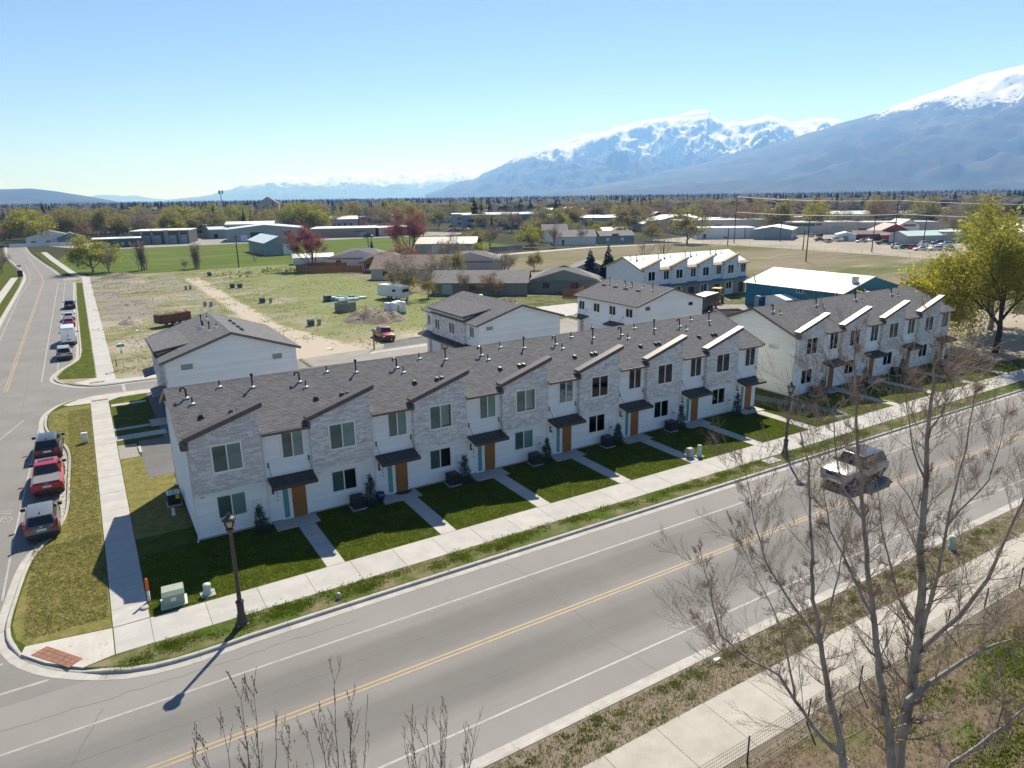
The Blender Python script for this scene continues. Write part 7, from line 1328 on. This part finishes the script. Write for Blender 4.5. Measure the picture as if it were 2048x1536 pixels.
t=thing('cell_tower','slim cell tower with antenna head above the trees at the left','tower',(94.5,561,0)); b=MB(); b.tube([(0,0,0),(0,0,25)],[.45,.3],8); b.build('mast',M['galv'],t)
for k in range(3):
    a=k*2.09; b=MB(); b.box(math.cos(a)*1.4-.5,math.sin(a)*1.4-.2,24,math.cos(a)*1.4+.5,math.sin(a)*1.4+.2,26.4); b.build('antenna',M['bluegrey'],t)
t=thing('mailbox_cluster','dark mailbox cluster at the left sidewalk of the side street','mailbox',(-15,240,0)); b=MB(); b.box(-.6,-.5,.0,.6,.5,1.6); b.build('cabinet',M['dark_paint'],t); b=MB(); b.tube([(0,.4,0),(0,.4,3)],.05,6); b.box(-.5,.38,2.6,.5,.42,3.0); b.build('sign_post',M['charcoal'],t)
pedestal('small hydrant beside the south kerb under the bare trees',40.3,17.7,.17,.8,'util_pale',False)
# ---------------------------------------------------------------- grass and weeds
def scatter(name,label,n,pick,h,m,seed,w=.03,kind='stuff',cat_='grass'):
    rg=random.Random(seed); b=MB()
    for k in range(n):
        x,y=pick(rg)
        for q in range(3):
            a=rg.uniform(0,6.28); hh=h*rg.uniform(.5,1.3); dx,dy=math.cos(a)*w,math.sin(a)*w; ox,oy=rg.gauss(0,h*.6),rg.gauss(0,h*.6); lx,ly=rg.gauss(0,hh*.5),rg.gauss(0,hh*.5); i=len(b.v)
            b.v+=[(x+ox-dx,y+oy-dy,0),(x+ox+dx,y+oy+dy,0),(x+ox+lx,y+oy+ly,hh)]; b.f.append((i,i+1,i+2)); b.m.append(0)
    tag(b.build(name,M[m]),label,cat_,kind=kind)
def clumps(cs,sp): 
    def f(rg): c=rg.choice(cs); return rg.gauss(c[0],sp),rg.gauss(c[1],sp*.6)
    return f
rg=random.Random(31)
def lawn_pick(r):
    while 1:
        x,y=r.uniform(.4,58),r.uniform(35.45,42.5); u=(x-3.66)%7.09
        if 3.66<x<53.3 and ((5.5<u<6.7) or (y>41.2 and 4.2<u<7.05)): continue
        if x>54.5 and y>36: continue
        return x,y
scatter('lawn_grass','short green grass of the front lawns',56000,lawn_pick,.065,'grass_blade',1,.022)
scatter('dry_grass','dry yellowish grass on the corner strip',14000,lambda r:(r.uniform(-3.2,-1.4) if r.random()<.6 else r.uniform(-5,-1.4),r.uniform(46,79)) if r.random()<.55 else (r.uniform(-5,-1.4),r.uniform(36.5,47)),.06,'grass_dry',2,.02)
cs=[(rg.uniform(-1,55),rg.uniform(31.9,32.8)) for k in range(90)]; scatter('verge_grass','green tufts on the verge between sidewalk and kerb',9000,clumps(cs,.35),.08,'grass_blade',3,.025)
cs=[(rg.uniform(5,45),rg.choice((rg.uniform(16.5,18.1),rg.uniform(17.3,18.1)))) for k in range(130)]; scatter('verge_weeds','weed tufts on the bare south verge',2600,clumps(cs,.16),.09,'weed',4,.025)
scatter('dead_grass','dry stems on the south verge and by the wire fence',14000,lambda r:(r.uniform(4,48),r.choice((r.uniform(16.4,18.2),r.uniform(8,13.4)))),.08,'grass_dry',5,.018)
cs=[(rg.uniform(24,46),rg.uniform(6,11.8)) for k in range(60)]; scatter('park_grass','green grass patches beyond the wire fence',9000,clumps(cs,.7),.12,'grass_blade',6,.03)
cs=[(rg.uniform(2,34),rg.uniform(92,222)) for k in range(160)]; scatter('lot_weeds','weeds growing across the vacant lot',4500,clumps(cs,1.8),.14,'weed',7,.05)
cs=[(rg.uniform(26,60),rg.uniform(95,222)) for k in range(120)]; scatter('lot_grass','tall grass on the right half of the vacant lot',2500,clumps(cs,4),.14,'weed',8,.06)
cs=[(40.5+rg.gauss(0,2),112+rg.gauss(0,2.2)) for k in range(20)]+[(44.5,110.5),(51,100),(50,98.5)]
b=MB(); cards(b,rg,[(Vector((x,y,1.9*max(0,1-math.hypot((x-40.5)/4.6,(y-112)/5.2)))),Vector((0,0,1))) for x,y in cs],.28,30,.5); tag(b.build('mound_weeds',M['weed']),'leafy weeds growing over the earth mounds','weeds',kind='stuff')
b=MB(); cards(b,rg,[(Vector((rg.gauss(x,3),rg.gauss(y,1.2),.3)),Vector((0,0,1))) for x,y in ((33,203),(40,205),(47,207),(52,200),(36,196)) for k in range(12)],.4,10,.5); tag(b.build('rise_weeds',M['weed']),'dense green weeds at the far right corner of the lot','weeds',kind='stuff')
# ---------------------------------------------------------------- mountains and haze
SK_R=[(5391,8423,50),(6230,7822,155),(6740,7388,261),(7204,6936,388),(7620,6476,534),(7988,6016,695),(8249,5653,828),(8484,5294,924),(8689,4949,1076),(8830,4694,1150),(8955,4450,1258),(9124,4093,1322),(9362,3515,1445),(9607,2776,1296),(9842,1772,906)]
SK_C=[(5851,12719,70),(6289,12508,212),(6805,12235,408),(7390,11891,693),(7950,11523,937),(8560,11078,1120),(9065,10669,1264),(9607,10183,1381),(10050,9747,1461),(10141,9652,1482),(10298,9484,1293),(10360,9417,1238),(10589,9159,1249),(10831,8871,1334),(10965,8704,1265),(11122,8503,1187),(11170,8439,1208),(11315,8245,1220),(11442,8067,1275),(11569,7884,1173),(11849,7457,1090),(12401,6498,951)]
SK_L=[(2636,25866,32),(3687,25737,128),(4947,25525,452),(6229,25243,753),(6859,25079,700),(8479,24579,871),(9119,24348,782),(10095,23960,908),(10571,23754,767),(11382,23376,1014),(11696,23221,908),(12173,22974,1004),(12639,22721,827),(13255,22367,560),(14017,21898,202)]
SK_F=[(157,30000,112),(951,29985,240),(1591,29958,268),(2550,29891,113),(3545,29790,-11)]
SK_H=[(-1614,8345,145),(-1111,8427,164),(-557,8482,147),(-317,8494,151),(-114,8499,125),(221,8497,58),(439,8489,10),(712,8470,-30)]
def mmat(name,snow,rk=.64):
  global N,L
  m=mat(name,(.02,.03,.02),(.045,.05,.032),scale=.0022,rough=.95,coord='World',spec=.1,c3=(.085,.075,.058),c3scale=.0011,c3lo=.5,c3hi=.68)
  N,L,b=nodes_of(m); src=b.inputs['Base Color'].links[0].from_socket; geo=N.new('ShaderNodeNewGeometry'); sx=N.new('ShaderNodeSeparateXYZ'); L.new(geo.outputs['Position'],sx.inputs[0])
  n1=N.new('ShaderNodeTexNoise'); n1.inputs['Scale'].default_value=.0016; n1.inputs['Detail'].default_value=9; n1.inputs['Roughness'].default_value=.68; mp=N.new('ShaderNodeMapping'); mp.inputs['Scale'].default_value=(1,1,.35); L.new(geo.outputs['Position'],mp.inputs[0]); L.new(mp.outputs[0],n1.inputs[0])
  hh=mth('ADD',sx.outputs[2],mth('MULTIPLY',mth('SUBTRACT',n1.outputs[0],.5),900))
  n2=N.new('ShaderNodeTexNoise'); n2.inputs['Scale'].default_value=.02; n2.inputs['Detail'].default_value=6; n2.inputs['Roughness'].default_value=.75; L.new(geo.outputs['Position'],n2.inputs[0])
  hh=mth('ADD',hh,mth('MULTIPLY',mth('SUBTRACT',n2.outputs[0],.5),700)); mr=N.new('ShaderNodeMapRange'); mr.inputs[1].default_value=snow; mr.inputs[2].default_value=snow+45; L.new(hh,mr.inputs[0])
  mx=N.new('ShaderNodeMix'); mx.data_type='RGBA'; sn=N.new('ShaderNodeSeparateXYZ'); L.new(geo.outputs['Normal'],sn.inputs[0]); ms2=N.new('ShaderNodeMapRange'); ms2.inputs[1].default_value=rk; ms2.inputs[2].default_value=rk+.12; L.new(mth('ADD',sn.outputs[2],mth('MULTIPLY',mth('SUBTRACT',n2.outputs[0],.5),.5)),ms2.inputs[0]); L.new(mth('MULTIPLY',mr.outputs[0],ms2.outputs[0]),mx.inputs[0]); L.new(src,mx.inputs[6]); mx.inputs[7].default_value=(.72,.74,.78,1); L.new(mx.outputs[2],b.inputs['Base Color'])
mmat('mountain_r',860); mmat('mountain_c',640,.62); mmat('mountain_l',430,.42); mmat('mountain_h',5000)
def mountain(name,sky,front,back,seed,mt,ns=260,nt_=70,rough=.2,pw=1.25):
    P=[Vector(p) for p in sky]; cum=[0]
    for a,c in zip(P,P[1:]): cum.append(cum[-1]+(c-a).length)
    b=MB(); o=Vector((seed*7.3,seed*3.1,0))
    def at(s):
        d=s*cum[-1]; i=0
        while i<len(P)-2 and cum[i+1]<d: i+=1
        return P[i].lerp(P[i+1],(d-cum[i])/(cum[i+1]-cum[i]))
    for i in range(ns+1):
        s=i/ns; c=at(s); rd=Vector((c.x,c.y,0)).normalized(); zc=c.z+{'mountain_l':110,'mountain_c':60,'mountain_r':16,'mountain_h':10}[mt]*noise.fractal(Vector((s*cum[-1]/{'mountain_l':900}.get(mt,420),seed,0)),1,2,4)*min(1,c.z/300)
        for j in range(nt_+1):
            t=j/nt_*2-1      # -1 foot towards the viewer, 0 crest, 1 far foot
            w=front if t<0 else back; q=Vector((c.x,c.y,0))+rd*(w*t); u=1-abs(t)
            e=math.sin(math.pi*min(1,u*1.02))**.8 if u<1 else 0
            rn=noise.ridged_multi_fractal(Vector((q.x/2600,q.y/2600,0))+o,.9,2.1,5,.9,2.0)-1.0; fn=noise.fractal(Vector((q.x/500,q.y/500,1))+o,1,2,4)
            z=zc*u**pw+zc*rough*e*rn*.55+zc*(.05+.26*rough)*min(1,(1-u)*9)*e**.5*(fn+.45*noise.fractal(Vector((q.x/170,q.y/170,2))+o,1,2,3))
            b.v.append((q.x,q.y,min(z,c.z*(.2+.8*u)+60*e) if t<0 else z) if u>0 else (q.x,q.y,-2))
    k=nt_+1
    for i in range(ns):
        for j in range(nt_): a=i*k+j; b.f.append((a,a+1,a+k+1,a+k)); b.m.append(0)
    return tag(b.build(name,M[mt],None,True),kind='structure')
mountain('mountain_right',SK_R,4800,3500,1,'mountain_r',ns=300,nt_=110,rough=.2,pw=1.12); mountain('mountain_centre',SK_C,5200,4000,2,'mountain_c',ns=440,nt_=200,rough=.5,pw=1.0); mountain('mountain_range',SK_L,6500,4000,3,'mountain_l',ns=380,nt_=90,rough=.5,pw=1.1); mountain('far_peaks',SK_F,3000,2000,4,'mountain_l',ns=60,nt_=20); mountain('hills',SK_H,3000,2500,5,'mountain_h',ns=140,nt_=40,rough=.3,pw=1.2)
hz=MB(); hz.box(-34000,-6000,-2.5,34000,36000,1660); h=hz.build('haze',None); tag(h,'thin pale haze filling the valley air','haze',kind='stuff')
m=bpy.data.materials.new('haze'); m.use_nodes=True; N=m.node_tree.nodes; N.clear(); o=N.new('ShaderNodeOutputMaterial'); v=N.new('ShaderNodeVolumePrincipled'); v.inputs['Color'].default_value=(.205,.435,1,1); v.inputs['Density'].default_value=1.1e-4; v.inputs['Anisotropy'].default_value=.3; v.inputs['Absorption Color'].default_value=(.9,.95,1,1); m.node_tree.links.new(v.outputs[0],o.inputs['Volume']); h.data.materials.clear(); h.data.materials.append(m)

# ---------------------------------------------------------------- tell look-alikes apart by their order from the left
UNIT=['','first','second','third','fourth','fifth','sixth','seventh','eighth','ninth','tenth','eleventh','twelfth','thirteenth','fourteenth','fifteenth','sixteenth','seventeenth','eighteenth','nineteenth','twentieth']
TENS={2:'twenty',3:'thirty',4:'forty',5:'fifty',6:'sixty',7:'seventy'}
def ordinal(n): return UNIT[n] if n<=20 else (TENS[n//10]+' '+UNIT[n%10] if n%10 else {30:'thirtieth',40:'fortieth',50:'fiftieth',60:'sixtieth',70:'seventieth'}[n])
_same={}
for o in list(COL.objects):
    if o.parent is None and 'label' in o and 'group' in o: _same.setdefault(o['label'],[]).append(o)
for lab,os_ in _same.items():
    if len(os_)<2: continue
    os_.sort(key=lambda o:math.atan2(o.location.x,o.location.y) if o.location.length>.1 else math.atan2(*(sum((Vector(c) for c in o.bound_box),Vector())/8)[:2]))
    for k,o in enumerate(os_): o['label']='%s, %s from left'%(lab,ordinal(k+1))
